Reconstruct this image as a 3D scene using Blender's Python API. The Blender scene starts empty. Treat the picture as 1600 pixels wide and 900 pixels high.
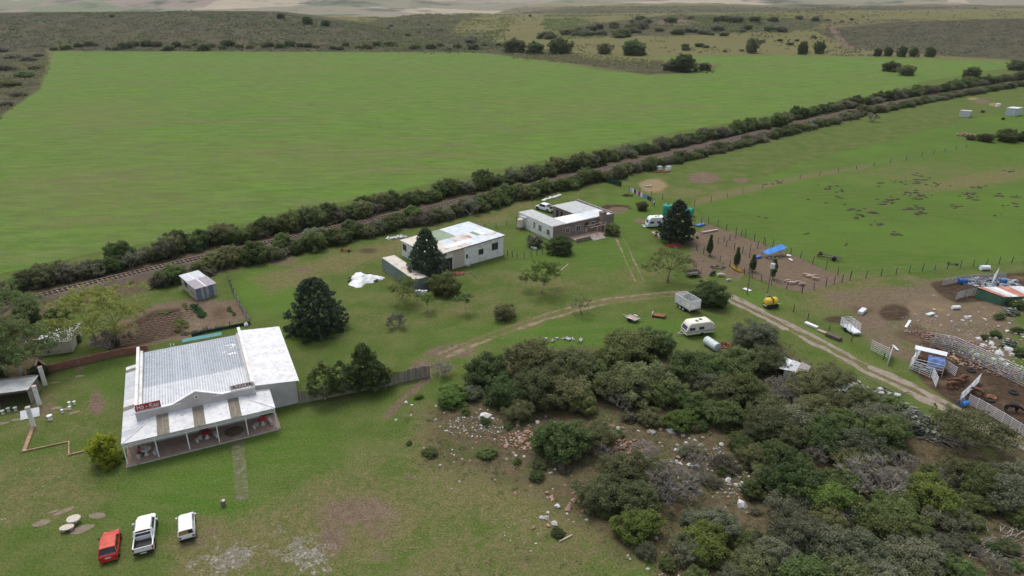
import bpy, math, random
import numpy as np
from mathutils import Vector, Matrix

# ---------------------------------------------------------------- camera, sky, sun, exposure
scene = bpy.context.scene
COL = scene.collection
PITCH = math.radians(23.5)
CAM_H = 46.0
FPX = 1067.0                                  # focal length in pixels of the 1600 px wide photograph
cam_data = bpy.data.cameras.new('camera')
cam_data.sensor_width = 36.0
cam_data.lens = 36.0 * FPX / 1600.0
cam_data.clip_start = 0.5
cam_data.clip_end = 40000.0
cam = bpy.data.objects.new('camera', cam_data)
cam.location = (0, 0, CAM_H)
cam.rotation_euler = (math.pi / 2 - PITCH, 0, 0)
COL.objects.link(cam)
scene.camera = cam

SUN_EL, SUN_AZ = math.radians(62), math.radians(-25)     # azimuth clockwise from +Y
world = bpy.data.worlds.new('World')
scene.world = world
world.use_nodes = True
wn, wl = world.node_tree.nodes, world.node_tree.links
wn.clear()
w_out = wn.new('ShaderNodeOutputWorld'); w_bg = wn.new('ShaderNodeBackground')
w_sky = wn.new('ShaderNodeTexSky'); w_hs = wn.new('ShaderNodeHueSaturation')
w_sky.sky_type = 'NISHITA'; w_sky.sun_disc = False
w_sky.sun_elevation = SUN_EL; w_sky.sun_rotation = SUN_AZ
w_sky.air_density = 1.0; w_sky.dust_density = 3.0; w_sky.ozone_density = 1.0
w_hs.inputs['Saturation'].default_value = 0.40            # high white overcast
w_bg.inputs['Strength'].default_value = 0.15
wl.new(w_sky.outputs[0], w_hs.inputs['Color']); wl.new(w_hs.outputs[0], w_bg.inputs['Color'])
wl.new(w_bg.outputs[0], w_out.inputs['Surface'])

sun_data = bpy.data.lights.new('sun', 'SUN')
sun_data.energy = 1.1; sun_data.angle = math.radians(22); sun_data.color = (1.0, 0.965, 0.91)
sun = bpy.data.objects.new('sun', sun_data)
sd = Vector((math.sin(SUN_AZ) * math.cos(SUN_EL), math.cos(SUN_AZ) * math.cos(SUN_EL), math.sin(SUN_EL)))
sun.rotation_euler = (-sd).to_track_quat('-Z', 'Y').to_euler()
sun.location = (0, 0, 200)
COL.objects.link(sun)

scene.view_settings.view_transform = 'Standard'
scene.view_settings.look = 'None'
scene.view_settings.exposure = 0.40
scene.view_settings.gamma = 1.0
scene.view_settings.use_curve_mapping = False
scene.cycles.use_denoising = True
scene.cycles.max_bounces = 6
scene.cycles.diffuse_bounces = 3
scene.cycles.glossy_bounces = 2
scene.cycles.transmission_bounces = 3
scene.cycles.transparent_max_bounces = 4
scene.cycles.volume_bounces = 0
scene.cycles.caustics_reflective = False
scene.cycles.caustics_refractive = False

# ---------------------------------------------------------------- site survey: photograph pixel -> point of the ground
CP, SP = math.cos(PITCH), math.sin(PITCH)
def G(px, py, z=0.0):
    a, b = px - 800.0, 450.0 - py
    dy = CP * FPX + SP * b; dz = -SP * FPX + CP * b
    t = (z - CAM_H) / dz
    return Vector((a * t, dy * t, z))
def refpx(x, y, z):                            # arrays: where a point of the terrain lies on the survey photograph
    dz = z - CAM_H
    c = y * CP - dz * SP; u = y * SP + dz * CP
    ok = c > 1.0
    c = np.where(ok, c, 1.0)
    return np.where(ok, 800 + FPX * x / c, -9e3), np.where(ok, 450 - FPX * u / c, 9e3)
def mpp(py):                                   # metres per pixel on the ground at that row
    return (G(801, py) - G(800, py)).x

# ---------------------------------------------------------------- helpers
rnd = random.Random(7)
def hash2(ix, iy, s):
    h = (ix.astype(np.int64) * 374761393 + iy.astype(np.int64) * 668265263 + s * 982451653) & 0x7fffffff
    h = ((h ^ (h >> 13)) * 1274126177) & 0x7fffffff
    return ((h ^ (h >> 16)) & 0xffff) / 65535.0
def vnoise(x, y, s=0):
    x = np.asarray(x, float); y = np.asarray(y, float)
    ix, iy = np.floor(x), np.floor(y); fx, fy = x - ix, y - iy
    fx = fx * fx * (3 - 2 * fx); fy = fy * fy * (3 - 2 * fy)
    a, b = hash2(ix, iy, s), hash2(ix + 1, iy, s)
    c, d = hash2(ix, iy + 1, s), hash2(ix + 1, iy + 1, s)
    return (a * (1 - fx) + b * fx) * (1 - fy) + (c * (1 - fx) + d * fx) * fy
def fbm(x, y, s=0, n=4):
    v, a, t = 0.0, 0.5, 0.0
    for i in range(n):
        v = v + a * vnoise(np.asarray(x) * 2 ** i, np.asarray(y) * 2 ** i, s + i); t += a; a *= .5
    return v / t

class MB:
    """collects faces for ONE mesh object"""
    def __init__(s): s.v = []; s.f = []; s.M = Matrix.Identity(4)
    def add(s, vs, fs):
        o = len(s.v)
        s.v += [tuple(s.M @ Vector(p)) for p in vs]
        s.f += [tuple(i + o for i in f) for f in fs]
        return s
    def box(s, c, d, rz=0.0, rx=0.0, ry=0.0):
        R = Matrix.Translation(Vector(c)) @ Matrix.Rotation(rz, 4, 'Z') @ Matrix.Rotation(ry, 4, 'Y') @ Matrix.Rotation(rx, 4, 'X')
        h = Vector(d) / 2
        vs = [R @ Vector((x * h.x, y * h.y, z * h.z)) for z in (-1, 1) for y in (-1, 1) for x in (-1, 1)]
        return s.add(vs, [(0, 2, 3, 1), (4, 5, 7, 6), (0, 1, 5, 4), (2, 6, 7, 3), (0, 4, 6, 2), (1, 3, 7, 5)])
    def bx(s, x0, x1, y0, y1, z0, z1):
        return s.box(((x0 + x1) / 2, (y0 + y1) / 2, (z0 + z1) / 2), (x1 - x0, y1 - y0, z1 - z0))
    def bar(s, a, b, w, h=None):               # square bar from a to b
        a, b = Vector(a), Vector(b); d = b - a; L = d.length
        if L < 1e-6: return s
        h = h or w
        q = d.to_track_quat('Y', 'Z').to_matrix().to_4x4()
        R = Matrix.Translation((a + b) / 2) @ q
        vs = [R @ Vector((x * w / 2, y * L / 2, z * h / 2)) for z in (-1, 1) for y in (-1, 1) for x in (-1, 1)]
        return s.add(vs, [(0, 2, 3, 1), (4, 5, 7, 6), (0, 1, 5, 4), (2, 6, 7, 3), (0, 4, 6, 2), (1, 3, 7, 5)])
    def tube(s, pts, r, n=6, caps=True):
        pts = [Vector(p) for p in pts]
        rs = r if isinstance(r, (list, tuple)) else [r] * len(pts)
        o = len(s.v); m = len(pts)
        for i, p in enumerate(pts):
            d = (pts[min(i + 1, m - 1)] - pts[max(i - 1, 0)])
            d = d.normalized() if d.length > 1e-9 else Vector((0, 0, 1))
            a = d.orthogonal().normalized() if i == 0 else (a - d * a.dot(d)).normalized()
            b = d.cross(a)
            for k in range(n):
                t = 2 * math.pi * k / n
                s.v.append(tuple(s.M @ (p + (a * math.cos(t) + b * math.sin(t)) * rs[i])))
        for i in range(m - 1):
            for k in range(n):
                s.f.append((o + i * n + k, o + i * n + (k + 1) % n, o + (i + 1) * n + (k + 1) % n, o + (i + 1) * n + k))
        if caps:
            s.f.append(tuple(o + k for k in reversed(range(n)))); s.f.append(tuple(o + (m - 1) * n + k for k in range(n)))
        return s
    def lathe(s, prof, n=16, c=(0, 0, 0)):     # prof: (r, z) list
        o = len(s.v); c = Vector(c)
        for r, z in prof:
            for k in range(n):
                t = 2 * math.pi * k / n
                s.v.append(tuple(s.M @ (c + Vector((r * math.cos(t), r * math.sin(t), z)))))
        for i in range(len(prof) - 1):
            for k in range(n):
                s.f.append((o + i * n + k, o + i * n + (k + 1) % n, o + (i + 1) * n + (k + 1) % n, o + (i + 1) * n + k))
        s.f.append(tuple(o + k for k in reversed(range(n))))
        s.f.append(tuple(o + (len(prof) - 1) * n + k for k in range(n)))
        return s
    def prism(s, poly, z0, z1):                # poly counter-clockwise
        n = len(poly); o = len(s.v)
        for z in (z0, z1):
            for x, y in poly: s.v.append(tuple(s.M @ Vector((x, y, z))))
        s.f.append(tuple(o + k for k in reversed(range(n)))); s.f.append(tuple(o + n + k for k in range(n)))
        for k in range(n): s.f.append((o + k, o + (k + 1) % n, o + n + (k + 1) % n, o + n + k))
        return s
    def slab(s, p, t):                         # quad p0..p3 (counter-clockwise from above) with thickness t downwards
        p = [Vector(q) for q in p]; d = Vector((0, 0, t))
        return s.add([q - d for q in p] + p, [(3, 2, 1, 0), (4, 5, 6, 7), (0, 1, 5, 4), (1, 2, 6, 5), (2, 3, 7, 6), (3, 0, 4, 7)])
    def loft(s, secs, caps=True):              # sections: equally long closed loops
        n = len(secs[0]); o = len(s.v)
        for q in secs:
            for p in q: s.v.append(tuple(s.M @ Vector(p)))
        for i in range(len(secs) - 1):
            for k in range(n):
                s.f.append((o + i * n + k, o + i * n + (k + 1) % n, o + (i + 1) * n + (k + 1) % n, o + (i + 1) * n + k))
        if caps:
            s.f.append(tuple(o + k for k in reversed(range(n)))); s.f.append(tuple(o + (len(secs) - 1) * n + k for k in range(n)))
        return s
    def corr(s, p00, p10, p01, p11, pitch=.2, amp=.02, sub=4, rib=False):   # corrugated sheet, waves across p00->p10, running to p01/p11
        p00, p10, p01, p11 = map(Vector, (p00, p10, p01, p11))
        nrm = (p10 - p00).cross(p01 - p00).normalized()
        w = ((p10 - p00).length + (p11 - p01).length) / 2
        n = max(2, int(round(w / pitch)) * sub); o = len(s.v)
        for i in range(n + 1):
            t = i / n; h = nrm * (amp * math.cos(2 * math.pi * i / sub) if not rib else (amp if i % sub == 1 else 0.0))
            for e in (p00.lerp(p10, t) + h, p01.lerp(p11, t) + h): s.v.append(tuple(s.M @ e))
        for i in range(n): s.f.append((o + 2 * i, o + 2 * i + 2, o + 2 * i + 3, o + 2 * i + 1))
        return s
    def mesh(s, name, mat, smooth=False):
        me = bpy.data.meshes.new(name); me.from_pydata(s.v, [], s.f)
        if mat: me.materials.append(mat)
        if smooth: me.polygons.foreach_set('use_smooth', [True] * len(me.polygons))
        me.update()
        return me
    def build(s, name, mat, parent=None, smooth=False, kind=None):
        return link(name, s.mesh(name, mat, smooth), parent, kind)

def link(name, data, parent=None, kind=None):
    o = bpy.data.objects.new(name, data); COL.objects.link(o)
    if parent is not None: o.parent = parent
    if kind: o['kind'] = kind
    return o
def tag(o, label, cat, group=None):
    o['label'] = label; o['category'] = cat
    if group: o['group'] = group
    return o
def thing(name, label, cat, loc=(0, 0, 0), rz=0.0, group=None):
    o = link(name, None); o.location = loc; o.rotation_euler = (0, 0, rz); o.empty_display_size = .3
    return tag(o, label, cat, group)
def copy_tree(o, parent=None):
    c = o.copy(); COL.objects.link(c)
    if parent is not None: c.parent = parent
    for ch in list(o.children): copy_tree(ch, c)
    return c
def heading(a, b): return math.atan2(b[1] - a[1], b[0] - a[0])
def np_mesh(name, verts, quads, mat, smooth=True):
    me = bpy.data.meshes.new(name); n, m = len(verts), len(quads)
    me.vertices.add(n); me.vertices.foreach_set('co', np.ascontiguousarray(verts, np.float32).ravel())
    k = quads.shape[1]
    me.loops.add(m * k); me.loops.foreach_set('vertex_index', np.ascontiguousarray(quads, np.int32).ravel())
    me.polygons.add(m); me.polygons.foreach_set('loop_start', np.arange(0, m * k, k, dtype=np.int32))
    try: me.polygons.foreach_set('loop_total', np.full(m, k, np.int32))
    except Exception: pass
    if mat: me.materials.append(mat)
    me.update(calc_edges=True)
    me.polygons.foreach_set('use_smooth', np.full(m, smooth))
    return me
def skin_mesh(name, pts, edges, radii, mat, sub=2, root=0):      # one continuous body grown over a skeleton
    me = bpy.data.meshes.new(name + '_skeleton'); me.from_pydata(pts, edges, [])
    o = bpy.data.objects.new(name, me); COL.objects.link(o)
    o.modifiers.new('skin', 'SKIN')
    sv = me.skin_vertices[0].data if me.skin_vertices else None
    if sv is None:
        bpy.context.view_layer.objects.active = o
        sv = me.skin_vertices[0].data
    for i, r in enumerate(radii):
        sv[i].radius = (r, r) if not isinstance(r, tuple) else r
        sv[i].use_root = (i == root)
    m = o.modifiers.new('sub', 'SUBSURF'); m.levels = sub; m.render_levels = sub
    dg = bpy.context.evaluated_depsgraph_get(); dg.update()
    out = bpy.data.meshes.new_from_object(o.evaluated_get(dg))
    bpy.data.objects.remove(o); bpy.data.meshes.remove(me)
    out.name = name; out.materials.clear(); out.materials.append(mat)
    out.polygons.foreach_set('use_smooth', [True] * len(out.polygons))
    return out

# ---------------------------------------------------------------- materials
MATS = {}
def nt(name):
    m = bpy.data.materials.new(name); m.use_nodes = True
    return m, m.node_tree.nodes, m.node_tree.links, m.node_tree.nodes['Principled BSDF']
def mix(N, L, fac, a, b, mode='MIX'):
    x = N.new('ShaderNodeMix'); x.data_type = 'RGBA'; x.blend_type = mode
    for sock, val in ((x.inputs[0], fac), (x.inputs[6], a), (x.inputs[7], b)):
        if hasattr(val, 'is_output'): L.new(val, sock)
        elif isinstance(val, (int, float)): sock.default_value = val
        else: sock.default_value = (*val, 1)
    return x.outputs[2]
def noise(N, L, co, scale, detail=4, rough=.55, dist=0.0):
    x = N.new('ShaderNodeTexNoise'); x.inputs['Scale'].default_value = scale; x.inputs['Detail'].default_value = detail
    x.inputs['Roughness'].default_value = rough; x.inputs['Distortion'].default_value = dist
    if co is not None: L.new(co, x.inputs['Vector'])
    return x.outputs[0]
def ramp(N, L, src, lo, hi, a=0.0, b=1.0):
    x = N.new('ShaderNodeMapRange'); x.interpolation_type = 'SMOOTHSTEP'
    L.new(src, x.inputs[0]); x.inputs[1].default_value = lo; x.inputs[2].default_value = hi
    x.inputs[3].default_value = a; x.inputs[4].default_value = b
    return x.outputs[0]
def mval(N, L, op, a, b):
    x = N.new('ShaderNodeMath'); x.operation = op
    for s, v in ((x.inputs[0], a), (x.inputs[1], b)):
        if hasattr(v, 'is_output'): L.new(v, s)
        else: s.default_value = v
    return x.outputs[0]
def M(name, c, c2=None, scale=3.0, lo=.45, hi=.65, rough=.8, metal=0.0, bump=0.0, bscale=20.0, c3=None, scale3=.8, lo3=.55, hi3=.7, spec=.3, var=.0):
    """paint / stone / metal with stains of a second and third colour"""
    if name in MATS: return MATS[name]
    m, N, L, P = nt(name)
    P.inputs['Roughness'].default_value = rough; P.inputs['Metallic'].default_value = metal
    P.inputs['Specular IOR Level'].default_value = spec
    tc = N.new('ShaderNodeTexCoord').outputs['Object']
    col = mix(N, L, ramp(N, L, noise(N, L, tc, scale), lo, hi), c, c2 or tuple(k * .86 for k in c))
    if c3: col = mix(N, L, ramp(N, L, noise(N, L, tc, scale3, 6, .65), lo3, hi3), col, c3)
    if var:
        oi = N.new('ShaderNodeObjectInfo').outputs['Random']
        hv = N.new('ShaderNodeHueSaturation'); L.new(col, hv.inputs['Color'])
        L.new(ramp(N, L, oi, 0, 1, 1 - var, 1 + var), hv.inputs['Value']); col = hv.outputs[0]
    L.new(col, P.inputs['Base Color'])
    if bump:
        b = N.new('ShaderNodeBump'); b.inputs['Strength'].default_value = bump; b.inputs['Distance'].default_value = .03
        L.new(noise(N, L, tc, bscale), b.inputs['Height']); L.new(b.outputs[0], P.inputs['Normal'])
    MATS[name] = m
    return m
M('white_wall', (.74, .73, .71), (.60, .58, .55), 1.2, rough=.85, bump=.2, c3=(.42, .39, .35), scale3=.9, lo3=.62, hi3=.8)
M('render_grey', (.50, .48, .48), (.44, .42, .42), .8, rough=.9, bump=.15)
M('white_paint', (.80, .80, .79), (.70, .69, .67), 4, rough=.6)
M('roof_grey', (.40, .43, .47), (.33, .36, .40), 2.0, rough=.5, metal=.15, c3=(.62, .63, .65), scale3=2.3, lo3=.66, hi3=.74, var=.06)
M('roof_light', (.56, .57, .59), (.47, .49, .52), 1.6, rough=.5, metal=.1, c3=(.36, .36, .37), scale3=1.6, lo3=.6, hi3=.8, var=.05)
M('roof_white', (.74, .74, .74), (.64, .64, .645), 1.4, rough=.55, c3=(.42, .40, .38), scale3=2.2, lo3=.54, hi3=.72, var=.05)
M('roof_tan', (.20, .175, .135), (.26, .235, .19), 3.0, rough=.6, var=.06)
M('roof_zinc', (.50, .55, .60), (.42, .47, .52), 1.2, rough=.45, metal=.2, c3=(.34, .22, .17), scale3=.6, lo3=.66, hi3=.78, var=.07)
M('roof_green', (.20, .27, .17), (.26, .32, .22), 1.0, rough=.6)
M('roof_rust', (.55, .53, .50), (.42, .20, .12), .55, lo=.5, hi=.62, rough=.7, c3=(.60, .60, .58), scale3=2, var=.05)
M('roof_cream', (.60, .56, .48), (.50, .45, .38), 1.0, rough=.7, c3=(.40, .20, .12), scale3=.5, lo3=.55, hi3=.7)
M('roof_fibre', (.47, .48, .47), (.40, .41, .41), 1.0, rough=.8, c3=(.33, .33, .33), scale3=.7)
M('rust', (.20, .085, .045), (.30, .15, .09), 4, rough=.9, bump=.3)
M('brick', (.28, .115, .075), (.20, .085, .06), 5, rough=.95, bump=.4, c3=(.36, .20, .14), var=.18)
M('brick_mortar', (.30, .27, .24), None, 5, rough=.95)
M('house_brown', (.235, .185, .165), (.19, .15, .135), 1.3, rough=.9, bump=.25, c3=(.30, .25, .22), scale3=1.1)
M('concrete', (.42, .40, .37), (.33, .31, .28), 3, rough=.9, bump=.3, c3=(.24, .22, .19), scale3=1.5)
M('floor_cement', (.34, .25, .20), (.28, .20, .155), 1.2, rough=.8, c3=(.18, .12, .09), scale3=.7, lo3=.62, hi3=.78)
M('stain', (.12, .085, .05), (.19, .135, .095), 2.2, rough=.8)
M('stone_pale', (.55, .50, .42), (.44, .38, .30), 5, rough=.95, bump=.5)
M('table_stone', (.55, .54, .51), (.44, .43, .40), 6, rough=.9)
M('table_red', (.42, .05, .06), (.34, .04, .05), 5, rough=.6)
M('glass_dark', (.02, .024, .028), (.035, .04, .045), 2, rough=.12, spec=.6)
M('glass_grey', (.10, .12, .13), (.06, .07, .08), 2, rough=.15, spec=.6)
M('sign_red', (.34, .04, .05), (.28, .035, .045), 3, rough=.5, c3=(.42, .09, .10), scale3=4)
M('sign_white', (.82, .82, .80), (.72, .71, .69), 6, rough=.5)
M('lath', (.26, .235, .20), (.17, .155, .13), 4, rough=.95, var=.22)
M('wood_grey', (.20, .17, .14), (.13, .11, .09), 5, rough=.95, bump=.4, var=.25)
M('wood_pale', (.45, .36, .27), (.36, .28, .2), 5, rough=.95, var=.15)
M('post_dark', (.075, .062, .05), (.12, .10, .08), 6, rough=.95, var=.25)
M('wire', (.20, .20, .19), None, 3, rough=.6, metal=.3)
M('panel_white', (.66, .68, .70), (.56, .58, .60), 3, rough=.5, var=.06)
M('panel_grey', (.36, .39, .42), (.28, .30, .33), 3, rough=.5, var=.08)
M('blue_tarp', (.03, .17, .52), (.05, .25, .62), 2.5, rough=.5, bump=.4, bscale=6)
M('blue_plastic', (.03, .10, .34), (.04, .16, .44), 3, rough=.4)
M('blue_cloth', (.10, .16, .36), (.16, .24, .46), 3, rough=.8, bump=.6, bscale=5)
M('teal', (.07, .25, .26), (.05, .20, .21), 3, rough=.6, var=.1)
M('green_net', (.02, .22, .15), (.03, .28, .19), 3, rough=.6, bump=.3)
M('dark_net', (.015, .05, .035), (.02, .065, .045), 3, rough=.9)
M('container_green', (.17, .22, .20), (.23, .27, .25), 1.0, rough=.7, c3=(.26, .20, .15), scale3=.8, lo3=.64, hi3=.74)
M('shed_green', (.07, .17, .11), (.10, .21, .14), .9, rough=.7, var=.08)
M('yellow_tank', (.72, .50, .05), (.62, .43, .05), 3, rough=.4)
M('canoe_yellow', (.55, .36, .06), (.45, .30, .06), 3, rough=.5)
M('tyre', (.02, .02, .02), (.035, .033, .03), 6, rough=.9)
M('rim', (.42, .42, .43), (.30, .30, .31), 6, rough=.4, metal=.5)
M('car_white', (.80, .81, .82), (.77, .78, .79), 1, rough=.22, spec=.5)
M('car_red', (.46, .025, .022), (.50, .04, .03), 1.2, rough=.35, spec=.5)
M('car_red_faded', (.55, .09, .05), (.48, .05, .035), 1.5, rough=.5)
M('black_plastic', (.022, .022, .024), None, 3, rough=.6)
M('bed_liner', (.04, .036, .035), (.06, .053, .05), 3, rough=.7)
M('light_red', (.35, .01, .015), None, 3, rough=.25, spec=.6)
M('light_clear', (.7, .72, .74), None, 3, rough=.15, spec=.6)
M('cardboard', (.42, .25, .09), (.36, .2, .07), 4, rough=.8)
M('plate', (.75, .74, .66), None, 3, rough=.5)
M('caravan_cream', (.73, .70, .60), (.67, .63, .53), 1.2, rough=.5, c3=(.56, .52, .43), scale3=1.0)
M('caravan_white', (.74, .75, .76), (.66, .67, .68), 1.2, rough=.5)
M('curtain_glass', (.05, .045, .13), (.10, .09, .20), 3, rough=.2, spec=.5)
M('stripe_dark', (.05, .04, .035), None, 3, rough=.6)
M('steel', (.46, .47, .48), (.36, .36, .37), 3, rough=.45, metal=.4)
M('tank_metal', (.58, .64, .64), (.46, .53, .53), 2, rough=.45, c3=(.36, .33, .28), scale3=1.5)
M('red_rail_steel', (.13, .075, .055), (.18, .10, .07), 3, rough=.7)
M('sleeper', (.25, .21, .18), (.18, .145, .12), 3, rough=.95, var=.2)
M('ballast', (.125, .092, .075), (.095, .072, .058), 2.5, rough=1, bump=1.0, bscale=9, c3=(.13, .115, .065), scale3=.5)
M('plastic_white', (.75, .76, .77), (.62, .63, .63), 1.5, rough=.6, bump=.5, bscale=4)
M('plastic_black', (.02, .02, .022), None, 3, rough=.5)
M('rock_grey', (.40, .38, .36), (.29, .27, .26), 3, rough=.95, bump=.6, bscale=6, c3=(.50, .47, .44), scale3=1.5, var=.2)
M('rock_red', (.34, .20, .15), (.26, .16, .13), 3, rough=.95, bump=.6, bscale=6, c3=(.44, .36, .32), scale3=1.5, var=.2)
M('rock_white', (.56, .55, .54), (.44, .43, .42), 2, rough=.95, bump=.6, bscale=6, c3=(.30, .29, .28), scale3=1.2, var=.12)
M('rubble_red', (.23, .13, .10), (.33, .25, .21), 2.2, rough=.95, bump=.5, c3=(.44, .38, .33), scale3=1.3)
M('bark_grey', (.19, .17, .15), (.12, .105, .09), 4, rough=.95, bump=.5)
M('bark_pale', (.42, .40, .33), (.32, .29, .22), 3, rough=.9)
M('bark_fever', (.36, .36, .15), (.42, .40, .20), 2, rough=.9)
M('bark_red', (.26, .17, .11), (.18, .12, .08), 4, rough=.95)
M('twig_grey', (.30, .27, .25), (.22, .20, .185), 3, rough=.95, var=.2)
M('cow_brown', (.13, .058, .034), (.17, .08, .048), 2, rough=.85, var=.15)
M('cow_tan', (.50, .32, .14), (.42, .26, .11), 2, rough=.85)
M('cow_black', (.014, .013, .013), None, 2, rough=.7)
M('pig_pale', (.46, .35, .29), (.36, .27, .22), 2.5, rough=.85, var=.12)
M('wool', (.56, .52, .46), (.46, .42, .37), 4, rough=.95)
M('skin', (.20, .11, .075), None, 3, rough=.6)
M('hair', (.012, .010, .009), None, 3, rough=.8)
M('cloth_pink', (.50, .05, .10), (.42, .04, .08), 4, rough=.9)
M('cloth_white', (.70, .69, .68), None, 4, rough=.9)
M('cloth_dark', (.02, .022, .03), None, 4, rough=.9)
M('cloth_navy', (.03, .04, .12), None, 4, rough=.9)
M('cloth_red', (.38, .05, .08), None, 4, rough=.9)
M('cloth_lilac', (.45, .42, .55), None, 4, rough=.9)
M('cloth_blue', (.16, .24, .42), None, 4, rough=.9)
M('pinkwood', (.42, .31, .26), (.34, .25, .2), 3, rough=.9)
M('soil_dark', (.13, .085, .062), (.17, .115, .085), 2, rough=1, bump=.8, bscale=8)
M('straw', (.45, .36, .18), (.36, .28, .13), 4, rough=1)
M('hay_dark', (.045, .036, .026), (.08, .062, .044), 4, rough=1)
# ================================================================ GROUND
def sstep(a, b, x):
    t = np.clip((x - a) / (b - a), 0, 1); return t * t * (3 - 2 * t)
def height(x, y):
    x = np.asarray(x, float); y = np.asarray(y, float)
    ys = np.maximum(y, 1.0)
    a = np.clip(800 + 1150 * x / ys, -900, 2600)
    A = np.interp(a, [-900, 0, 300, 440, 530, 640, 760, 900], [20, 22, 24, 21.5, 14, 7, 0, 0])
    zl = A * sstep(530, 830, y) + (fbm(x / 90, y / 90, 5) - .5) * 5 * sstep(560, 760, y) * sstep(860, 740, a)
    R = np.interp(a, [-900, 480, 560, 640, 900, 2600], [0, 0, .35, .8, 1, 1])
    zr = R * (15 * sstep(650, 1600, y) + (fbm(x / 220, y / 160, 9) - .5) * 9 * sstep(520, 900, y))
    zr = zr + R * 16 * np.exp(-(((a - 1080) / 240) ** 2)) * np.exp(-(((y - 930) / 190) ** 2)) + R * 9 * np.exp(-(((a - 1500) / 260) ** 2)) * sstep(620, 900, y) * (1 - sstep(1050, 1500, y)) + R * (fbm(x / 140, y / 110, 41) - .5) * 22 * sstep(650, 950, y)
    z = zl + zr
    dr = np.interp(a, [-900, 500, 640, 900, 2600], [880, 900, 1000, 1700, 1800])
    drop = sstep(0, 1, (y - dr) / 500)
    val = -45 + 30 * fbm(x / 500, y / 400, 21)
    far = (fbm(x / 800, y / 600, 33, 6) - .30) * 190 * sstep(2100, 3300, y) + 60 * sstep(4000, 7000, y)
    z = z * (1 - drop) + (val * (1 - sstep(2200, 3400, y)) + far) * drop
    return np.where(y > 400, z, 0.0)
def hz(x, y): return float(height(np.array([x]), np.array([y]))[0])

fine = np.radians(np.arange(-46, 46.01, .2)); coarse = np.radians(np.concatenate([np.arange(-180, -46, 3.0), np.arange(47, 180, 3.0)]))
az = np.sort(np.concatenate([fine, coarse])); rr = 9.0 * 1.0112 ** np.arange(0, 625)
na, nr = len(az), len(rr)
AZ, RR = np.meshgrid(az, rr)
gx, gy = (RR * np.sin(AZ)).ravel(), (RR * np.cos(AZ)).ravel()
gz = height(gx, gy)
gpx, gpy = refpx(gx, gy, gz)
def poly_mask(pts, soft=6.0, yw=1.6):
    P = np.array(pts, float); out = np.zeros(len(gx))
    lo, hi = P.min(0) - soft * 2, P.max(0) + soft * 2
    idx = np.where((gpx > lo[0]) & (gpx < hi[0]) & (gpy > lo[1]) & (gpy < hi[1]))[0]
    if not len(idx): return out
    X, Y = gpx[idx], gpy[idx]; ins = np.zeros(len(idx), bool); d2 = np.full(len(idx), 1e12)
    for (x0, y0), (x1, y1) in zip(P, np.roll(P, -1, 0)):
        c = ((y0 > Y) != (y1 > Y)); ins ^= c & (X < (x1 - x0) * (Y - y0) / (y1 - y0 + 1e-12) + x0)
        ex, ey = x1 - x0, (y1 - y0) * yw; wx, wy = X - x0, (Y - y0) * yw
        t = np.clip((wx * ex + wy * ey) / (ex * ex + ey * ey + 1e-9), 0, 1)
        d2 = np.minimum(d2, (wx - t * ex) ** 2 + (wy - t * ey) ** 2)
    sd_ = np.sqrt(d2) * np.where(ins, 1, -1)
    out[idx] = np.clip(.5 + sd_ / (2 * soft), 0, 1)
    return out
def stroke_mask(pts, w, soft=.6):              # pts in pixels, width and softness in metres on the ground
    P = [G(*p) for p in pts]; out = np.zeros(len(gx)); d2 = np.full(len(gx), 1e12)
    for a, b in zip(P[:-1], P[1:]):
        ex, ey = b.x - a.x, b.y - a.y; wx, wy = gx - a.x, gy - a.y
        t = np.clip((wx * ex + wy * ey) / (ex * ex + ey * ey + 1e-9), 0, 1)
        d2 = np.minimum(d2, (wx - t * ex) ** 2 + (wy - t * ey) ** 2)
    return np.clip(.5 + (w / 2 - np.sqrt(d2)) / (2 * soft), 0, 1)
def blob(px, py, rx, ry=None, soft=.5, rot=0):          # ellipse in pixels
    ry = ry or rx * .5; c, s = math.cos(rot), math.sin(rot)
    dx, dy = gpx - px, gpy - py
    d = np.sqrt(((dx * c + dy * s) / rx) ** 2 + ((-dx * s + dy * c) / ry) ** 2)
    return np.clip((1 + soft - d) / (2 * soft), 0, 1)
def U(*m):
    o = np.zeros(len(gx))
    for k in m: o = np.maximum(o, k)
    return o
field = U(poly_mask([(85, 77), (400, 79), (740, 81), (830, 92), (940, 110), (1010, 116), (1110, 112), (1130, 100), (1010, 90), (1200, 86), (1400, 90), (1700, 100), (1700, 104), (1560, 108), (1440, 128), (1330, 160), (1060, 205), (900, 240), (520, 318), (300, 365), (150, 395), (0, 428), (-500, 560), (-500, 340), (0, 182), (62, 140), (75, 110)], 4, 3))
pasture = U(poly_mask([(1085, 322), (1250, 255), (1600, 165), (1900, 110), (1900, 395), (1600, 408), (1400, 428), (1330, 436), (1240, 398), (1112, 346)], 8),
            blob(620, 415, 60, 26) * 0, blob(420, 455, 55, 40), blob(900, 405, 110, 28, .6), blob(960, 345, 60, 35, .6), blob(830, 378, 30, 14),
            blob(1010, 520, 80, 22), blob(470, 520, 50, 25) * .6, blob(900, 520, 200, 22, .7), blob(990, 330, 70, 40, .6) * .7,
            blob(300, 770, 120, 60, .7), blob(460, 700, 90, 60, .7) * .8, blob(1180, 470, 70, 14), blob(1350, 570, 160, 14, .5, .5) * .8, blob(180, 600, 60, 40) * .5, blob(1420, 465, 60, 30) * .3)
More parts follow.
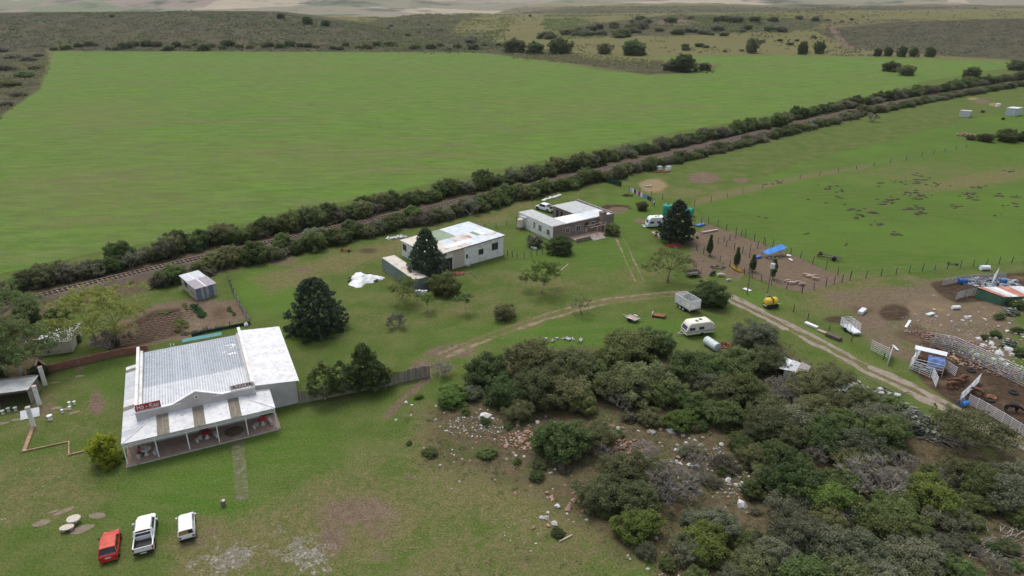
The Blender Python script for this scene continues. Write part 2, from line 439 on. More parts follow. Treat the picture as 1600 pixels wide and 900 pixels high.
dry = U(poly_mask([(380, 432), (520, 398), (640, 365), (780, 330), (830, 312), (850, 320), (700, 375), (560, 420), (420, 462)], 14) * .75,
        blob(560, 810, 120, 70, .6) * .9, blob(460, 850, 130, 60, .6) * .85, blob(330, 860, 70, 50), blob(60, 760, 130, 60, .7) * .6, blob(100, 650, 120, 60, .8) * .4,
        poly_mask([(640, 640), (740, 620), (860, 600), (1000, 640), (1000, 860), (900, 860), (700, 800), (620, 720)], 40) * .85,
        blob(640, 780, 190, 90, .7) * .55, blob(800, 870, 240, 60, .6) * .6,
        blob(1440, 270, 180, 22, .8) * .5, blob(1530, 280, 110, 12, .6, -.15) * .9, blob(1060, 300, 70, 10) * .55, blob(1000, 290, 34, 9) * .3, blob(1330, 460, 110, 35, .6) * .75,
        blob(700, 480, 130, 36, .7) * .45, blob(600, 500, 50, 26) * .4, blob(850, 440, 120, 24, .7) * .5, blob(1000, 430, 60, 16) * .5,
        poly_mask([(1085, 322), (1160, 304), (1250, 282), (1360, 262), (1362, 257), (1250, 274), (1150, 294), (1080, 312)], 6) * .95,
        blob(150, 180, 120, 30, .8) * .48, blob(500, 250, 300, 40, .8) * .42, blob(150, 300, 220, 80, .8) * .46, blob(900, 170, 200, 20, .8) * .4, blob(600, 110, 500, 10, .8) * .3,
        poly_mask([(750, 70), (900, 60), (1300, 60), (1700, 75), (1700, 100), (1400, 89), (1150, 86), (1010, 89), (940, 95)], 8, 3) * .75,
        poly_mask([(560, 32), (700, 24), (860, 30), (1000, 60), (1000, 78), (840, 66), (700, 58)], 8, 3) * .85,
        poly_mask([(1000, 18), (1700, 12), (1700, 22), (1100, 30)], 5, 3) * .7)
scrub = U(poly_mask([(-700, 60), (0, 45), (60, 74), (85, 80), (750, 82), (900, 100), (1010, 117), (1120, 112), (1100, 100), (930, 92), (790, 72), (760, 60), (640, 46), (530, 30), (440, 15), (300, 10), (0, 14), (-700, 30)], 6, 3),
          poly_mask([(-600, 40), (0, 44), (60, 72), (76, 84), (72, 100), (62, 138), (0, 182), (-500, 330)], 8), poly_mask([(1270, 46), (1400, 34), (1700, 26), (1700, 100), (1480, 88), (1330, 75)], 8, 3),
          poly_mask([(860, 44), (1060, 22), (1290, 30), (1270, 46), (1050, 56), (900, 56)], 8, 3), poly_mask([(540, 40), (640, 20), (760, 22), (720, 34), (700, 60), (760, 80), (640, 64)], 6, 3) * .8,
          poly_mask([(640, 12), (1100, 8), (1700, 3), (1700, 12), (1100, 20), (800, 22)], 4, 3) * .8)
# ground of the thicket and the ground below the hedges: leaf litter and soil
litter = U(poly_mask([(640, 640), (700, 622), (800, 620), (930, 650), (1010, 700), (1040, 880), (960, 890), (860, 800), (760, 760), (650, 730)], 50) * .66, blob(850, 870, 220, 40, .9) * .42, poly_mask([(660, 650), (720, 600), (760, 560), (900, 540), (1080, 560), (1200, 520), (1300, 590), (1480, 660), (1700, 720), (1700, 1000), (1040, 1000), (1010, 870), (900, 790), (880, 730), (760, 720)], 26) * .8,
           poly_mask([(1450, 690), (1520, 680), (1560, 720), (1480, 740)], 10), poly_mask([(0, 440), (60, 480), (70, 600), (0, 640), (-200, 640), (-200, 480)], 12) * .8)
RAILPX = [(-420, 588), (-160, 520), (30, 471), (100, 453), (215, 428), (330, 402), (420, 380), (560, 350), (700, 320), (860, 284), (1000, 252), (1100, 229), (1200, 204), (1320, 176), (1430, 154), (1600, 127), (1800, 101), (2000, 84)]
litter = U(litter, stroke_mask(RAILPX, 19, 2.0) * (gy > 60))
DRV = [(1130, 461), (1165, 478), (1250, 520), (1350, 573), (1420, 606), (1480, 636), (1540, 664), (1600, 694), (1700, 742)]
TRK = [(690, 556), (740, 535), (800, 513), (850, 496), (905, 480), (960, 469), (1020, 462), (1080, 458), (1130, 461)]
dry = U(dry, stroke_mask(DRV, 3.6, 1.2) * .75, stroke_mask(TRK, 3.2, 1.2) * .7)
dirt = U(stroke_mask(DRV, 2.2, 1.0) * .5, stroke_mask(TRK, 1.6, 1.0) * .45, poly_mask([(1068, 380), (1107, 350), (1165, 371), (1250, 404), (1327, 438), (1253, 457), (1205, 444), (1165, 428), (1110, 402)], 4),
         poly_mask([(1082, 392), (1110, 402), (1165, 430), (1150, 440), (1120, 420), (1100, 436), (1070, 410)], 7) * .85,
         poly_mask([(130, 540), (190, 500), (240, 478), (292, 466), (345, 470), (372, 468), (388, 498), (345, 512), (290, 528), (190, 548)], 5),
         stroke_mask([(672, 590), (650, 606), (630, 622), (606, 650)], 1.0, .5), blob(1100, 278, 26, 9, .5), blob(1158, 282, 12, 4), blob(150, 600 + 30, 12, 20) * .9,
         blob(700, 550, 40, 12) * .8, blob(660, 575, 22, 14) * .7, blob(960, 328, 24, 6, .4) * .9, blob(640, 425, 60, 6) * 0, blob(1000, 345, 12, 4) * .8,
         blob(1360, 505, 40, 20, .5) * .8, blob(1400, 545, 55, 16, .5, .4) * .7, blob(440, 408, 26, 9) * .7, blob(475, 422, 16, 6) * .7, poly_mask([(1270, 455), (1330, 442), (1440, 432), (1600, 420), (1600, 480), (1600, 590), (1500, 545), (1440, 560), (1360, 530), (1330, 500), (1290, 480)], 24) * .62,
         blob(1060, 35, 34, 5) * .9, stroke_mask([(1275, 45), (1330, 76)], 8, 3), blob(1535, 158, 14, 4) * .8, blob(85, 705, 30, 14) * 0,
         blob(555, 800, 66, 26, .8) * .82, blob(520, 840, 34, 34, .8) * .75, blob(590, 830, 34, 14, .8) * .66, blob(600, 870, 30, 12, .8) * .5, blob(420, 880, 40, 20, .8) * .55, blob(310, 850, 40, 14, .8) * .5, blob(330, 830, 24, 12, .8) * .5, blob(230, 880, 40, 10, .8) * .4, blob(640, 745, 16, 7) * .6, blob(150, 555, 30, 10) * 0, blob(60, 640, 40, 26) * .5, blob(122, 570, 14, 14) * .6)
mud = U(poly_mask([(140, 540), (190, 508), (240, 485), (285, 480), (290, 522), (190, 546)], 8) * .85, blob(345, 490, 20, 14) * .5, blob(1240, 415, 60, 20, .7) * .3, poly_mask([(1380, 520), (1440, 500), (1460, 530), (1430, 545)], 10) * .5, blob(1345, 485, 40, 10, .7) * .5, blob(1450, 560, 40, 20, .7) * .5, poly_mask([(1436, 534), (1480, 534), (1530, 560), (1600, 598), (1750, 670), (1750, 745), (1600, 688), (1520, 652), (1450, 604), (1425, 580)], 6) * .92, blob(1398, 489, 24, 13, .5), blob(1310, 500, 26, 7, .5) * .8,
        poly_mask([(1452, 442), (1510, 432), (1620, 424), (1700, 430), (1600, 448), (1540, 470), (1495, 474), (1470, 462)], 6), blob(962, 326, 26, 7, .15) * (1 - blob(966, 329, 19, 5, .2)), blob(620, 395, 30, 5) * 0,
        blob(575, 392, 22, 6, .6) * .6)
sand = U(poly_mask([(1425, 462), (1470, 468), (1500, 478), (1545, 474), (1580, 492), (1570, 512), (1500, 505), (1470, 520), (1430, 505), (1410, 485)], 8), blob(1020, 290, 22, 10, .4), blob(1148, 425, 24, 8, .4) * .7, blob(1242, 432, 40, 8, .4) * .5,
         blob(1092, 366, 14, 4) * .9, blob(1100, 432, 10, 12) * .5, blob(1555, 163, 10, 3), blob(1520, 154, 8, 2), blob(1115, 470, 20, 8) * 0, blob(360, 490, 18, 16) * .35, blob(1570, 640, 50, 30, .6) * .35)
gravel = U(blob(470, 862, 46, 32, .9) * .74, blob(440, 830, 26, 16, .9) * .6, blob(345, 872, 40, 24, .9) * .7, blob(505, 890, 26, 14, .9) * .5, blob(930, 700, 110, 60, .8) * .2, blob(1500, 500, 70, 40, .8) * .15)
dry = U(dry, sstep(430, 520, gy) * (1 - field) * .85)
far_m = sstep(1000, 2300, gy)
gq = (np.arange(nr - 1)[:, None] * na + np.arange(na - 1)[None, :]).ravel()
quads = np.stack([gq, gq + 1, gq + na + 1, gq + na], 1)
def ground_material():
    m, N, L, P = nt('ground_cover')
    P.inputs['Roughness'].default_value = 1.0; P.inputs['Specular IOR Level'].default_value = .05
    co = N.new('ShaderNodeTexCoord').outputs['Object']
    def att(n):
        a = N.new('ShaderNodeAttribute'); a.attribute_name = n
        s = N.new('ShaderNodeSeparateColor'); L.new(a.outputs['Color'], s.inputs[0]); return s.outputs
    A, B, C = att('cover_a'), att('cover_b'), att('cover_c')
    n_big = noise(N, L, co, .035, 3, .6); n_mid = noise(N, L, co, .22, 4, .62); n_fine = noise(N, L, co, 1.3, 4, .7); n_tiny = noise(N, L, co, 5.0, 2, .7)
    edge = mval(N, L, 'ADD', mval(N, L, 'MULTIPLY', n_mid, .5), mval(N, L, 'MULTIPLY', n_fine, .5))
    edge = mval(N, L, 'ADD', mval(N, L, 'MULTIPLY', edge, .85), mval(N, L, 'MULTIPLY', n_tiny, .15))
    def cut(src, k=1.0, w=.16):                # ragged edge to a soft mask
        s = mval(N, L, 'ADD', src, mval(N, L, 'MULTIPLY', mval(N, L, 'SUBTRACT', edge, .5), 2.2 * k))
        return ramp(N, L, s, .5 - w, .5 + w)
    fibre_map = N.new('ShaderNodeMapping'); fibre_map.inputs['Scale'].default_value = (.5, 2.2, 1); fibre_map.inputs['Rotation'].default_value = (0, 0, math.radians(-28))
    L.new(co, fibre_map.inputs[0]); n_row = noise(N, L, fibre_map.outputs[0], .30, 4, .72)
    lawn = mix(N, L, ramp(N, L, n_mid, .35, .68), (.092, .136, .036), (.136, .158, .058))
    lawn = mix(N, L, ramp(N, L, n_fine, .5, .8), lawn, (.145, .135, .060))
    lush = mix(N, L, ramp(N, L, n_row, .38, .68), (.090, .155, .034), (.128, .160, .056))
    lush = mix(N, L, ramp(N, L, n_big, .45, .7), lush, (.115, .185, .044))
    col = mix(N, L, cut(A[1], .8, .3), lawn, lush)
    crop = mix(N, L, ramp(N, L, n_row, .36, .70), (.120, .212, .048), (.165, .212, .078))
    crop = mix(N, L, ramp(N, L, n_big, .40, .66), crop, (.140, .228, .055))
    crop = mix(N, L, ramp(N, L, n_mid, .58, .80), crop, (.172, .160, .086))
    st_map = N.new('ShaderNodeMapping'); st_map.inputs['Scale'].default_value = (.020, .072, 1); st_map.inputs['Rotation'].default_value = (0, 0, math.radians(-24)); L.new(co, st_map.inputs[0])
    n_st = noise(N, L, st_map.outputs[0], 1.0, 5, .7)
    crop = mix(N, L, ramp(N, L, n_st, .46, .66, 0.0, .5), crop, (.175, .175, .080)); crop = mix(N, L, ramp(N, L, n_st, .28, .48, .8, 0.0), crop, (.112, .215, .042))
    wv = N.new('ShaderNodeTexWave'); wv.inputs['Scale'].default_value = .055; wv.inputs['Distortion'].default_value = 1.2; wv.inputs['Detail'].default_value = 1; wv.bands_direction = 'Y'
    wm = N.new('ShaderNodeMapping'); wm.inputs['Rotation'].default_value = (0, 0, math.radians(-26)); L.new(co, wm.inputs[0]); L.new(wm.outputs[0], wv.inputs['Vector'])
    crop = mix(N, L, mval(N, L, 'MULTIPLY', ramp(N, L, wv.outputs['Fac'], .93, 1.0), .2), crop, (.165, .150, .080))
    n_pt = noise(N, L, st_map.outputs[0], 4.5, 6, .8); hc = N.new('ShaderNodeHueSaturation'); L.new(crop, hc.inputs['Color']); L.new(ramp(N, L, n_pt, .32, .68, .74, 1.10), hc.inputs['Value']); L.new(ramp(N, L, n_mid, .3, .7, .488, .508), hc.inputs['Hue']); crop = hc.outputs[0]
    col = mix(N, L, cut(A[0], .35, .12), col, crop)
    dryc = mix(N, L, ramp(N, L, n_fine, .35, .7), (.150, .142, .062), (.215, .180, .100))
    col = mix(N, L, mval(N, L, 'MULTIPLY', cut(A[2], 1.0, .35), .85), col, dryc)
    sc = mix(N, L, ramp(N, L, n_fine, .40, .62), (.070, .074, .040), (.135, .120, .075))
    n_sc = noise(N, L, co, .085, 5, .75); sc = mix(N, L, ramp(N, L, n_sc, .42, .56), (.055, .056, .032), sc); sc = mix(N, L, ramp(N, L, n_mid, .52, .68), sc, (.150, .125, .085))
    col = mix(N, L, cut(B[0], .7, .2), col, sc)
    lit = mix(N, L, ramp(N, L, n_fine, .35, .65), (.105, .078, .052), (.155, .128, .080))
    lit = mix(N, L, ramp(N, L, n_mid, .5, .66), lit, (.100, .110, .045))
    col = mix(N, L, cut(B[1], .8, .25), col, lit)
    sn = mix(N, L, ramp(N, L, n_fine, .3, .7), (.36, .27, .165), (.27, .20, .125))
    col = mix(N, L, mval(N, L, 'MULTIPLY', cut(C[0], .8, .25), .9), col, sn)
    dr = mix(N, L, ramp(N, L, n_fine, .3, .7), (.150, .112, .080), (.205, .158, .115))
    dr = mix(N, L, ramp(N, L, n_mid, .55, .75), dr, (.23, .17, .125))
    col = mix(N, L, cut(B[2], .8, .22), col, dr)
    md = mix(N, L, ramp(N, L, n_fine, .3, .7), (.052, .038, .028), (.105, .072, .05))
    md = mix(N, L, ramp(N, L, n_mid, .52, .7), md, (.15, .105, .07))
    col = mix(N, L, cut(C[1], .8, .22), col, md)
    vor = N.new('ShaderNodeTexVoronoi'); vor.inputs['Scale'].default_value = 2.2; L.new(co, vor.inputs['Vector'])
    gr = mix(N, L, ramp(N, L, vor.outputs['Distance'], .1, .5), (.42, .40, .37), (.24, .22, .19))
    col = mix(N, L, mval(N, L, 'MULTIPLY', cut(C[2], 1.6, .12), .8), col, gr)
    vf = N.new('ShaderNodeTexVoronoi'); vf.inputs['Scale'].default_value = .0022; vf.inputs['Randomness'].default_value = .9; L.new(co, vf.inputs['Vector'])
    sv = N.new('ShaderNodeSeparateColor'); L.new(vf.outputs['Color'], sv.inputs[0])
    farc = mix(N, L, sv.outputs[0], (.30, .245, .20), (.20, .22, .13))
    farc = mix(N, L, ramp(N, L, sv.outputs[1], .45, .6), farc, (.42, .36, .27))
    farc = mix(N, L, ramp(N, L, noise(N, L, co, .004, 4, .65), .52, .64), farc, (.10, .11, .075))
    fa = N.new('ShaderNodeAttribute'); fa.attribute_name = 'far'
    col = mix(N, L, fa.outputs['Fac'], col, farc)
    col = mix(N, L, ramp(N, L, n_tiny, .25, .75), col, mix(N, L, .5, col, (.0, .0, .0)), 'MIX') if False else col
    hv = N.new('ShaderNodeHueSaturation'); L.new(col, hv.inputs['Color'])
    L.new(ramp(N, L, n_tiny, .25, .75, .56, 1.12), hv.inputs['Value']); hv.inputs['Saturation'].default_value = 1.08
    L.new(hv.outputs[0], P.inputs['Base Color'])
    b = N.new('ShaderNodeBump'); b.inputs['Strength'].default_value = .8; b.inputs['Distance'].default_value = .12
    L.new(mval(N, L, 'ADD', n_tiny, n_fine), b.inputs['Height']); L.new(b.outputs[0], P.inputs['Normal'])
    return m
gme = np_mesh('ground', np.stack([gx, gy, gz], 1), quads, ground_material())
def set_attr(me, name, r, g, b):
    a = me.attributes.new(name, 'FLOAT_COLOR', 'POINT')
    a.data.foreach_set('color', np.stack([r, g, b, np.ones_like(r)], 1).astype(np.float32).ravel())
set_attr(gme, 'cover_a', field, pasture, dry)
set_attr(gme, 'cover_b', scrub, litter, dirt)
set_attr(gme, 'cover_c', sand, mud, gravel)
fa_ = gme.attributes.new('far', 'FLOAT', 'POINT'); fa_.data.foreach_set('value', far_m.astype(np.float32))
link('ground', gme, kind='structure')

# ---------------------------------------------------------------- farm tracks (wheel ruts with ragged edges)
def rut_mesh(name, px, offs, width, mat, seed, wob=.25, gaps=None, z=.004):
    P = [G(*p) for p in px]; b = MB(); rr_ = random.Random(seed)
    pts = []
    for a, c in zip(P[:-1], P[1:]):
        n = max(2, int((c - a).length / .45))
        pts += [a.lerp(c, i / n) for i in range(n)]
    pts.append(P[-1])
    for oi, off in enumerate(offs):
        prev = None
        for i, p in enumerate(pts):
            d = (pts[min(i + 2, len(pts) - 1)] - pts[max(i - 2, 0)]).normalized(); nrm = Vector((-d.y, d.x, 0))
            k = i * .45
            w = width * (.5 + wob * (float(fbm(k / 2.2, seed + oi, 3)) - .5) * 2)
            w2 = width * (.5 + wob * (float(fbm(k / 2.0, seed + oi + 40, 4)) - .5) * 2)
            if gaps and float(vnoise(k / 5.0, seed + oi * 3.3, 8)) < gaps: w, w2 = .06, .06
            l, r_ = p + nrm * (off + w), p + nrm * (off - w2)
            b.v += [(l.x, l.y, z), (r_.x, r_.y, z)]
            if prev is not None: b.f.append((prev, prev + 1, prev + 3, prev + 2))
            prev = len(b.v) - 2
    return b.build(name, mat, kind='structure')
M('track_pale', (.27, .225, .18), (.21, .17, .13), 1.0, rough=1, bump=.5, bscale=12, c3=(.16, .14, .085), scale3=.5, lo3=.56, hi3=.66)
M('track_red', (.25, .18, .125), (.19, .14, .095), .8, rough=1, bump=.5, bscale=12, c3=(.13, .13, .055), scale3=.7, lo3=.47, hi3=.58)
M('paving', (.21, .185, .15), (.155, .14, .11), 2, rough=1, bump=.4, c3=(.11, .12, .05), scale3=1.4, lo3=.38, hi3=.5)
rut_mesh('driveway', [(1130, 461), (1165, 478), (1250, 520), (1350, 573), (1420, 606), (1480, 636), (1540, 664), (1600, 694), (1700, 742)], (-.85, .85), .95, MATS['track_pale'], 3, .55, .12)
rut_mesh('dirt_track', [(690, 556), (740, 535), (800, 513), (850, 496), (905, 480), (960, 469), (1020, 462), (1080, 458), (1130, 461)], (-.8, .75), .62, MATS['track_red'], 11, .7, .36)
rut_mesh('dirt_track', [(1000, 440), (985, 410), (975, 385), (962, 362)], (-.75, .75), .36, MATS['track_red'], 17, .7, .35)
b = MB()
pa, pb_, pc, pd = G(361, 686, .006), G(381, 682, .006), G(389, 780, .006), G(369, 784, .006)
for i in range(10):
    for j in range(2):
        t0, t1 = i / 10 + .004, (i + 1) / 10 - .004; s0, s1 = j / 2 + .012, (j + 1) / 2 - .012
        q = [pa.lerp(pd, t).lerp(pb_.lerp(pc, t), s) for t, s in ((t1, s0), (t1, s1), (t0, s1), (t0, s0))]
        zz = .012 + .008 * rnd.random()
        b.slab([(p.x, p.y, zz) for p in q], .03)
b.build('garden_path', MATS['paving'], kind='structure')

# ---------------------------------------------------------------- railway
RW = [G(*p) for p in RAILPX]
def resample(P, step):
    L_ = [0.0]
    for a, c in zip(P[:-1], P[1:]): L_.append(L_[-1] + (c - a).length)
    xs = np.interp(np.arange(0, L_[-1], step), L_, [p.x for p in P]); ys = np.interp(np.arange(0, L_[-1], step), L_, [p.y for p in P])
    return [Vector((x, y, 0)) for x, y in zip(xs, ys)]
def smooth_line(P, it=60):
    A = np.array([(p.x, p.y) for p in P])
    for _ in range(it): A[1:-1] = A[1:-1] * .5 + (A[:-2] + A[2:]) * .25
    return [Vector((x, y, 0)) for x, y in A]
RL = smooth_line(resample(RW, 4.0), 40)
def rail_frame(i):
    d = (RL[min(i + 1, len(RL) - 1)] - RL[max(i - 1, 0)]).normalized(); return RL[i], d, Vector((-d.y, d.x, 0))
rail_root = thing('railway_track', 'rusty single railway line on brown ballast running between two long hedges', 'railway', (0, 0, 0))
b = MB(); prof = [(-2.3, .005), (-1.5, .34), (1.5, .34), (2.3, .005)]
for i in range(len(RL)):
    p, d, n = rail_frame(i)
    for o, z in prof: q = p + n * (o + .12 * math.sin(i * 1.7 + o)); b.v.append((q.x, q.y, z))
    if i:
        k = (i - 1) * 4
        for j in range(3): b.f.append((k + j, k + j + 1, k + 5 + j, k + 4 + j))
b.build('ballast', MATS['ballast'], rail_root)
for s in (-1, 1):
    b = MB(); secs = []
    for i in range(len(RL)):
        p, d, n = rail_frame(i)
        secs.append([p + n * (s * .535 + o) + Vector((0, 0, z)) for o, z in ((-.06, .37), (.06, .37), (.05, .55), (-.05, .55))])
    b.loft(secs).build('rail', MATS['red_rail_steel'], rail_root)
sl_me = MB().box((0, 0, 0), (2.1, .26, .14)).mesh('sleeper', MATS['sleeper'])
rest = MB(); RS = smooth_line(resample(RL, .75), 2); near = 0
for i in range(2, len(RS) - 2):
    p = RS[i]; d = (RS[i + 1] - RS[i - 1]); a = math.atan2(d.y, d.x) + math.pi / 2
    if p.y < 92: continue
    if near < 150:
        o = link('sleeper', sl_me, rail_root); o.location = (p.x, p.y, .37); o.rotation_euler = (0, 0, a + rnd.uniform(-.02, .02)); near += 1
    else: rest.box((p.x, p.y, .37), (2.1, .26, .14), a)
    if p.y > 330: break
rest.build('sleeper', MATS['sleeper'], rail_root, kind='stuff')
# ================================================================ BUILDINGS
def text_mesh(txt, height_, mat, extrude=.012):
    c = bpy.data.curves.new('lettering', 'FONT'); c.body = txt; c.size = height_; c.extrude = extrude; c.align_x = 'CENTER'; c.align_y = 'CENTER'; c.resolution_u = 3
    c.offset = .0
    o = bpy.data.objects.new('lettering', c); COL.objects.link(o)
    dg = bpy.context.evaluated_depsgraph_get(); dg.update()
    me = bpy.data.meshes.new_from_object(o.evaluated_get(dg)); bpy.data.objects.remove(o); me.materials.clear(); me.materials.append(mat)
    return me
def quadfn(p00, p10, p01, p11):
    p00, p10, p01, p11 = map(Vector, (p00, p10, p01, p11))
    return lambda s, t: p00.lerp(p10, s).lerp(p01.lerp(p11, s), t)
def window(parent, x, y, z, w, h, face='y-', glass='glass_dark', frame='white_paint', name='window'):
    """pane plus frame and sill on a wall whose outer face is at y (or x)"""
    d = .05
    def P(a, n, c): return (a, n, c) if face[0] == 'y' else (n, a, c)
    s = -1 if face[1] == '-' else 1; b = MB(); n = (y if face[0] == 'y' else x); a0 = (x if face[0] == 'y' else y)
    def bb(a1, a2, n1, n2, z1, z2):
        n1, n2 = sorted((n1, n2))
        b.bx(a1, a2, n1, n2, z1, z2) if face[0] == 'y' else b.bx(n1, n2, a1, a2, z1, z2)
    bb(a0 - w / 2, a0 + w / 2, n - s * .02, n + s * .012, z - h / 2, z + h / 2)
    pane = b.build(name, MATS[glass], parent)
    b = MB(); f = .06
    for (a1, a2, z1, z2) in ((-w / 2 - f, w / 2 + f, h / 2, h / 2 + f), (-w / 2 - f, -w / 2, -h / 2, h / 2), (w / 2, w / 2 + f, -h / 2, h / 2), (-.02, .02, -h / 2, h / 2)):
        bb(a0 + a1, a0 + a2, n - s * .02, n + s * .035, z + z1, z + z2)
    b.build('frame', MATS[frame], pane)
    b = MB(); bb(a0 - w / 2 - .1, a0 + w / 2 + .1, n - s * .02, n + s * .09, z - h / 2 - .08, z - h / 2); b.build('sill', MATS['concrete'], pane)
    return pane

# ---------------------------------------------------------------- restaurant
RO = G(199, 730); RA = math.radians(25.87)
R = thing('restaurant_building', 'long white and grey farm restaurant with silver corrugated roof and open front veranda', 'building', (RO.x, RO.y, 0), RA)
def rloc(x, y, z=0.0):
    c, s = math.cos(RA), math.sin(RA); return (RO.x + x * c - y * s, RO.y + x * s + y * c, z)
MB().bx(1.55, 13.6, 3.42, 19.0, 0, 3.52).build('wall', MATS['render_grey'], R)
prof = [(1.5, 3.1), (13.72, 3.1), (13.72, 4.2), (9.9, 4.25), (7.65, 5.3), (5.4, 4.25), (1.5, 4.25)]
b = MB(); n = len(prof)
b.add([(x, 3.36, z) for x, z in prof] + [(x, 3.62, z) for x, z in prof], [tuple(range(n)), tuple(reversed(range(n, 2 * n)))] + [(k, k + n, (k + 1) % n + n, (k + 1) % n) for k in range(n)])
fac = b.build('facade_parapet', MATS['render_grey'], R)
b = MB()
for (x0, z0), (x1, z1) in (((1.42, 4.29), (5.3, 4.29)), ((4.9, 4.2), (7.65, 5.36)), ((7.65, 5.36), (10.4, 4.2)), ((10.0, 4.29), (13.8, 4.24)), ((5.3, 4.29), (6.0, 4.29)), ((9.3, 4.28), (10.0, 4.28))):
    b.bar((x0, 3.46, z0), (x1, 3.46, z1), .36, .1)
b.build('coping', MATS['white_paint'], fac)
MB().bx(7.47, 7.83, 3.31, 3.36, 4.42, 4.86).build('vent', MATS['white_paint'], fac); MB().bx(7.57, 7.73, 3.29, 3.31, 4.5, 4.76).build('vent_opening', MATS['glass_dark'], fac)
MB().bx(1.5, 1.82, 3.63, 18.95, 0, 4.75).build('gable_parapet', MATS['white_wall'], R); MB().bx(1.825, 2.14, 3.63, 18.5, 3.5, 4.32).build('gable_parapet', MATS['white_wall'], R)
MB().bx(13.46, 13.83, 3.63, 19.2, 0, 4.78).build('gable_parapet', MATS['white_wall'], R); MB().bx(13.2, 13.455, 3.63, 18.6, 3.5, 4.22).build('gable_parapet', MATS['render_grey'], R)
# main roof: two overlapping courses of sheets
zr = lambda y: 4.08 - .43 * (y - 3.6) / 15.7
for k in range(13):
    x0, x1 = 2.14 + k * .851, 2.14 + (k + 1) * .851
    for (y0, y1, dz, mt) in ((3.62, 9.2, .035, 'roof_light'), (9.0, 19.3, 0, 'roof_grey')):
        MB().corr((x0, y0, zr(y0) + dz), (x1, y0, zr(y0) + dz), (x0, y1, zr(y1) + dz), (x1, y1, zr(y1) + dz), .284, .075, 5, True).build('roof_sheet', MATS[mt], R)
rq = random.Random(3)
b = MB()
for (xs, y) in (((2.6, 2.9, 3.3, 3.6, 4.3, 4.6, 5.2, 6.6, 7.0), 18.2), ((2.6, 3.2), 16.6), ((2.5, 2.9, 3.4), 14.5), ((2.5, 3.0, 3.3), 12.4), ((2.4, 3.0, 3.4, 3.9), 10.6), ((11.9, 12.2, 12.5, 12.8, 13.0), 9.4), ((10.2, 10.4), 9.3), ((5.0, 5.1), 12.6)):
    for x in xs: b.box((x, y, zr(y) + .03), (.16, .09 + .1 * rq.random(), .012))
for k in range(34):
    b.box((rq.uniform(11.3, 13.1), y := rq.uniform(12.6, 16.6), zr(y) + .03), (rq.choice((.08, .5)), rq.choice((.06, .4)) * .6, .01))
b.build('roof_sealant', MATS['white_paint'], R, kind='stuff')
# annexe
an = [(13.84, 4.7), (18.45, 4.7), (18.45, 19.2), (13.84, 19.2)]; at_ = [3.68, 3.12, 3.55, 3.98]
b = MB(); b.add([(x, y, 0) for x, y in an] + [(x, y, z) for (x, y), z in zip(an, at_)], [(0, 1, 5, 4), (1, 2, 6, 5), (2, 3, 7, 6), (3, 0, 4, 7), (4, 5, 6, 7)])
b.build('annexe_wall', MATS['render_grey'], R)
qf = quadfn((13.8, 4.45, 3.80), (18.75, 4.45, 3.20), (13.8, 19.45, 4.10), (18.75, 19.45, 3.62))
for k in range(17):
    t0, t1 = k / 17, (k + 1.08) / 17
    MB().corr(qf(0, t1), qf(0, t0), qf(1, t1), qf(1, t0), .44, .035, 5, True).build('annexe_roof_sheet', MATS['roof_white'], R)
MB().bar((18.78, 4.4, 3.12), (18.78, 19.4, 3.55), .08, .16).build('barge_board', MATS['white_paint'], R)
# veranda
MB().bx(-.1, 15.65, .02, 3.36, 0, .1).bx(-.1, 1.5, 3.36, 17.3, 0, .1).build('veranda_floor', MATS['floor_cement'], R)
b = MB(); [b.box((-.1 + .5 * k + .25, -.04, .05), (.49, .11, .13 + .02 * (k % 3))) for k in range(31)]; b.build('floor_edge', MATS['concrete'], R)
MB().lathe([(.02, 0), (1.05, 0), (1.0, .004), (.02, .006)], 18, (0, 0, 0)).build('floor_stain', MATS['stain'], R).location = (10.75, 1.75, .102)
S = .147; Z0 = 2.92
ed = [0, 1.1, 2.25, 3.4, 4.6, 5.8, 7.0, 8.15, 9.4, 10.7, 11.85, 13.05, 14.2, 15.4]
ytop = lambda x: max(.02, min(3.38, x, 15.4 - x))
for a, c in zip(ed[:-1], ed[1:]):
    tan = a in (3.4, 7.0, 10.7); cuts = [a, c]
    for h in (3.38, 12.02):
        if a < h < c: cuts = [a, h, c]
    for a2, c2 in zip(cuts[:-1], cuts[1:]):
        MB().corr((a2, 0, Z0), (c2, 0, Z0), (a2, ytop(a2), Z0 + S * ytop(a2)), (c2, ytop(c2), Z0 + S * ytop(c2)), .12, .016, 4).build('veranda_roof_sheet', MATS['roof_tan' if tan else 'roof_white'], R)
    if tan: MB().bar(((a + c) / 2, .1, Z0 + .05), ((a + c) / 2, 3.2, Z0 + .05 + S * 3.1), .05, .03).build('roof_batten', MATS['wood_pale'], R)
xin = lambda y: min(y, 3.38) if y < 3.385 else 1.5
ys = [0, 1.2, 2.3, 3.38, 3.39, 5.0, 6.6, 7.5, 9.0, 10.4, 11.8, 13.2, 14.6, 15.9, 16.7, 17.5]
for a, c in zip(ys[:-1], ys[1:]):
    if c - a < .1: continue
    MB().corr((0, c, Z0), (0, a, Z0), (xin(c), c, Z0 + S * xin(c)), (xin(a) if a != 3.39 else 1.5, a, Z0 + S * (xin(a) if a != 3.39 else 1.5)), .15, .016, 4).build('veranda_roof_sheet', MATS['roof_tan' if a in (6.6, 15.9) else ('roof_light' if int(a * 3) % 2 else 'roof_white')], R)
for a, c in ((0, 1.1), (1.1, 2.2), (2.2, 3.38), (3.39, 4.65)):
    f = lambda y: 15.4 - (y if y < 3.385 else 1.58)
    MB().corr((15.4, a, Z0), (15.4, c, Z0), (f(a), a, Z0 + S * (15.4 - f(a))), (f(c), c, Z0 + S * (15.4 - f(c))), .15, .016, 4).build('veranda_roof_sheet', MATS['roof_white'], R)
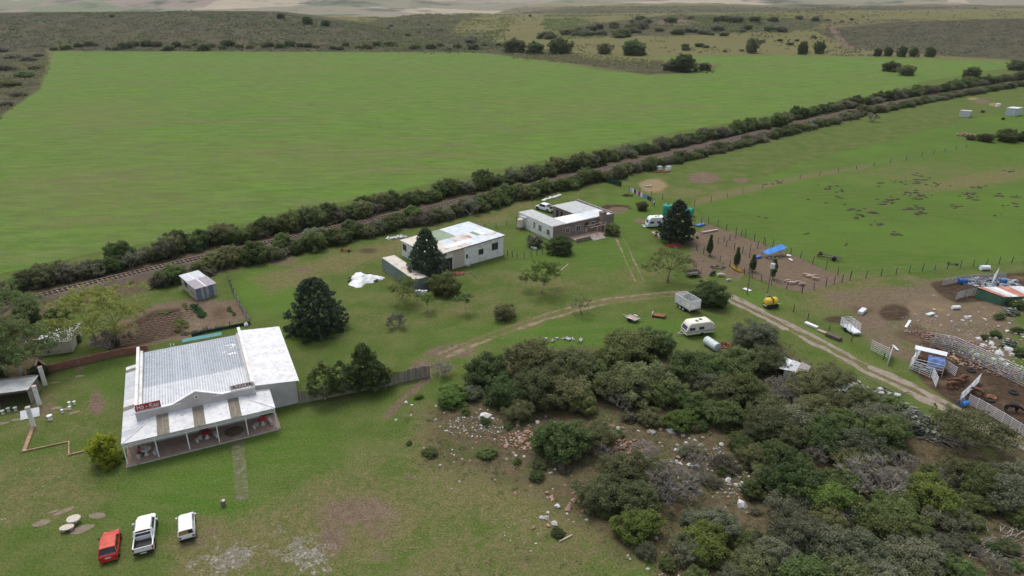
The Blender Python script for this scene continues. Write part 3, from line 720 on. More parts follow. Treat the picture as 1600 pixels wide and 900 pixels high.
for p in (((0, 0, Z0 + .03), (3.38, 3.34, Z0 + .03 + S * 3.36)), ((15.4, 0, Z0 + .03), (12.02, 3.34, Z0 + .03 + S * 3.36))): MB().tube(p, .05, 6).build('hip_cap', MATS['white_paint'], R)
posts = [.08, 3.05, 6.1, 9.12, 12.15, 15.3]
for x in posts:
    pst = MB().box((x, .22, 1.45), (.11, .11, 2.72)).build('veranda_post', MATS['white_paint'], R)
    MB().box((x, .22, .16), (.17, .17, .14)).build('post_base', MATS['concrete'], pst)
for y in (3.5, 7, 10.5, 14, 17.2): MB().box((.08, y, 1.45), (.11, .11, 2.72)).build('veranda_post', MATS['white_paint'], R)
def lattice(p0, p1, name):
    p0, p1 = Vector(p0), Vector(p1); L_ = (p1 - p0).length; d = (p1 - p0).normalized(); up = Vector((0, 0, 1)); hgt = .5; b = MB()
    b.bar(p0, p1, .05, .06).bar(p0 + up * hgt, p1 + up * hgt, .05, .08).bar(p0 + up * hgt * .5, p1 + up * hgt * .5, .03, .03)
    k = int(L_ / .21)
    for i in range(k):
        a, c = p0 + d * (L_ * i / k), p0 + d * (L_ * (i + 1) / k)
        for z0, z1 in ((0, .25), (.25, .5)): b.bar(a + up * z0, c + up * z1, .03, .05).bar(a + up * z1, c + up * z0, .03, .05)
    return b.build(name, MATS['white_paint'], R)
for a, c in zip(posts[:-1], posts[1:]): lattice((a + .06, .2, 2.36), (c - .06, .2, 2.36), 'lattice_fascia')
lattice((.08, .3, 2.36), (.08, 3.4, 2.36), 'lattice_fascia')
for x, s in [(posts[0], 1), (posts[-1], -1)]: MB().bar((x, .22, 2.0), (x + s * .42, .22, 2.42), .04).build('bracket', MATS['white_paint'], R)
for x in (2.6, 5.4, 9.8, 12.2): window(R, x, 3.42, 1.5, 1.2, 1.3)
MB().bx(7.2, 8.2, 3.37, 3.42, .1, 2.2).build('door', MATS['wood_grey'], R)
window(R, 13.84, 0, 0, .1, .1) if False else None
# signs
sg = thing('restaurant_sign', 'red board with white letters reading Hô - Kaai on the parapet', 'sign', rloc(2.83, 3.48, 4.34), RA)
MB().bx(-1.24, 1.24, -.03, .03, 0, .80).build('board', MATS['sign_red'], sg)
lt = link('lettering', text_mesh('Hô - Kaai', .66, MATS['sign_white']), sg); lt.location = (0, -.035, .43); lt.rotation_euler = (math.pi / 2, 0, 0); lt.scale = (.86, 1, 1)
MB().bar((-1.0, -.036, .08), (1.05, -.036, .10), .012, .03).build('underline', MATS['sign_white'], sg)
for x in (-1, 1): MB().bar((x, .05, 0), (x, .5, .02), .04).bar((x, .05, .6), (x, .5, .02), .03).build('stay', MATS['steel'], sg)
sg = thing('restaurant_sign', 'weathered red sign with big white capitals reading BOEREKOS on the parapet', 'sign', rloc(12.42, 3.5, 4.28), RA)
MB().bx(-1.2, 1.2, -.02, .02, .1, .66).build('board', M('sign_faded', (.24, .09, .09), (.34, .20, .19), 2.5, rough=.7), sg)
lt = link('lettering', text_mesh('BOEREKOS', .92, MATS['sign_white'], .02), sg); lt.location = (0, -.05, .42); lt.rotation_euler = (math.pi / 2, 0, 0); lt.scale = (.60, 1.0, 1)
for x in (-1, 1): MB().bar((x, .05, .5), (x, .5, .02), .03).build('stay', MATS['steel'], sg)
# veranda tables, stools and benches
def table(x, y, red, lb):
    t = thing('veranda_table', lb, 'table', rloc(x, y, .1), RA)
    MB().lathe([(.05, .70), (.52, .70), (.56, .73), (.52, .77), (.05, .775)], 20).build('table_top', MATS['table_red' if red else 'table_stone'], t)
    MB().lathe([(.30, 0), (.26, .06), (.12, .2), (.12, .5), (.2, .7)], 12).build('pedestal', MATS['table_stone'], t)
table(1.84, 1.35, False, 'grey round concrete table where the person sits on the veranda'); table(7.95, 1.75, True, 'red topped round table in the middle of the veranda, away from the stain'); table(13.9, 1.75, True, 'red topped round table at the veranda end beside the brown stain')
def bench(x, y, a, lb, w=.9, mat='table_stone'):
    t = thing('concrete_bench', lb, 'bench', rloc(x, y, .1), RA + a)
    MB().bx(-w / 2, w / 2, -.17, .17, .38, .45).build('seat', MATS[mat], t)
    for s in (-1, 1): MB().bx(s * w * .3 - .07, s * w * .3 + .07, -.13, .13, 0, .38).build('leg', MATS[mat], t)
bench(2.75, 1.2, 1.3, 'concrete bench beside the grey table opposite the person'); bench(7.1, 1.5, .9, 'concrete bench left standing beside the middle red table'); bench(8.85, 1.6, 1.9, 'concrete bench at the stain side of the middle red table')
bench(13.1, 1.4, .9, 'concrete bench between the stain and the last red table'); bench(14.75, 1.6, 1.7, 'pale sandy concrete bench at the open veranda end', 1.1, 'stone_pale'); bench(1.15, 1.25, 1.4, 'concrete bench the seated person uses')

# ---------------------------------------------------------------- white outbuilding with patched roof
BO = G(680, 428); BA = math.radians(37.9)
B_ = thing('white_outbuilding', 'white flat roofed outbuilding with patched rusty roof behind the conifer', 'building', (BO.x, BO.y, 0), BA)
bc = [(0, 0), (15.2, 0), (15.2, 11.7), (0, 11.7)]; bz = [3.4, 3.95, 3.55, 3.0]
b = MB(); b.add([(x, y, 0) for x, y in bc] + [(x, y, z) for (x, y), z in zip(bc, bz)], [(0, 1, 5, 4), (1, 2, 6, 5), (2, 3, 7, 6), (3, 0, 4, 7), (4, 5, 6, 7)]); b.build('wall', MATS['white_wall'], B_)
qb = quadfn((-.25, -.3, 3.50), (15.4, -.3, 4.06), (-.25, 11.9, 3.12), (15.4, 11.9, 3.68))
kinds = {}
for k in range(16):
    a0, a1 = k / 16, (k + 1) / 16
    for j, (t0, t1) in enumerate(((0, .15), (.13, .28), (.26, .52), (.5, 1.0))):
        a = (a0 + a1) / 2
        mt = 'roof_zinc'
        if j == 3: mt = 'roof_green' if .25 < a < .55 else ('roof_cream' if a < .25 else 'roof_zinc')
        elif j == 1: mt = 'roof_white' if .28 < a < .62 else ('roof_rust' if a < .28 or a > .8 else 'roof_zinc')
        elif j == 2: mt = ('roof_rust' if .42 < a < .68 else 'roof_green' if .72 < a < .80 else 'roof_white' if .80 < a < .87 else 'roof_cream' if a < .3 else 'roof_zinc')
        elif j == 0: mt = 'roof_rust' if a < .5 else 'roof_zinc'
        dz = Vector((0, 0, .012 * j))
        MB().corr(qb(a0, t0) - dz, qb(a1, t0) - dz, qb(a0, t1) - dz, qb(a1, t1) - dz, .245, .018, 4).build('roof_sheet', MATS[mt], B_)
MB().bar((-.25, -.32, 3.40), (15.4, -.32, 3.96), .04, .14).bar((15.42, -.3, 3.96), (15.42, 11.9, 3.58), .04, .14).build('barge_board', MATS['rust'], B_)
window(B_, 10.0, 0, 1.9, .95, .95, frame='wood_grey'); window(B_, 13.2, 0, 2.25, 1.35, 1.25, frame='wood_grey'); window(B_, 0, 10.6, 1.9, 1.3, 1.1, 'x-', frame='wood_grey')
MB().bx(3.9, 6.3, -.014, .01, .02, 3.42).build('bare_plaster', MATS['stone_pale'], B_)
dr_ = MB().bx(6.45, 7.25, -.05, .01, .05, 2.35).build('door', MATS['white_paint'], B_); MB().bx(6.62, 7.08, -.065, -.05, 1.35, 2.15).build('pane', MATS['glass_grey'], dr_)
MB().bx(6.4, 7.3, -.6, -.02, 0, .16).build('door_step', MATS['concrete'], B_)
dr_ = MB().bx(1.7, 3.7, -.03, .01, 0, 2.3).build('garage_door', MATS['glass_dark'], B_)
for x in (1.7, 2.35, 3.0, 3.6): MB().bx(x, x + .1, -.06, -.03, 0, 1.3).build('door_leaf_board', MATS['wood_pale'], dr_)

# ---------------------------------------------------------------- brown house around a yard
HO = G(864, 377); HA = math.radians(33.7)
Hs = thing('brown_house', 'brown walled farmhouse with chimney, one pale side wall and patched grey roof', 'building', (HO.x, HO.y, 0), HA)
def wing(x0, x1, y0, y1, z, mat): MB().bx(x0, x1, y0, y1, 0, z).build('wall', MATS[mat], Hs)
wing(0, 3.6, .02, 12.2, 2.86, 'house_brown'); wing(3.6, 15.6, .02, 4.7, 2.85, 'house_brown'); wing(9.1, 15.6, 4.7, 12.2, 2.84, 'house_brown')
MB().bx(-.05, 0, 0, 12.22, 0, 3.02).build('side_wall_render', MATS['white_wall'], Hs)
MB().bx(-.05, 15.65, -.22, .02, 0, 3.1).build('front_wall', MATS['house_brown'], Hs); MB().bx(15.6, 15.8, -.22, 12.2, 0, 3.2).build('end_wall', MATS['house_brown'], Hs)
b = MB(); b.bx(-.08, 15.7, -.3, .05, 3.1, 3.16); b.build('coping', MATS['house_brown'], Hs)
for k in range(22): MB().box((15.72, .6 + k * .53, 3.24), (.3, .32, .16), rnd.uniform(-.3, .3)).build('coping_stone', MATS['rock_grey'], Hs)
def hroof(x0, x1, y0, y1, z0, z1, n, mat, axis='y'):
    for k in range(n):
        a, c = x0 + (x1 - x0) * k / n, x0 + (x1 - x0) * (k + 1) / n
        MB().corr((a, y0, z0), (c, y0, z0), (a, y1, z1), (c, y1, z1), .25, .018, 4).build('roof_sheet', MATS[mat], Hs)
hroof(-.1, 3.55, .05, 12.35, 3.04, 2.94, 4, 'roof_fibre'); hroof(3.55, 9.1, .05, 4.85, 3.03, 2.93, 6, 'roof_white'); hroof(9.1, 11.2, .05, 4.9, 3.04, 2.94, 2, 'roof_zinc'); hroof(11.2, 15.55, .05, 4.9, 3.04, 2.97, 4, 'roof_light'); hroof(8.9, 15.55, 4.85, 12.35, 2.99, 2.90, 7, 'roof_fibre')
ch = MB().bx(11.2, 12.8, -1.75, -.23, 0, 2.0).build('chimney', MATS['house_brown'], Hs)
b = MB(); b.loft([[(x, y, z) for x, y in ((12 - w, -.98 - d), (12 + w, -.98 - d), (12 + w, -.98 + d), (12 - w, -.98 + d))] for w, d, z in ((.8, .76, 2.0), (.55, .52, 2.35), (.55, .52, 4.1), (.62, .6, 4.12), (.62, .6, 4.35))]); b.build('chimney_shaft', MATS['house_brown'], ch)
MB().box((12, -.98, 4.38), (.9, .86, .05)).build('chimney_cap', MATS['rust'], ch)
for x, w, z, h in ((3.4, .8, 1.75, .9), (6.2, 1.1, 1.7, 1.0), (10.1, 1.0, 2.0, .7)): window(Hs, x, -.22, z, w, h)
dr_ = MB().bx(7.9, 8.8, -.25, -.2, .35, 2.5).build('door', MATS['glass_dark'], Hs); MB().bx(8.0, 8.7, -.27, -.25, .4, 1.4).build('door_leaf', MATS['wood_pale'], dr_)
for y, w, h, z in ((1.6, 1.0, 1.1, 1.5), (4.4, 1.0, 1.2, 1.6), (6.4, .6, 1.2, 1.7)): window(Hs, -.05, y, z, w, h, 'x-', 'glass_grey')
MB().bx(-.5, -.05, 9.2, 11.2, 2.45, 2.5).build('awning', MATS['roof_light'], Hs)
for y in (8.7, 10.2): MB().bx(9.07, 9.1, y, y + .8, .3, 2.3).build('yard_door', MATS['glass_dark'], Hs)
MB().bx(3.5, 12.9, -3.2, -.22, 0, .35).build('stoep', MATS['floor_cement'], Hs)
for k in range(3): MB().bx(7.0, 10.2, -3.2 - .4 * (k + 1), -3.2 - .4 * k, 0, .3 - .09 * k).build('step', MATS['concrete'], Hs)
for x in (8.9, 10.9): MB().bx(x, x + .12, -3.0, -2.88, .35, 2.3).build('pergola_post', MATS['wood_pale'], Hs)
for y in (-2.94, -1.6): MB().bar((7.0, y, 2.35), (11.4, y, 2.35), .07).build('pergola_beam', MATS['wood_pale'], Hs)
MB().bx(3.4, 7.0, -3.35, -3.2, 0, .75).build('stoep_wall', MATS['house_brown'], Hs)
p = Hs.matrix_basis if False else None
def hloc(x, y, z=0.0):
    c, s = math.cos(HA), math.sin(HA); return (HO.x + x * c - y * s, HO.y + x * s + y * c, z)
wt = thing('water_tank', 'rust streaked white water tank on a stand against the pale house wall', 'tank', hloc(-1.0, 10.1), HA)
MB().lathe([(.62, .45), (.65, .5), (.65, 2.05), (.6, 2.15), (.25, 2.3)], 18).build('tank_body', MATS['roof_cream'], wt); MB().bx(-.7, .7, -.7, .7, 0, .45).build('stand', MATS['wood_grey'], wt)

# ---------------------------------------------------------------- sheds
def corr_wall(b, p0, p1, z0, z1, pitch=.2, amp=.02):
    p0, p1 = Vector((*p0, 0)), Vector((*p1, 0)); z = Vector((0, 0, 1)); return b.corr(p0 + z * z0, p1 + z * z0, p0 + z * z1, p1 + z * z1, pitch, amp, 4)
gs = G(309, 470); GA = math.radians(46.15)
gsh = thing('garden_shed', 'small tin garden shed in two steps with blue and cream front', 'shed', (gs.x, gs.y, 0), GA)
cols = ['blue_sheet', 'blue_sheet', 'cream_sheet', 'blue_sheet', 'cream_sheet', 'blue_sheet', 'blue_sheet', 'cream_sheet']
M('blue_sheet', (.15, .21, .29), (.20, .26, .34), 2, rough=.6); M('cream_sheet', (.48, .45, .38), (.38, .35, .30), 2, rough=.7, c3=(.25, .2, .15))
M('roof_lilac', (.36, .33, .36), (.30, .28, .31), 2, rough=.6)
for k in range(8): corr_wall(MB(), (.4 * k, 0), (.4 * (k + 1), 0), 0, 2.1, .13).build('wall_sheet', MATS[cols[k]], gsh)
corr_wall(MB(), (0, 3.3), (0, 0), 0, 2.2, .2).build('wall_sheet', MATS['cream_sheet'], gsh); corr_wall(MB(), (3.2, 0), (3.2, 3.3), 0, 2.2, .2).build('wall_sheet', MATS['blue_sheet'], gsh)
corr_wall(MB(), (.3, 6.5), (.3, 3.3), 0, 2.3, .2).build('wall_sheet', MATS['cream_sheet'], gsh); corr_wall(MB(), (3.2, 3.3), (3.2, 6.5), 0, 2.2, .2).build('wall_sheet', MATS['roof_zinc'], gsh); corr_wall(MB(), (3.2, 6.5), (.3, 6.5), 0, 2.2, .2).build('wall_sheet', MATS['roof_zinc'], gsh)
for x0, x1, mt in ((-.15, 1.55, 'roof_lilac'), (1.55, 1.75, 'roof_white'), (1.75, 3.4, 'roof_lilac')): MB().corr((x0, -.2, 2.12), (x1, -.2, 2.12), (x0, 3.4, 2.38), (x1, 3.4, 2.38), .2).build('roof_sheet', MATS[mt], gsh)
for x0, x1, mt in ((.1, 1.4, 'roof_light'), (1.4, 1.65, 'roof_white'), (1.65, 3.4, 'roof_light')): MB().corr((x0, 3.3, 2.22), (x1, 3.3, 2.22), (x0, 6.7, 2.5), (x1, 6.7, 2.5), .2).build('roof_sheet', MATS[mt], gsh)
MB().bx(.26, .3, 4.2, 5.1, 1.0, 1.9).build('window', MATS['glass_dark'], gsh)
# shipping container
c0, c1 = G(597, 403, 2.35), G(652, 441, 2.35); cl = min(12.4, (c1 - c0).length); ca = heading(c0, c1)
cn = thing('shipping_container', 'long green grey container with pale rusty roof beside the broad conifer', 'container', (c0.x, c0.y, 0), ca)
b = MB(); corr_wall(b, (0, 0), (cl, 0), .1, 2.3, .3, .03); b.build('side_wall', MATS['container_green'], cn)
b = MB(); corr_wall(b, (cl, 2.45), (0, 2.45), .1, 2.3, .3, .03); b.build('side_wall', MATS['container_green'], cn)
b = MB(); corr_wall(b, (cl, 0), (cl, 2.45), .1, 2.3, .3, .02); b.build('end_wall', MATS['container_green'], cn); b = MB(); corr_wall(b, (0, 2.45), (0, 0), .1, 2.3, .3, .02); b.build('end_wall', MATS['container_green'], cn)
b = MB(); b.bar((0, 0, .06), (cl, 0, .06), .1, .12).bar((0, 2.45, .06), (cl, 2.45, .06), .1, .12).bar((0, 0, 2.33), (cl, 0, 2.33), .1, .1).bar((0, 2.45, 2.33), (cl, 2.45, 2.33), .1, .1)
for x in (0, cl):
    for y in (0, 2.45): b.bx(x - .06, x + .06, y - .06, y + .06, 0, 2.36)
b.build('frame', MATS['container_green'], cn)
for k in range(10): MB().corr((cl * k / 10, 0, 2.37), (cl * (k + 1) / 10, 0, 2.37), (cl * k / 10, 2.45, 2.37), (cl * (k + 1) / 10, 2.45, 2.37), .3, .015).build('roof_sheet', MATS['roof_cream'], cn)
# far sheds on the pasture
def hut(px, py, w, d, h, a, lb, wall, roof):
    g = G(px, py); t = thing('pasture_shed', lb, 'shed', (g.x, g.y, 0), a)
    corr_wall(MB(), (0, 0), (w, 0), 0, h, .3).build('wall_sheet', MATS[wall], t); corr_wall(MB(), (w, 0), (w, d), 0, h, .3).build('wall_sheet', MATS[wall], t); corr_wall(MB(), (0, d), (0, 0), 0, h, .3).build('wall_sheet', MATS[wall], t); corr_wall(MB(), (w, d), (0, d), 0, h * .92, .3).build('wall_sheet', MATS[wall], t)
    n_ = max(2, int(w / 1.4))
    for k in range(n_): MB().corr((-.15 + (w + .3) * k / n_, -.2, h + .05), (-.15 + (w + .3) * (k + 1) / n_, -.2, h + .05), (-.15 + (w + .3) * k / n_, d + .2, h * .95 + .03), (-.15 + (w + .3) * (k + 1) / n_, d + .2, h * .95 + .03), .3).build('roof_sheet', MATS[roof[k % len(roof)]], t)
hut(1513, 183.5, 3.0, 3.4, 2.3, .75, 'small grey tin shed with brownish roof on the far pasture', 'roof_light', ['roof_lilac', 'roof_rust'])
hut(1585, 182, 6.0, 3.6, 3.0, .62, 'larger grey tin shed with pale roof on the far pasture', 'roof_zinc', ['roof_light', 'roof_white', 'roof_light'])
# green shed with rusty roof at the stock yard
gp = G(1563, 477); gr_ = thing('green_shed', 'low green tin shed with red rusty roof at the stock pens', 'shed', (gp.x, gp.y, 0), math.radians(3))
corr_wall(MB(), (0, 0), (7.5, .2), 0, 1.5, .3).build('front_wall', MATS['shed_green'], gr_); corr_wall(MB(), (-2.2, 3.0), (0, 0), 0, 1.6, .3).build('side_wall', MATS['shed_green'], gr_); corr_wall(MB(), (7.5, 3.2), (-2.2, 3.0), 0, 1.8, .3).build('rear_wall', MATS['shed_green'], gr_)
for k in range(9):
    a, c = k / 9, (k + 1) / 9; f0 = lambda t: (-.1 + 7.7 * t, -.15, 1.53); f1 = lambda t: (-2.3 + 9.9 * t, 3.2, 1.85)
    MB().corr(f0(a), f0(c), f1(a), f1(c), .28).build('roof_sheet', MATS[['roof_redrust', 'roof_light', 'roof_white', 'roof_redrust'][k % 4] if 'roof_redrust' in MATS else M('roof_redrust', (.42, .17, .12), (.50, .30, .24), .8, rough=.8, var=.1) and 'roof_redrust'], gr_)
# dark open shed and pale hut at the left side of the yard
ds = G(0, 648); dk = thing('open_shed', 'dark open fronted shed with pale tin roof and plank end wall', 'shed', (ds.x - 4.0, ds.y + .4, 0), math.radians(16))
MB().bx(0, 6.6, 3.3, 3.45, 0, 2.2).build('rear_wall', MATS['wood_grey'], dk)
for k in range(13): MB().box((6.55, .15 + k * .26, 1.0), (.04, .25, 2.05)).build('plank', MATS['lath'], dk)
for k in range(6): MB().corr((-.2 + k * 1.17, -.3, 2.2), (-.2 + (k + 1) * 1.17, -.3, 2.2), (-.2 + k * 1.17, 3.5, 2.05), (-.2 + (k + 1) * 1.17, 3.5, 2.05), .2).build('roof_sheet', MATS['roof_fibre'], dk)
for x in (.1, 3.3): MB().bx(x, x + .1, -.05, .05, 0, 2.2).build('post', MATS['wood_grey'], dk)
ps = G(60, 557); pl = thing('pale_hut', 'pale plastered hut with a slatted parapet behind the low brick wall', 'shed', (ps.x, ps.y, 0), math.radians(18))
MB().bx(0, 4.2, 0, 5.5, 0, 1.7).build('wall', MATS['stone_pale'], pl); MB().bx(-.1, 4.3, .3, 5.6, 1.7, 1.76).build('roof', MATS['roof_fibre'], pl)
for k in range(17): MB().box((.05 + k * .256, .06, 2.15), (.13, .05, .85)).build('slat', MATS['white_wall'], pl)
for z in (1.9, 2.45): MB().bar((0, .1, z), (4.2, .1, z), .04, .07).build('rail', MATS['white_wall'], pl)
# collapsed tin lean-to inside the thicket
lt_ = G(1228, 585); lo = thing('ruined_shed', 'collapsed tin shed with twisted roof sheets at the edge of the thicket', 'shed', (lt_.x, lt_.y, 0), math.radians(-38))
for k in range(6): MB().corr((-4 + k * 1.1, -1.2, 1.2 + .15 * (k % 3)), (-4 + (k + 1) * 1.1, -1.2, 1.3), (-4.2 + k * 1.1, 1.3, 1.7 + .1 * (k % 2)), (-4 + (k + 1) * 1.1, 1.2, 1.6), .2).build('roof_sheet', MATS[['roof_white', 'roof_light', 'twig_grey'][k % 3]], lo)
for k in range(5): MB().bar((-3.5 + k * 1.5, 1.5, 0), (-3.5 + k * 1.5, 1.5, 2.0), .09).build('post', MATS['wood_grey'], lo)
for k in range(3): MB().bar((-3.6, 1.55, .6 + .5 * k), (2.8, 1.6, .7 + .5 * k), .06).build('rail', MATS['wood_grey'], lo)
corr_wall(MB(), (0, -1.3), (2.8, -1.25), 0, 1.2, .2).build('wall_sheet', MATS['roof_light'], lo)

# ---------------------------------------------------------------- brick garden wall, gate pillars, kerbs
def brick_wall(name, label, px, h, th=.24, bl=.42, bh=.17, lim=300, cat='wall', mat='brick'):
    P = [G(*p) for p in px]; t = thing(name, label, cat, P[0]); t.rotation_euler = (0, 0, 0); n_ = 0
    core = MB(); meB = MB().box((0, 0, 0), (bl - .025, th, bh - .025)).mesh('brick', MATS[mat]); rest = MB()
    for a, c in zip(P[:-1], P[1:]):
        L_ = (c - a).length; d = (c - a) / L_; ang = math.atan2(d.y, d.x); m_ = (a + c) / 2 - P[0]
        core.box((m_.x, m_.y, h / 2 - .01), (L_, th - .03, h - .02), ang)
        for r_ in range(int(round(h / bh))):
            for k in range(int(L_ / bl + .5)):
                s = (k + .5 + (.25 if r_ % 2 else -.1)) * bl
                if s > L_: continue
                q = a + d * s - P[0]; z = (r_ + .5) * bh + rnd.uniform(-.006, .006)
                if n_ < lim: o = link('brick', meB, t); o.location = (q.x, q.y, z); o.rotation_euler = (0, 0, ang + rnd.uniform(-.02, .02)); n_ += 1
                else: rest.box((q.x, q.y, z), (bl - .025, th, bh - .025), ang)
    core.build('mortar_core', MATS['brick_mortar'], t)
    if rest.v: rest.build('brick', MATS[mat], t, kind='stuff')
    return t
brick_wall('brick_wall', 'low red brick garden wall between the lawn and the vegetable garden', [(232, 549), (185, 556), (123, 570), (75, 582)], 1.0)
brick_wall('brick_wall', 'short red brick return wall beside the first gate pillar', [(75, 582), (62, 573), (58, 588)], 1.2)
M('kerb_brick', (.36, .23, .15), (.28, .18, .12), 4, rough=.95, bump=.4, c3=(.2, .18, .1), var=.15)
brick_wall('brick_kerb', 'sunken brick kerb running from the last pillar', [(52, 668), (38, 706)], .17, .4, mat='kerb_brick')
brick_wall('brick_kerb', 'low brick edging with a corner on the lawn near the golden bush', [(38, 706), (108, 691), (108, 712), (142, 703)], .17, .14, mat='kerb_brick')
for i, (px, py, tz, lb) in enumerate([(71, 602, 2.6, 'tall white gate pillar next to the brick wall'), (62, 633, 2.6, 'middle white gate pillar beside the plank wall of the open shed'), (53, 667, 2.6, 'white gate pillar at the end of the brick kerb')]):
    g = G(px, py); t = thing('gate_pillar', lb, 'pillar', (g.x, g.y, 0), math.radians(25))
    MB().bx(-.2, .2, -.2, .2, 0, tz).build('shaft', MATS['white_wall'], t); MB().loft([[(x * w, y * w, z) for x, y in ((-1, -1), (1, -1), (1, 1), (-1, 1))] for w, z in ((.24, tz), (.24, tz + .08), (.12, tz + .16))]).build('cap', MATS['stone_pale'], t)
# lath fence
LF = [G(468, 631), G(540, 616), G(606, 603), G(640, 595), G(672, 588)]
lf = thing('lath_fence', 'tall weathered wooden lath fence running from the restaurant to the thicket', 'fence', LF[0])
lme = [MB().box((0, 0, h / 2), (.125, .05, h)).mesh('lath', MATS['lath']) for h in (1.62, 1.72, 1.8)]
for a, c in zip(LF[:-1], LF[1:]):
    L_ = (c - a).length; n_ = int(L_ / .14)
    for k in range(n_):
        q = a.lerp(c, (k + .5) / n_) - LF[0]; o = link('lath', lme[rnd.randrange(3)], lf); o.location = q; o.rotation_euler = (rnd.uniform(-.03, .03), rnd.uniform(-.035, .035), heading(a, c) + rnd.uniform(-.1, .1))
    d = (c - a).normalized(); nn = Vector((-d.y, d.x, 0)) * .06
    for z in (.4, 1.35): MB().bar(a - LF[0] + nn + Vector((0, 0, z)), c - LF[0] + nn + Vector((0, 0, z)), .05, .08).build('rail', MATS['wood_grey'], lf)
# ================================================================ VEHICLES
def wheel(parent, x, y, r=.31, w=.2, rimmat='rim'):
    s = 1 if x > 0 else -1
    b = MB(); b.M = Matrix.Translation((x, y, r)) @ Matrix.Rotation(math.pi / 2, 4, 'Y')
    b.lathe([(r * .55, -w / 2), (r * .92, -w / 2), (r, -w * .3), (r, w * .3), (r * .92, w / 2), (r * .55, w / 2)], 18)
    wh = b.build('wheel', MATS['tyre'], parent)
    b = MB(); b.M = Matrix.Translation((x + s * w * .05, y, r)) @ Matrix.Rotation(math.pi / 2, 4, 'Y')
    b.lathe([(r * .15, -w * .46), (r * .56, -w * .44), (r * .56, w * .44), (r * .15, w * .46)], 14).build('rim', MATS[rimmat], wh)
def car_body(parent, st, mat, name='body'):
    """st: (y, half width, z bottom, z shoulder, z top) along the car"""
    secs = []
    for y, w, zb, zs, zt in st:
        h = [(0, zt), (w * .55, zt), (w * .84, zt - .015), (w * .95, (zs + zt) / 2 + .01), (w, zs), (w * .99, (zs + zb) / 2), (w * .93, zb + .02), (w * .8, zb)]
        secs.append([(x, y, z) for x, z in h] + [(-x, y, z) for x, z in reversed(h[1:])] + [])
    return MB().loft(secs).build(name, MATS[mat], parent, smooth=False)
def bevelled(o, w=.04):
    m = o.modifiers.new('bevel', 'BEVEL'); m.width = w; m.segments = 2; m.limit_method = 'ANGLE'; m.angle_limit = math.radians(25); return o
def cabin(parent, st, paint, glass='glass_dark', roof_from=0, roof_to=None, pillars=True):
    """st: (y, half width at belt, z belt, half width at roof, z roof): dark glass house with painted roof skin and pillars"""
    secs = [[(wb, y, zb), (wr, y, zr_), (-wr, y, zr_), (-wb, y, zb)] for y, wb, zb, wr, zr_ in st]
    return MB().loft(secs).build('glasshouse', MATS[glass], parent)
def panel_strip(pts, w, t=.03):
    b = MB()
    for a, c in zip(pts[:-1], pts[1:]): b.bar(a, c, w, t)
    return b
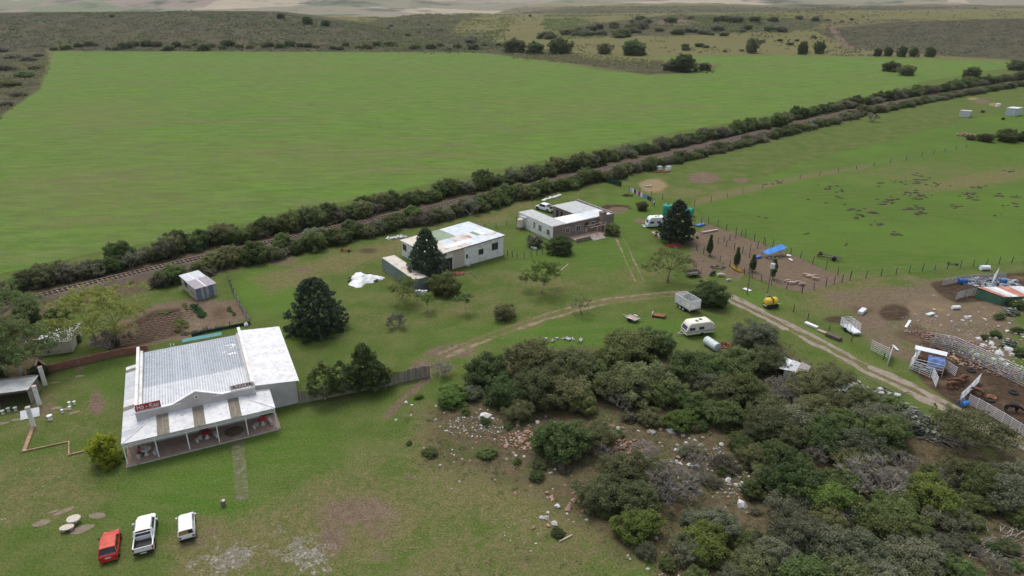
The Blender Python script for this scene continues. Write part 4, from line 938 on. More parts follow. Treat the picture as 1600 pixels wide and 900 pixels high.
def hatch(px0, px1, label, paint, roofpaint, L_, W, Hh, van=False, scale=1.0, name='hatchback_car'):
    a, c = G(*px0), G(*px1); t = thing(name, label, 'car', ((a.x + c.x) / 2, (a.y + c.y) / 2, 0), heading(a, c) - math.pi / 2); h = W / 2; hl = L_ / 2
    t.scale = (scale,) * 3
    car_body(t, [(-hl, h * .9, .32, .62, .80), (-hl + .06, h * .96, .24, .70, .88), (-hl * .5, h, .2, .72, .9), (0, h, .19, .72, .90), (hl * .42, h, .2, .72, .90), (hl * .55, h * .98, .2, .70, .86), (hl * .85, h * .93, .22, .62, .76), (hl * .97, h * .86, .26, .55, .66), (hl, h * .8, .34, .48, .56)], paint)
    z = Hh; yb = -hl + (.05 if van else .12)
    yr0, yr1 = (-hl + .58, hl * .12) if not van else (-hl + .12, hl * .30)
    wr = h * .80
    yw = hl * (.44 if not van else .62)
    sb = [(yb, h * .93, .88), (yw, h * .94, .88)]
    # glass house
    b = MB(); b.add([(-h * .92, yb, .86), (h * .92, yb, .86), (h * .92, yw, .86), (-h * .92, yw, .86), (-wr, yr0, z - .02), (wr, yr0, z - .02), (wr, yr1, z - .02), (-wr, yr1, z - .02)], [(0, 1, 5, 4), (1, 2, 6, 5), (2, 3, 7, 6), (3, 0, 4, 7), (4, 5, 6, 7)])
    b.build('glasshouse', MATS['glass_dark'], t)
    rf = MB(); rf.loft([[(x, y, zz) for x, zz in ((-wr - .04, z - .06), (-wr + .05, z + .0), (0, z + .035), (wr - .05, z), (wr + .04, z - .06), (0, z - .05))] for y in (yr0 - .05, yr0 + .15, (yr0 + yr1) / 2, yr1 - .1, yr1 + .06)])
    bevelled(rf.build('roof', MATS[roofpaint], t), .03)
    for s in (-1, 1):
        pl_ = MB(); pl_.bar((s * h * .93, yw, .88), (s * (wr + .01), yr1, z - .03), .06).bar((s * h * .94, yb + .02, .88), (s * (wr + .01), yr0, z - .03), .10, .12)
        ym = (yr0 + yr1) / 2
        if van: pl_.slab([(s * (h * .945), yb + .05, .89), (s * (h * .945), ym + .35, .89), (s * (wr + .035), ym + .30, z - .06), (s * (wr + .035), yr0 + .05, z - .06)], .02)
        else: pl_.bar((s * h * .945, ym + .12, .88), (s * (wr + .02), ym + .08, z - .03), .07)
        pl_.build('pillar', MATS[paint], t)
        MB().box((s * (h + .09), yw - .15, .95), (.17, .1, .12)).build('mirror', MATS['black_plastic' if not van else paint], t)
        MB().box((s * h * .78, -hl - .005, .66), (.2, .05, .2)).build('tail_light', MATS['light_red'], t); MB().box((s * h * .6, hl - .01, .55), (.26, .06, .13)).build('headlight', MATS['light_clear'], t)
        for y in (-hl * .62, hl * .62): wheel(t, s * (h - .07), y, .28, .18)
    b = MB(); b.bar((-h * .84, yb + .0, .90), (h * .84, yb + .0, .90), .05).bar((-wr, yr0 - .01, z - .04), (wr, yr0 - .01, z - .04), .06); b.build('rear_window_frame', MATS[paint], t)
    MB().bx(-h * .9, h * .9, -hl - .07, -hl + .08, .28, .46).build('rear_bumper', MATS['black_plastic' if van else paint], t); MB().bx(-h * .85, h * .85, hl - .06, hl + .07, .28, .42).build('front_bumper', MATS['black_plastic'], t)
    MB().bx(-.24, .24, -hl - .03, -hl + .02, .58, .69).build('number_plate', MATS['plate'], t)
    return t, (h, hl, z, yb, yr0, wr)
t, d_ = hatch((171.5, 879), (176.5, 838), 'red hatchback parked beside the white pickup', 'car_red', 'car_red_faded', 3.75, 1.6, 1.38, scale=.96)
t, d_ = hatch((294, 846), (293, 811), 'small white panel van with cardboard in its rear window', 'car_white', 'car_white', 3.5, 1.5, 1.42, True, scale=.96, name='panel_van')
h, hl, z, yb, yr0, wr = d_
b = MB(); b.add([(-h * .72, yb - .012, .93), (h * .25, yb - .012, .93), (h * .2, yr0 - .03, z - .12), (-h * .64, yr0 - .03, z - .12)], [(0, 1, 2, 3)]); b.add([(-h * .72, yb + .005, .93), (h * .25, yb + .005, .93), (h * .2, yr0 - .01, z - .12), (-h * .64, yr0 - .01, z - .12)], [(3, 2, 1, 0)]); b.build('cardboard_sheet', MATS['cardboard'], t)

def pickup(px0, px1, label, scale=1.0):
    a, c = G(*px0), G(*px1); t = thing('pickup_truck', label, 'pickup', ((a.x + c.x) / 2, (a.y + c.y) / 2, 0), heading(a, c) - math.pi / 2); t.scale = (scale,) * 3
    h, hl = .88, 2.5
    car_body(t, [(-.95, h * .97, .32, .90, 1.0), (-.93, h, .32, .92, 1.06), (.9, h, .32, .92, 1.06), (1.15, h, .33, .92, 1.05), (1.7, h * .99, .34, .90, 1.0), (2.2, h * .93, .36, .82, .92), (2.42, h * .82, .40, .72, .80), (hl, h * .7, .44, .6, .66)], 'car_white')
    # load bed: floor, walls, tailgate
    MB().bx(-h + .08, h - .08, -hl + .06, -.95, .48, .62).build('bed_floor', MATS['bed_liner'], t)
    for s in (-1, 1):
        b = MB(); b.bx(min(s * (h - .11), s * h), max(s * (h - .11), s * h), -hl + .03, -.95, .36, 1.02); bevelled(b.build('bed_side', MATS['car_white'], t), .03)
        MB().bx(min(s * (h - .15), s * (h - .115)), max(s * (h - .15), s * (h - .115)), -hl + .1, -.97, .62, .99).build('bed_liner_side', MATS['bed_liner'], t)
        MB().box((s * (h - .07), -hl, .82), (.13, .06, .3)).build('tail_light', MATS['light_red'], t); MB().box((s * h * .62, hl - .12, .70), (.34, .12, .16), s * -.35).build('headlight', MATS['light_clear'], t)
        MB().box((s * (h + .13), .95, 1.12), (.22, .1, .16)).build('mirror', MATS['car_white'], t)
        for y in (-1.5, 1.62): wheel(t, s * (h - .08), y, .36, .24)
        for y in (-1.5, 1.62):
            b = MB(); b.M = Matrix.Translation((s * (h - .02), y, .40)) @ Matrix.Rotation(math.pi / 2, 4, 'Y'); b.lathe([(.36, -.025), (.46, -.025), (.46, .03), (.36, .03)], 18).build('wheel_arch', MATS['black_plastic'], t)
    tg = MB().bx(-h + .12, h - .12, -hl - .01, -hl + .05, .5, 1.0).build('tailgate', MATS['car_white'], t); MB().box((0, -hl - .015, .86), (.2, .03, .06)).build('handle', MATS['steel'], tg)
    MB().bx(-h * .95, h * .95, -hl - .14, -hl + .02, .36, .52).build('rear_bumper', MATS['black_plastic'], t); MB().bx(-.26, .26, -hl - .155, -hl - .14, .4, .5).build('number_plate', MATS['plate'], t)
    MB().bx(-h * .7, h * .7, hl - .05, hl + .06, .4, .6).build('front_bumper', MATS['car_white'], t); MB().bx(-h * .45, h * .45, hl - .02, hl + .02, .6, .68).build('grille', MATS['black_plastic'], t)
    b = MB(); wr, z = .68, 1.62
    b.add([(-h * .93, -.88, 1.04), (h * .93, -.88, 1.04), (h * .93, 1.40, 1.04), (-h * .93, 1.40, 1.04), (-wr, -.76, z), (wr, -.76, z), (wr, .84, z), (-wr, .84, z)], [(0, 1, 5, 4), (1, 2, 6, 5), (2, 3, 7, 6), (3, 0, 4, 7), (4, 5, 6, 7)]); b.build('glasshouse', MATS['glass_dark'], t)
    rf = MB(); rf.loft([[(x, y, zz) for x, zz in ((-wr - .05, z - .05), (-wr + .05, z + .01), (0, z + .045), (wr - .05, z + .01), (wr + .05, z - .05), (0, z - .04))] for y in (-.84, -.6, .3, .92)]); bevelled(rf.build('roof', MATS['car_white'], t), .03)
    for s in (-1, 1): MB().bar((s * h * .94, 1.40, 1.05), (s * (wr + .01), .86, z - .02), .06).bar((s * h * .95, -.86, 1.04), (s * (wr + .02), -.76, z - .03), .24, .1).build('pillar', MATS['car_white'], t)
    rb_ = MB()
    for s in (-1, 1): rb_.tube([(s * .72, -1.08, 1.0), (s * .66, -1.03, 1.50), (s * .3, -1.03, 1.54)], .035, 6).tube([(s * .70, -1.05, 1.42), (s * .78, -1.75, 1.04)], .035, 6)
    rb_.tube([(-.66, -1.03, 1.5), (.66, -1.03, 1.5)], .035, 6); rb_.build('roll_bar', MATS['steel'] if False else MATS['car_white'], t)
    MB().box((0, -.88, 1.62), (.32, .08, .05)).build('brake_light', MATS['light_red'], t)
    return t
pickup((226, 869), (232, 812), 'white single cab pickup with empty load bed beside the red car', .95)
p2 = pickup((866, 333), (838, 325), 'white pickup half hidden behind the brown house', 1.0)

# ---------------------------------------------------------------- caravans and trailers
def caravan(loc, rz, L_, W, Hh, mat, label, stripe=True, name='caravan'):
    t = thing(name, label, 'caravan', loc, rz)
    pr = [(0, .35), (0, .95), (.10, 1.25), (.42, Hh - .28), (.75, Hh), (L_ - .8, Hh), (L_ - .15, Hh - .42), (L_, 1.1), (L_, .42), (L_ - .1, .35)]
    secs = [[(x, y, z if not e else z - (.12 if z > 1.3 else 0)) for x, z in pr] for y, e in ((0, 1), (.10, 0), (W - .10, 0), (W, 1))]
    secs = [[(p[0] + (.04 if (k in (0, 3)) else 0) * (1 if p[0] < L_ / 2 else -1), p[1], p[2]) for p in s] for k, s in enumerate(secs)]
    b = MB(); b.loft(secs); b.f = [tuple(reversed(f)) for f in b.f]; bevelled(b.build('body', MATS[mat], t), .04)
    if stripe: MB().bx(-.012, L_ - .02, -.012, W + .012, .78, .86).build('stripe', MATS['stripe_dark'], t)
    for x0, x1 in ((.45, 1.35), (1.95, 2.75)): MB().bx(x0, min(x1, L_ - .6), -.022, .02, 1.05, 1.5).build('window', MATS['curtain_glass'], t)
    b = MB(); b.add([(.06, .25, 1.05), (.06, W - .25, 1.05), (.26, W - .25, 1.62), (.26, .25, 1.62)], [(0, 3, 2, 1)]); b.add([(.12, .25, 1.05), (.12, W - .25, 1.05), (.32, W - .25, 1.62), (.32, .25, 1.62)], [(0, 1, 2, 3)])
    b.v = [(x - .03, y, z) for x, y, z in b.v]; b.build('end_window', MATS['curtain_glass'], t)
    for x in (L_ * .42, L_ * .58): MB().box((x, W * .5 + (x - L_ / 2) * .4, Hh + .03), (.42, .42, .07)).build('roof_vent', MATS['glass_grey'], t)
    for y in (.05, W - .05):
        b = MB(); b.M = Matrix.Translation((L_ * .55, y, .3)) @ Matrix.Rotation(math.pi / 2, 4, 'X'); b.lathe([(.15, -.09), (.3, -.09), (.3, .09), (.15, .09)], 14).build('wheel', MATS['tyre'], t)
    MB().bar((-1.0, W / 2, .42), (.2, W * .2, .42), .07).bar((-1.0, W / 2, .42), (.2, W * .8, .42), .07).bar((-1.0, W / 2, 0), (-1.0, W / 2, .5), .06).build('drawbar', MATS['steel'], t)
    return t
g = G(1072, 528); caravan((g.x, g.y, 0), math.radians(14.8), 4.55, 1.85, 2.15, 'caravan_cream', 'cream caravan with dark stripe parked beside the thicket')
g = G(1012, 357); caravan((g.x, g.y, 0), math.radians(8), 4.4, 1.9, 2.3, 'caravan_white', 'old white caravan half hidden by the big conifer', False)
g = G(1077, 491); sk = thing('stock_trailer', 'white slatted livestock trailer with two axles next to the dense tree', 'trailer', (g.x, g.y, 0), math.radians(25.6 + 90))
L_, W = 3.6, 2.0                                # local x runs forward, y negative = towards the rear face side
MB().bx(0, L_, -W, 0, .5, .62).build('deck', MATS['wood_grey'], sk)
for y in (0, -W):
    for k in range(7): MB().bx(.02, L_, y - .025, y + .025, .66 + k * .19, .66 + k * .19 + .11).build('side_board', MATS['panel_white'], sk)
for x in (0, L_):
    for k in range(7): MB().bx(x - .025, x + .025, -W, 0, .66 + k * .19, .66 + k * .19 + .11).build('end_board', MATS['panel_white'], sk)
for x in (0, 1.2, 2.4, L_):
    for y in (.03, -W - .03): MB().bx(x - .05, x + .05, y - .04, y + .04, .5, 2.05).build('upright', MATS['panel_white'], sk)
b = MB(); [b.bar(p, q, .08) for p, q in (((0, 0, 2.06), (L_, 0, 2.06)), ((0, -W, 2.06), (L_, -W, 2.06)), ((0, 0, 2.06), (0, -W, 2.06)), ((L_, 0, 2.06), (L_, -W, 2.06)), ((L_ * .8, 0, 2.06), (L_ * .8, -W, 2.06)))]; b.build('top_rail', MATS['panel_white'], sk)
MB().bx(.3, 3.2, -W + .3, -.3, .63, .72).build('bedding', MATS['straw'], sk)
for x in (1.35, 2.1):
    for y in (.09, -W - .09):
        b = MB(); b.M = Matrix.Translation((x, y, .33)) @ Matrix.Rotation(math.pi / 2, 4, 'X'); b.lathe([(.16, -.1), (.33, -.1), (.33, .1), (.16, .1)], 14); wq = b.build('wheel', MATS['tyre'], sk)
        b = MB(); b.M = Matrix.Translation((x, y, .33)) @ Matrix.Rotation(math.pi / 2, 4, 'X'); b.lathe([(.03, -.11), (.17, -.105), (.17, .105), (.03, .11)], 12).build('rim', MATS['plate'], wq)
MB().bar((L_, -.4, .5), (L_ + 1.0, -W / 2, .5), .08).bar((L_, -W + .4, .5), (L_ + 1.0, -W / 2, .5), .08).build('drawbar', MATS['panel_white'], sk)
def small_trailer(px, py, rz, L_, W, label, deck='pinkwood', side=.0, cage=0.0, sidemat='steel', wz=.45):
    g = G(px, py); t = thing('flat_trailer', label, 'trailer', (g.x, g.y, 0), rz)
    for k in range(5): MB().bx(-L_ / 2, L_ / 2, -W / 2 + k * W / 5 + .01, -W / 2 + (k + 1) * W / 5 - .01, wz, wz + .06).build('deck_board', MATS[deck], t)
    if side:
        for y in (-W / 2, W / 2): MB().bx(-L_ / 2, L_ / 2, y - .02, y + .02, wz, wz + side).build('side_panel', MATS[sidemat], t)
        for x in (-L_ / 2, L_ / 2): MB().bx(x - .02, x + .02, -W / 2, W / 2, wz, wz + side).build('end_panel', MATS[sidemat], t)
    if cage:
        for x in np.linspace(-L_ / 2, L_ / 2, 5):
            for y in (-W / 2, W / 2): MB().bar((x, y, wz), (x, y, wz + cage), .05).build('stake', MATS['wood_grey'], t)
        for y in (-W / 2, W / 2): MB().bar((-L_ / 2, y, wz + cage * .6), (L_ / 2, y, wz + cage * .6), .06).build('rail', MATS['wood_grey'], t)
    for y in (-W / 2 - .1, W / 2 + .1):
        b = MB(); b.M = Matrix.Translation((0, y, .32)) @ Matrix.Rotation(math.pi / 2, 4, 'X'); b.lathe([(.14, -.09), (.32, -.09), (.32, .09), (.14, .09)], 14).build('wheel', MATS['tyre'], t)
        MB().box((0, y, .68), (.7, .2, .04)).build('mudguard', MATS['panel_white' if not cage else 'steel'], t)
    MB().bar((L_ / 2, 0, wz), (L_ / 2 + 1.0, 0, wz - .05), .07).build('drawbar', MATS['steel'], t)
    return t
small_trailer(988, 501, 2.3, 1.9, 1.25, 'small flat trailer with pinkish board deck on the lawn', side=.12)
small_trailer(1082, 431, .35, 2.4, 1.5, 'brown caged trailer standing by the dirt yard', 'wood_grey', .4, 1.1, 'wood_grey')
g = G(1029, 495); t = thing('bed_frame', 'rusty brown steel bed frame with white ends on the lawn', 'bed', (g.x, g.y, 0), -.35)
MB().bx(-.95, .95, -.5, .5, .3, .36).build('spring_base', MATS['rust'], t)
for x in (-.97, .97): MB().bx(x - .03, x + .03, -.55, .55, 0, .62).build('bed_end', MATS['panel_white' if x < 0 else 'rust'], t)
g = G(1333, 521); t = thing('loading_ramp', 'white slatted livestock crate on wheels beside the driveway', 'trailer', (g.x, g.y, 0), math.radians(8))
MB().bx(-.75, .75, -.3, 2.2, .4, .5).build('floor', MATS['panel_white'], t)
for x in (-.75, .75):
    for k in range(5): MB().bar((x, -.3, .65 + .24 * k), (x, 2.2, .65 + .24 * k), .05).build('side_rail', MATS['panel_white'], t)
    for y in (-.3, .6, 1.4, 2.2): MB().bar((x, y, .4), (x, y, 1.7), .06).build('upright', MATS['panel_white'], t)
for k in range(5): MB().bar((-.75, 2.2, .65 + .24 * k), (.75, 2.2, .65 + .24 * k), .05).build('end_rail', MATS['panel_white'], t)
MB().bx(-.6, .6, -.9, -.3, .35, .6).build('toolbox', MATS['panel_white'], t)
for x in (-.85, .85):
    b = MB(); b.M = Matrix.Translation((x, .8, .3)) @ Matrix.Rotation(math.pi / 2, 4, 'Y'); b.lathe([(.14, -.08), (.3, -.08), (.3, .08), (.14, .08)], 12).build('wheel', MATS['tyre'], t)
# yellow tank trailer
g = G(1203, 480); t = thing('tank_trailer', 'yellow water tank on a two wheeled trailer beside the power pole', 'trailer', (g.x, g.y, 0), math.radians(16))
b = MB(); b.M = Matrix.Translation((0, 0, 1.05)) @ Matrix.Rotation(math.pi / 2, 4, 'Y'); b.lathe([(.25, -1.02), (.55, -.95), (.64, -.75), (.64, -.1), (.60, -.06), (.60, .06), (.64, .1), (.64, .75), (.55, .95), (.25, 1.02)], 20); b.build('tank_body', MATS['yellow_tank'], t, True)
MB().box((0, 0, 1.06), (.07, 1.31, 1.31)).build('strap', MATS['stripe_dark'], t); MB().lathe([(.18, 1.62), (.18, 1.76), (.1, 1.8)], 12).build('lid', MATS['black_plastic'], t)
MB().bx(-1.1, 1.1, -.4, .4, .4, .48).bar((1.1, 0, .44), (2.0, 0, .4), .08).build('chassis', MATS['steel'], t)
for x in (-.55, .75):
    for y in (-.6, .6):
        b = MB(); b.M = Matrix.Translation((x, y, .36)) @ Matrix.Rotation(math.pi / 2, 4, 'X'); b.lathe([(.15, -.1), (.36, -.1), (.36, .1), (.15, .1)], 14).build('wheel', MATS['tyre'], t)
# metal drum tank by the caravan
a, c = G(1104, 532, .6), G(1121, 543, .6); t = thing('steel_tank', 'pale grey steel tank lying on its side beside the cream caravan', 'tank', ((a.x + c.x) / 2, (a.y + c.y) / 2, 0), heading(a, c))
b = MB(); b.M = Matrix.Translation((0, 0, .62)) @ Matrix.Rotation(math.pi / 2, 4, 'Y'); b.lathe([(.05, -1.25), (.6, -1.22), (.64, -1.15), (.62, -.4), (.64, -.38), (.62, -.3), (.62, .35), (.64, .4), (.64, 1.15), (.6, 1.22), (.05, 1.25)], 20); b.build('tank_body', MATS['tank_metal'], t)
for x in (-.8, .8): MB().bx(x - .08, x + .08, -.5, .5, 0, .14).build('support_block', MATS['wood_grey'], t)

# ================================================================ FENCES
pme = {h: MB().tube([(0, 0, -.05), (0, 0, h)], [.07, .06], 6).mesh('post', MATS['post_dark']) for h in (1.1, 1.3, 1.6)}
def fence(name, label, px, gap=3.0, h=1.3, wires=4, mat=None, jit=.08, rail=False):
    P = [G(*p) for p in px]; t = thing(name, label, 'fence', P[0])
    pts = []
    for a, c in zip(P[:-1], P[1:]):
        n_ = max(1, int(round((c - a).length / gap))); pts += [a.lerp(c, k / n_) for k in range(n_)]
    pts.append(P[-1])
    for q in pts:
        o = link('post', pme[h], t); o.location = q - P[0]; o.rotation_euler = (rnd.uniform(-jit, jit), rnd.uniform(-jit, jit), rnd.random()); o.scale = (1, 1, rnd.uniform(.85, 1.15))
    for k in range(wires):
        z = Vector((0, 0, h * (k + .7) / wires * .95)); b = MB()
        for a, c in zip(P[:-1], P[1:]): b.tube([a - P[0] + z, c - P[0] + z], .012 if not rail else .035, 3)
        b.build('wire' if not rail else 'rail', MATS[mat or 'wire'], t)
    return t
fence('paddock_fence', 'wire fence with dark posts along the pasture side of the pig pens', [(1085, 356), (1107, 349), (1135, 360), (1165, 371), (1207, 387), (1250, 404), (1290, 422), (1328, 438)], 2.6, 1.6)
fence('paddock_fence', 'wire fence with dark posts along the yard side of the pig pens', [(1068, 380), (1110, 402), (1140, 417), (1175, 434), (1205, 446), (1253, 458)], 2.2, 1.3)
fence('paddock_fence', 'short fence closing the pig pens towards the stock yard', [(1253, 458), (1290, 448), (1328, 438)], 2.4, 1.6)
fence('paddock_fence', 'inner fence between the bare pen and the grassy pen', [(1158, 369), (1140, 375), (1122, 381), (1160, 396)], 2.2, 1.3)
fence('paddock_fence', 'inner fence leading to the blue tarpaulin', [(1160, 396), (1195, 384)], 2.2, 1.3); fence('paddock_fence', 'inner fence between grassy pen and pig yard', [(1160, 396), (1182, 410), (1170, 428)], 2.2, 1.1)
fence('pasture_fence', 'long thin wire fence crossing the green pasture', [(1085, 322), (1160, 302), (1250, 280), (1365, 260), (1440, 245), (1510, 230)], 7.0, 1.3)
fence('pasture_fence', 'wire fence between the stock yard and the pasture', [(1328, 438), (1400, 428), (1480, 420), (1600, 409), (1660, 403)], 3.0, 1.3)
fence('house_fence', 'green mesh fence between the two old houses', [(757, 359), (775, 356), (808, 349)], 3.0, 1.3, 3)
fence('house_fence', 'low dark fence from the outbuilding corner to the leafy bush', [(786, 396), (808, 404), (830, 401), (856, 394)], 1.2, 1.1, 3, 'wood_grey', .05)
fence('hedge_fence', 'old wire fence at the foot of the farmyard hedge', [(905, 282), (1000, 262), (1080, 245), (1160, 229), (1230, 214), (1330, 192)], 9.0, 1.3, 2)
fence('yard_fence', 'wire fence along the driveway beside the gate panels', [(1240, 488), (1262, 500), (1330, 534), (1380, 562)], 5.0, 1.1, 2)
fence('washing_fence', 'wire fence from the washing line to the green tanks', [(1000, 302), (1035, 312), (1062, 318)], 3.2, 1.3, 3)
def net(name, label, px, h, mat, gap=2.0):
    P = [G(*p) for p in px]; t = thing(name, label, 'fence', P[0])
    for a, c in zip(P[:-1], P[1:]):
        a, c = a - P[0], c - P[0]; n_ = max(1, int((c - a).length / gap))
        for k in range(n_):
            p, q = a.lerp(c, k / n_), a.lerp(c, (k + 1) / n_); sag = rnd.uniform(-.06, .06)
            MB().box(((p.x + q.x) / 2, (p.y + q.y) / 2, h / 2 + sag), ((q - p).length * .99, .02, h), math.atan2(q.y - p.y, q.x - p.x), rnd.uniform(-.1, .1)).build('net_panel', MATS[mat], t)
            o = link('post', pme[1.1], t); o.location = p
    return t
net('shade_net_fence', 'pale sagging shade net fence beside the vegetable garden', [(356, 434), (366, 460), (376, 480), (391, 506)], .9, 'net_pale' if 'net_pale' in MATS else (M('net_pale', (.30, .32, .33), (.24, .26, .27), 3, rough=.8) and 'net_pale'))
net('shade_net_fence', 'low green net fence between vegetable garden and restaurant', [(391, 507), (360, 513), (325, 520), (300, 528)], .5, 'dark_net'); net('shade_net_fence', 'dark green net fence piece at the hedge near the straw ring', [(947, 285), (957, 288), (971, 292)], 1.3, 'dark_net')
# steel stock panels
def stock_panel(a, c, label, h=1.6, n=6, mat='panel_white', group=None, tilt=0.0, name='cattle_gate', z0=.08):
    a, c = Vector(a), Vector(c); t = thing(name, label, 'gate', a, heading(a, c), group); L_ = (c - a).length; up = Vector((0, math.sin(tilt), math.cos(tilt)))
    for k in range(n): MB().tube([Vector((0, 0, z0)) + up * (h * (k + .5) / n), Vector((L_, 0, z0)) + up * (h * (k + .5) / n)], .032, 5).build('rail', MATS[mat], t)
    for x in (0, L_ / 2, L_): MB().tube([(x, 0, 0), Vector((x, 0, z0)) + up * h], .042, 5).build('upright', MATS[mat], t)
    return t
def panels(px, label, group, n_, **k):
    P = [G(*p) for p in px]
    cumL = [0]
    for a, c in zip(P[:-1], P[1:]): cumL.append(cumL[-1] + (c - a).length)
    f = lambda s: Vector((float(np.interp(s, cumL, [p.x for p in P])), float(np.interp(s, cumL, [p.y for p in P])), 0))
    for i in range(n_): stock_panel(f(cumL[-1] * i / n_), f(cumL[-1] * (i + .99) / n_), label, group=group, **k)
panels([(1452, 545), (1478, 548), (1520, 566), (1600, 606), (1680, 648)], 'grey steel rail panel of the double fence between cattle yard and rubble', 'double rail fence of the cattle yard', 8, mat='panel_grey', h=1.7)
panels([(1458, 537), (1482, 540), (1525, 559), (1605, 598), (1685, 640)], 'white steel rail panel in the rear row of the double fence', 'rear row of the double rail fence', 8, h=1.7)
panels([(1512, 632), (1550, 652), (1600, 684), (1650, 712)], 'white steel rail panel between the cattle yard and the driveway', 'rail fence along the driveway', 5, h=1.4)
stock_panel(G(1360, 548), G(1386, 560), 'white rail gate standing alone beside the driveway'); stock_panel(G(1386, 571), G(1392, 556), 'pale sheeted gate leaning at the end of the lone rail gate', n=9)
stock_panel(G(1420, 577), G(1452, 591), 'white rail panel in front of the blue covered pen'); stock_panel(G(1421, 576), G(1436, 556), 'white rail panel at the outer side of the blue covered pen'); stock_panel(G(1468, 573), G(1492, 589), 'white rail panel sticking out of the blue covered pen into the yard', h=1.4)
stock_panel(G(1455, 590), G(1462, 606), 'white slatted gate hanging open below the blue cover', h=1.5); stock_panel(G(1499, 628), G(1514, 614), 'white slatted gate beside the blue drums', h=1.3); stock_panel(G(1514, 614), G(1529, 598), 'pale gate leaf leaning behind the blue drums', h=1.3, n=9)
panels([(1472, 447), (1500, 441), (1530, 440), (1570, 437)], 'rusty grey rail panel behind the green shed pens', 'rail panels behind the pens', 4, mat='panel_grey', h=1.3); panels([(1493, 469), (1512, 462), (1540, 463)], 'rusty grey rail panel in front of the muddy pen', 'rail panels of the muddy pen', 3, mat='panel_grey', h=1.3)
stock_panel(G(1548, 447), G(1556, 436), 'pale gate leaf standing up behind the green shed', h=2.0, n=8)
# covered pen: frame with white roof panel and blue cloth
g = G(1447, 577); t = thing('covered_pen', 'small cattle pen with a white roof panel and blue cloth cover', 'shelter', (g.x, g.y, 0), math.radians(-32))
for x in (-1.6, 1.8):
    for y in (-1.2, 1.6): MB().bar((x, y, 0), (x, y, 2.1), .07).build('post', MATS['panel_white'], t)
MB().slab([(-1.8, .9, 2.12), (1.9, .9, 2.12), (1.9, 1.9, 2.25), (-1.8, 1.9, 2.25)], .05).build('roof_panel', MATS['panel_white'], t)
b = MB(); nx, ny = 7, 9
for j in range(ny):
    for i in range(nx):
        v_ = j / (ny - 1); zz = 1.75 if v_ < .55 else 1.75 - (v_ - .55) / .45 * 1.35
        b.v.append((-.1 + 1.9 * i / (nx - 1), .9 - 2.2 * min(v_, .75) - .1 * max(0, v_ - .75), zz + .09 * math.sin(i * 1.9 + j)))
for j in range(ny - 1):
    for i in range(nx - 1): b.f.append((j * nx + i, (j + 1) * nx + i, (j + 1) * nx + i + 1, j * nx + i + 1))
o = b.build('cloth_cover', MATS['blue_cloth'], t); o.modifiers.new('thickness', 'SOLIDIFY').thickness = .03
for z in (.5, .9, 1.3, 1.7): MB().bar((-1.6, -1.2, z), (1.8, -1.2, z), .05).bar((-1.6, -1.2, z), (-1.6, 1.6, z), .05).build('rail', MATS['panel_white'], t)

# ================================================================ POLES, TARPAULINS AND LOOSE THINGS
def pole(px, py, h, label, extra=False):
    g = G(px, py); t = thing('utility_pole', label, 'pole', (g.x, g.y, 0))
    MB().tube([(0, 0, 0), (.05, 0, h)], [.11, .07], 8).build('shaft', MATS['wood_grey'], t)
    if extra:
        MB().lathe([(.05, 0), (.34, .02), (.34, .8), (.05, .85)], 12, (.05, -.3, h * .76)).build('transformer', MATS['panel_white'], t); MB().box((0, -.2, .9), (.35, .25, .55)).build('meter_box', MATS['steel'], t)
        MB().bar((-.7, 0, h - .3), (.7, 0, h - .3), .09).build('crossarm', MATS['wood_grey'], t)
        for x in (-.6, 0, .6): MB().lathe([(.04, 0), (.07, .05), (.04, .16)], 8, (x, 0, h - .25)).build('insulator', MATS['panel_white'], t)
    return t
pole(1167, 460, 4.6, 'thin wooden pole standing in the grass beside a white board'); pole(1197, 470, 7.6, 'tall power pole with transformer behind the yellow tank', True)
def drape(name, label, px, py, rz, w, d, z, mat, cat='tarpaulin', amp=.12, corners=(0, 0, 0, 0), n=10):
    g = G(px, py); b = MB()
    for j in range(n):
        for i in range(n):
            u_, v_ = i / (n - 1), j / (n - 1); zc = corners[0] * (1 - u_) * (1 - v_) + corners[1] * u_ * (1 - v_) + corners[2] * u_ * v_ + corners[3] * (1 - u_) * v_
            b.v.append(((u_ - .5) * w, (v_ - .5) * d, z + zc + amp * math.sin(i * 1.7 + j * .9) * math.cos(j * 1.3)))
    for j in range(n - 1):
        for i in range(n - 1): b.f.append((j * n + i, j * n + i + 1, (j + 1) * n + i + 1, (j + 1) * n + i))
    t = thing(name, label, cat, (g.x, g.y, 0), rz); o = b.build('sheet', MATS[mat], t); o.modifiers.new('thickness', 'SOLIDIFY').thickness = .02
    return t
t = drape('tarpaulin', 'bright blue tarpaulin stretched over the pig pens', 1209, 400, .42, 4.6, 1.7, 1.3, 'blue_tarp', amp=.08, corners=(-.4, .3, .5, -.3))
for x, y in ((-2.2, -.8), (2.2, -.8), (2.2, .8), (-2.2, .8)): MB().bar((x, y, 0), (x, y, 1.3 + (.2 if x > 0 else -.3)), .06).build('prop', MATS['wood_grey'], t)
g = G(568, 437); b = MB(); nr_, na_ = 9, 26
t = thing('covered_heap', 'white plastic sheet with black edges spread over a low heap', 'tarpaulin', (g.x, g.y, 0))
for j in range(nr_):
    for i in range(na_):
        a = 2 * math.pi * i / na_; f = j / (nr_ - 1); R_ = f * (2.5 + .7 * math.sin(a * 3 + 1) + .35 * math.sin(a * 7)); b.v.append((R_ * math.cos(a) * 1.05, R_ * math.sin(a) * 1.15, .02 + .75 * (1 - f) ** .7 + .10 * (1 - f * .6) * math.sin(a * 5 + j * 2.1)))
for j in range(nr_ - 1):
    for i in range(na_): b.f.append((j * na_ + i, (j + 1) * na_ + i, (j + 1) * na_ + (i + 1) % na_, j * na_ + (i + 1) % na_))
